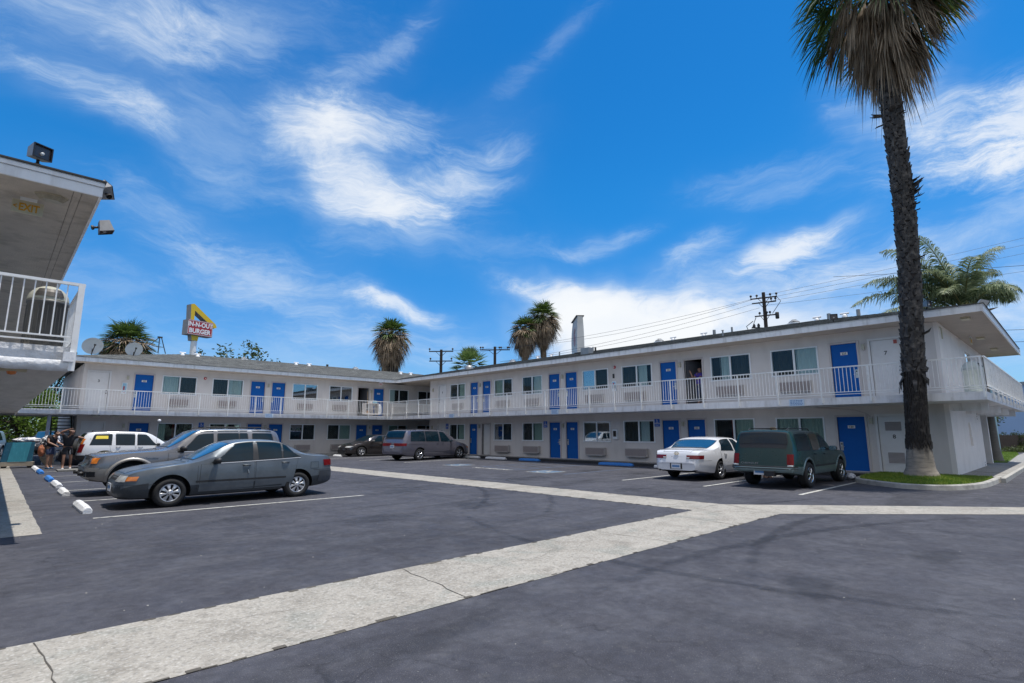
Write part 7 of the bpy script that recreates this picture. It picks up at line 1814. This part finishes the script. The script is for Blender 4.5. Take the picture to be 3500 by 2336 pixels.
def heap(name,label,loc,rx,ry,rz_,m,seed,cat='cloth',z0=0):
    mb=MB(); n=30; k=16; vs=[]
    for i in range(k+1):
        ph=PI*i/k
        for j in range(n):
            a=2*PI*j/n; d=Vector((math.sin(ph)*math.cos(a),math.sin(ph)*math.sin(a),math.cos(ph))); q=1+.28*noise.noise(d*2.2+Vector((seed,0,0)))+.13*noise.noise(d*6+Vector((0,seed,0))); vs.append((rx*d.x*q,ry*d.y*q,max(-rz_*.9,rz_*d.z*q)))
    mb.add(vs,[(i*n+j,i*n+(j+1)%n,(i+1)*n+(j+1)%n,(i+1)*n+j) for i in range(k) for j in range(n)],0,True); o=mb.build(name,m,loc=loc,fix=True); return tag(o,label,cat)
pa = pattern('cloth_black_white',(.03,.03,.04),(.72,.72,.72),9); pb_ = pattern('cloth_white_floral',(.30,.32,.38),(.78,.74,.72),7); pc = pattern('cloth_khaki_grey',(.36,.32,.24),(.16,.17,.2),4)
heap('blanket','white floral blanket bunched on top of the teal cart',(1.25,32.7,1.19),.5,.3,.13,pb_,1,'blanket')
heap('cloth_bundle','black and white patterned cloth bundle right of the teal cart',(1.98,32.2,1.12),.34,.3,.26,pa,2)
heap('cloth_bundle','khaki and grey clothes hanging below the black and white bundle',(2.0,32.3,.52),.28,.26,.46,pc,3)
heap('cloth_bundle','small pastel cloth bundle tied at the steel column',(2.22,33.6,1.22),.22,.2,.2,pb_,6)
heap('cloth_bundle','dark cloth heap on the ground behind the bending person',(2.9,33.2,.45),.5,.35,.5,mat('cloth_heap_dark',(.03,.035,.05),.95,var=.4,scale=8),8)
heap('cloth_bundle','small orange brown bag leaning right of the teal panels',(1.72,32.0,.72),.12,.12,.25,mat('bag_orange',(.38,.13,.06),.7,var=.15,scale=6),5)
mb = MB(); mb.box(-1.2,1.1,-.5,.5,0,.06); o = mb.build('low_platform',mat('platform_grey',(.2,.19,.17),.9,var=.2,scale=4),loc=(3.0,30.0,.0)); tag(o,'flat weathered board on the asphalt under the person reaching to the white SUV','board'); o.location=(3.3,28.6,0)
heap('plastic_bag','crumpled white plastic bag by the front tyre of the green SUV',(20.15,5.35,.10),.16,.13,.11,mat('plastic_bag',(.6,.62,.68),.3,var=.2,scale=9),7,'bag')
# ------------------------------------------------------------------ sky, sun, camera
SUN = Vector((.13,-.15,1)).normalized()
sun_el = math.asin(SUN.z); sun_az = math.atan2(SUN.x, SUN.y)
w = bpy.data.worlds.new('World'); scene.world = w; w.use_nodes = True; nt = w.node_tree; nt.nodes.clear(); L = nt.links.new
VIEW_AZ = R(46.3135)
def MATH(op, a, b=None, c=None, clamp=False):
    n = nd(nt, 'ShaderNodeMath', operation=op); n.use_clamp = clamp
    for i, v in enumerate((a, b, c)):
        if v is None: continue
        if isinstance(v, (int, float)): n.inputs[i].default_value = v
        else: L(v, n.inputs[i])
    return n.outputs[0]
def SM(v, a, b, lo=0, hi=1):
    n = nd(nt, 'ShaderNodeMapRange', interpolation_type='SMOOTHSTEP'); n.inputs['From Min'].default_value = a; n.inputs['From Max'].default_value = b; n.inputs['To Min'].default_value = lo; n.inputs['To Max'].default_value = hi
    L(v, n.inputs['Value']); return n.outputs[0]
tcn = nd(nt, 'ShaderNodeTexCoord'); sep = nd(nt, 'ShaderNodeSeparateXYZ'); L(tcn.outputs['Generated'], sep.inputs[0])
X, Y, Z = sep.outputs
ca, sa = math.cos(VIEW_AZ), math.sin(VIEW_AZ)
fwd = MATH('ADD', MATH('MULTIPLY', X, ca), MATH('MULTIPLY', Y, sa)); left = MATH('SUBTRACT', MATH('MULTIPLY', Y, ca), MATH('MULTIPLY', X, sa))
az = MATH('MULTIPLY', MATH('ARCTAN2', left, fwd), 57.2958); el = MATH('MULTIPLY', MATH('ARCSINE', Z), 57.2958)
sky = nd(nt, 'ShaderNodeTexSky', sky_type='NISHITA'); sky.sun_disc = False; sky.sun_elevation = sun_el; sky.sun_rotation = sun_az; sky.altitude = 50; sky.air_density = 1.0; sky.dust_density = .3; sky.ozone_density = 3.0
hs = nd(nt, 'ShaderNodeHueSaturation'); hs.inputs['Saturation'].default_value = 1.35; hs.inputs['Value'].default_value = 1.0; L(sky.outputs[0], hs.inputs['Color'])
comb = nd(nt, 'ShaderNodeCombineXYZ'); L(az, comb.inputs[0]); L(el, comb.inputs[1])
def NOI(rot, sc, scale, detail=7, dist=0., rough=.62, off=0.):
    mp = nd(nt, 'ShaderNodeMapping'); mp.vector_type = 'POINT'; mp.inputs['Rotation'].default_value = (0,0,R(rot)); mp.inputs['Scale'].default_value = (sc[0],sc[1],1); mp.inputs['Location'].default_value = (off,off*.7,off)
    L(comb.outputs[0], mp.inputs['Vector']); n = nd(nt, 'ShaderNodeTexNoise'); n.inputs['Scale'].default_value = scale; n.inputs['Detail'].default_value = detail; n.inputs['Distortion'].default_value = dist; n.inputs['Roughness'].default_value = rough
    L(mp.outputs[0], n.inputs['Vector']); return n.outputs['Fac']
# domain warp so that the streaks bend
n_w1 = NOI(0,(1,1),.055,4,0,.55,3.1); n_w2 = NOI(0,(1,1),.06,4,0,.55,9.7)
azw = MATH('ADD', az, MATH('MULTIPLY', MATH('SUBTRACT', n_w1, .5), 13)); elw = MATH('ADD', el, MATH('MULTIPLY', MATH('SUBTRACT', n_w2, .5), 8))
comb = nd(nt, 'ShaderNodeCombineXYZ'); L(azw, comb.inputs[0]); L(elw, comb.inputs[1])
nA = NOI(32,(.42,1.5),.24,12,.4,.72)          # wisps descending to the right
nB = NOI(-24,(.42,1.5),.23,12,.4,.72,5.)      # wisps rising to the right
nC = NOI(6,(.42,1.5),.28,12,.3,.72,11.)       # nearly level
nD = NOI(0,(.8,1.3),.2,11,.9,.64,7.)          # puffy
nS = NOI(0,(.6,1.2),.12,8,.6,.6,17.)
def BLOB(a0, e0, sa_, se_, rot, st, n, lo, hi, veil=.22):
    """elliptical patch of fibrous cloud centred on azimuth a0, elevation e0 (degrees): thin veil plus torn wisps"""
    r = R(rot); da = MATH('SUBTRACT', azw, a0); de = MATH('SUBTRACT', elw, e0)
    u = MATH('ADD', MATH('MULTIPLY', da, math.cos(r)/sa_), MATH('MULTIPLY', de, math.sin(r)/sa_)); v = MATH('SUBTRACT', MATH('MULTIPLY', de, math.cos(r)/se_), MATH('MULTIPLY', da, math.sin(r)/se_))
    q = MATH('ADD', MATH('MULTIPLY', u, u), MATH('MULTIPLY', v, v)); g = MATH('EXPONENT', MATH('MULTIPLY', q, -.75))
    t = MATH('ADD', n, MATH('MULTIPLY', MATH('SUBTRACT', g, .5), .34)); wsp = MATH('MULTIPLY', SM(t, lo, hi), SM(g, .02, .55))
    vl = MATH('MULTIPLY', MATH('MULTIPLY', g, veil), SM(nS, .3, .7, .4, 1.3))
    return MATH('MULTIPLY', MATH('ADD', MATH('MULTIPLY', wsp, 1-veil*.4), MATH('MULTIPLY', vl, .62)), st*.90)
blobs = [
 BLOB(36.5,33.3,6.5,3.2,-12,.70,nB,.38,.90,.35), BLOB(44,33,6,4.5,0,.40,nC,.4,.9,.5), BLOB(30,35,6,2.4,-15,.42,nB,.40,.85,.4), BLOB(33,39,16,5,0,.20,nC,.38,.9,.5),
 BLOB(39,26.8,4.2,1.6,10,.62,nC,.38,.8,.4), BLOB(31,26,6,4.5,30,.34,nA,.38,.85,.5), BLOB(44,27.5,8,1.4,12,.32,nC,.42,.9,.3),
 BLOB(22.5,29.2,5.5,3.2,-10,.75,nB,.36,.86,.35), BLOB(15.5,30,8,2.6,-8,.75,nB,.36,.8,.35), BLOB(18,26.4,5.6,3.4,24,.95,nA,.30,.82,.45), BLOB(14,23.4,6.0,2.3,-6,.95,nB,.30,.82,.45), BLOB(6,26.5,6.5,2.8,-28,.80,nB,.34,.86,.3), BLOB(19.5,27.0,4,2.4,15,.55,nD,.32,.85,.3),
 BLOB(16,36.5,8,1.6,-34,.45,nB,.42,.85,.3), BLOB(27,23,6,1.3,8,.35,nC,.42,.85,.3), BLOB(12,20,8,2,-12,.35,nB,.42,.85,.4),
 BLOB(24.5,14.2,9,2.6,10,.60,nC,.36,.8,.45), BLOB(12.5,12.7,4.5,.9,9,.85,nC,.28,.7,.5), BLOB(35,18.6,7,2.0,12,.38,nC,.42,.85,.4), BLOB(40,12,8,2.5,5,.28,nC,.4,.85,.5), BLOB(14,9.5,10,1.6,5,.42,nC,.38,.8,.5), BLOB(22,7,18,3,0,.35,nC,.35,.85,.7),
 BLOB(-9,13.4,6,2.4,8,1.1,nD,.16,.60,.9), BLOB(-15,10.3,10,3.4,3,1.1,nD,.14,.60,1.1), BLOB(-27,9.0,12,3.8,0,.65,nC,.30,.85,.8), BLOB(-4.5,15.6,6,1.2,8,.9,nC,.30,.7,.4), BLOB(-22,14.8,14,2.2,-4,.55,nC,.36,.8,.5),
 BLOB(-44,23.0,7,2.6,12,.95,nC,.33,.74,.2), BLOB(-37,26,4.5,2.4,40,.6,nB,.38,.86,.3), BLOB(-46,19.6,9,1.7,8,.9,nC,.34,.74,.2), BLOB(-40,15.0,14,1.8,-8,.5,nC,.34,.85,.5), BLOB(-48,9,16,3.6,-6,.7,nC,.28,.85,.9),
 BLOB(-28,17.2,4.2,1.2,-14,.90,nC,.28,.7,.4), BLOB(-19.5,18.6,4,1.1,-12,.60,nC,.32,.75,.4), BLOB(-9.5,20.3,5,.8,-8,.45,nC,.38,.8,.3), BLOB(-28,23.5,7,1.8,4,.32,nA,.38,.82,.35), BLOB(-38,32,4,3,-40,.45,nB,.4,.85,.3),
 BLOB(-5,37,8,1.2,-28,.20,nB,.42,.85,.3), BLOB(4,20,9,1.6,0,.2,nC,.4,.85,.4)]
tot = blobs[0]
for b_ in blobs[1:]: tot = MATH('SUBTRACT', 1.0, MATH('MULTIPLY', MATH('SUBTRACT', 1.0, tot), MATH('SUBTRACT', 1.0, b_)))
# unseen broken cloud added behind the camera to brighten the shaded facades
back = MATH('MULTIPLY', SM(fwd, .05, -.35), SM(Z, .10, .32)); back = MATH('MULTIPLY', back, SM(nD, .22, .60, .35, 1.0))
cloud_c = nd(nt, 'ShaderNodeMix', data_type='RGBA'); cloud_c.inputs['A'].default_value = (6.0,7.6,9.4,1); cloud_c.inputs['B'].default_value = (9.4,9.7,10.0,1); L(SM(tot, .3, 1.0), cloud_c.inputs['Factor'])
# colour correction of the clear sky towards the deep polarised blue of the photo
grad = nd(nt, 'ShaderNodeMix', data_type='RGBA'); grad.inputs['A'].default_value = (.66,.98,1.38,1); grad.inputs['B'].default_value = (.50,1.46,1.66,1); L(SM(el, 1, 26), grad.inputs['Factor'])
tint = nd(nt, 'ShaderNodeMix', data_type='RGBA', blend_type='MULTIPLY'); tint.inputs['Factor'].default_value = 1; L(hs.outputs[0], tint.inputs['A']); L(grad.outputs['Result'], tint.inputs['B'])
m1 = nd(nt, 'ShaderNodeMix', data_type='RGBA'); L(MATH('MULTIPLY', tot, .97), m1.inputs['Factor']); L(tint.outputs['Result'], m1.inputs['A']); L(cloud_c.outputs['Result'], m1.inputs['B'])
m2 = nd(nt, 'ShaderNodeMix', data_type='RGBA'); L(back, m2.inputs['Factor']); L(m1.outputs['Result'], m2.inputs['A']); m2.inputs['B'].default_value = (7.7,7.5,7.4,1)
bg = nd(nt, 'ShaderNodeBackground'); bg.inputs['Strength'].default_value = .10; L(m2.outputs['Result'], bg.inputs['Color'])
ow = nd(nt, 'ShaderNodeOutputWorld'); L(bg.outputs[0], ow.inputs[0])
w.cycles.sampling_method = 'MANUAL'; w.cycles.sample_map_resolution = 512

sd = bpy.data.lights.new('sun', 'SUN'); sd.energy = 4.6; sd.angle = R(.53); sd.color = (1,.96,.90)
so = bpy.data.objects.new('sun', sd); COL.objects.link(so); so.rotation_euler = (-SUN).to_track_quat('-Z','Y').to_euler()

cd = bpy.data.cameras.new('camera'); cam = bpy.data.objects.new('camera', cd); COL.objects.link(cam); scene.camera = cam
F_, PITCH, YAW, ROLL = 1841.2993, .16743601, .80832889, -.00143788
cd.sensor_width = 36; cd.lens = F_/3500*36; cd.clip_start = .05; cd.clip_end = 1500
f = Vector((math.cos(PITCH)*math.cos(YAW), math.cos(PITCH)*math.sin(YAW), math.sin(PITCH))); r = Vector((math.sin(YAW), -math.cos(YAW), 0)); u = r.cross(f)
r2 = r*math.cos(ROLL)+u*math.sin(ROLL); u2 = -r*math.sin(ROLL)+u*math.cos(ROLL)
mt = Matrix(((r2.x,u2.x,-f.x,0),(r2.y,u2.y,-f.y,0),(r2.z,u2.z,-f.z,1.5037),(0,0,0,1))); cam.matrix_world = mt
scene.view_settings.view_transform = 'Standard'; scene.view_settings.look = 'None'; scene.view_settings.exposure = 0; scene.view_settings.gamma = 1
scene.render.engine = 'CYCLES'; scene.cycles.use_denoising = True; scene.cycles.max_bounces = 8; scene.cycles.transparent_max_bounces = 12
scene.cycles.sample_clamp_indirect = 6
# drop meshes and helper data nothing uses
for me in list(bpy.data.meshes):
    if me.users == 0: bpy.data.meshes.remove(me)
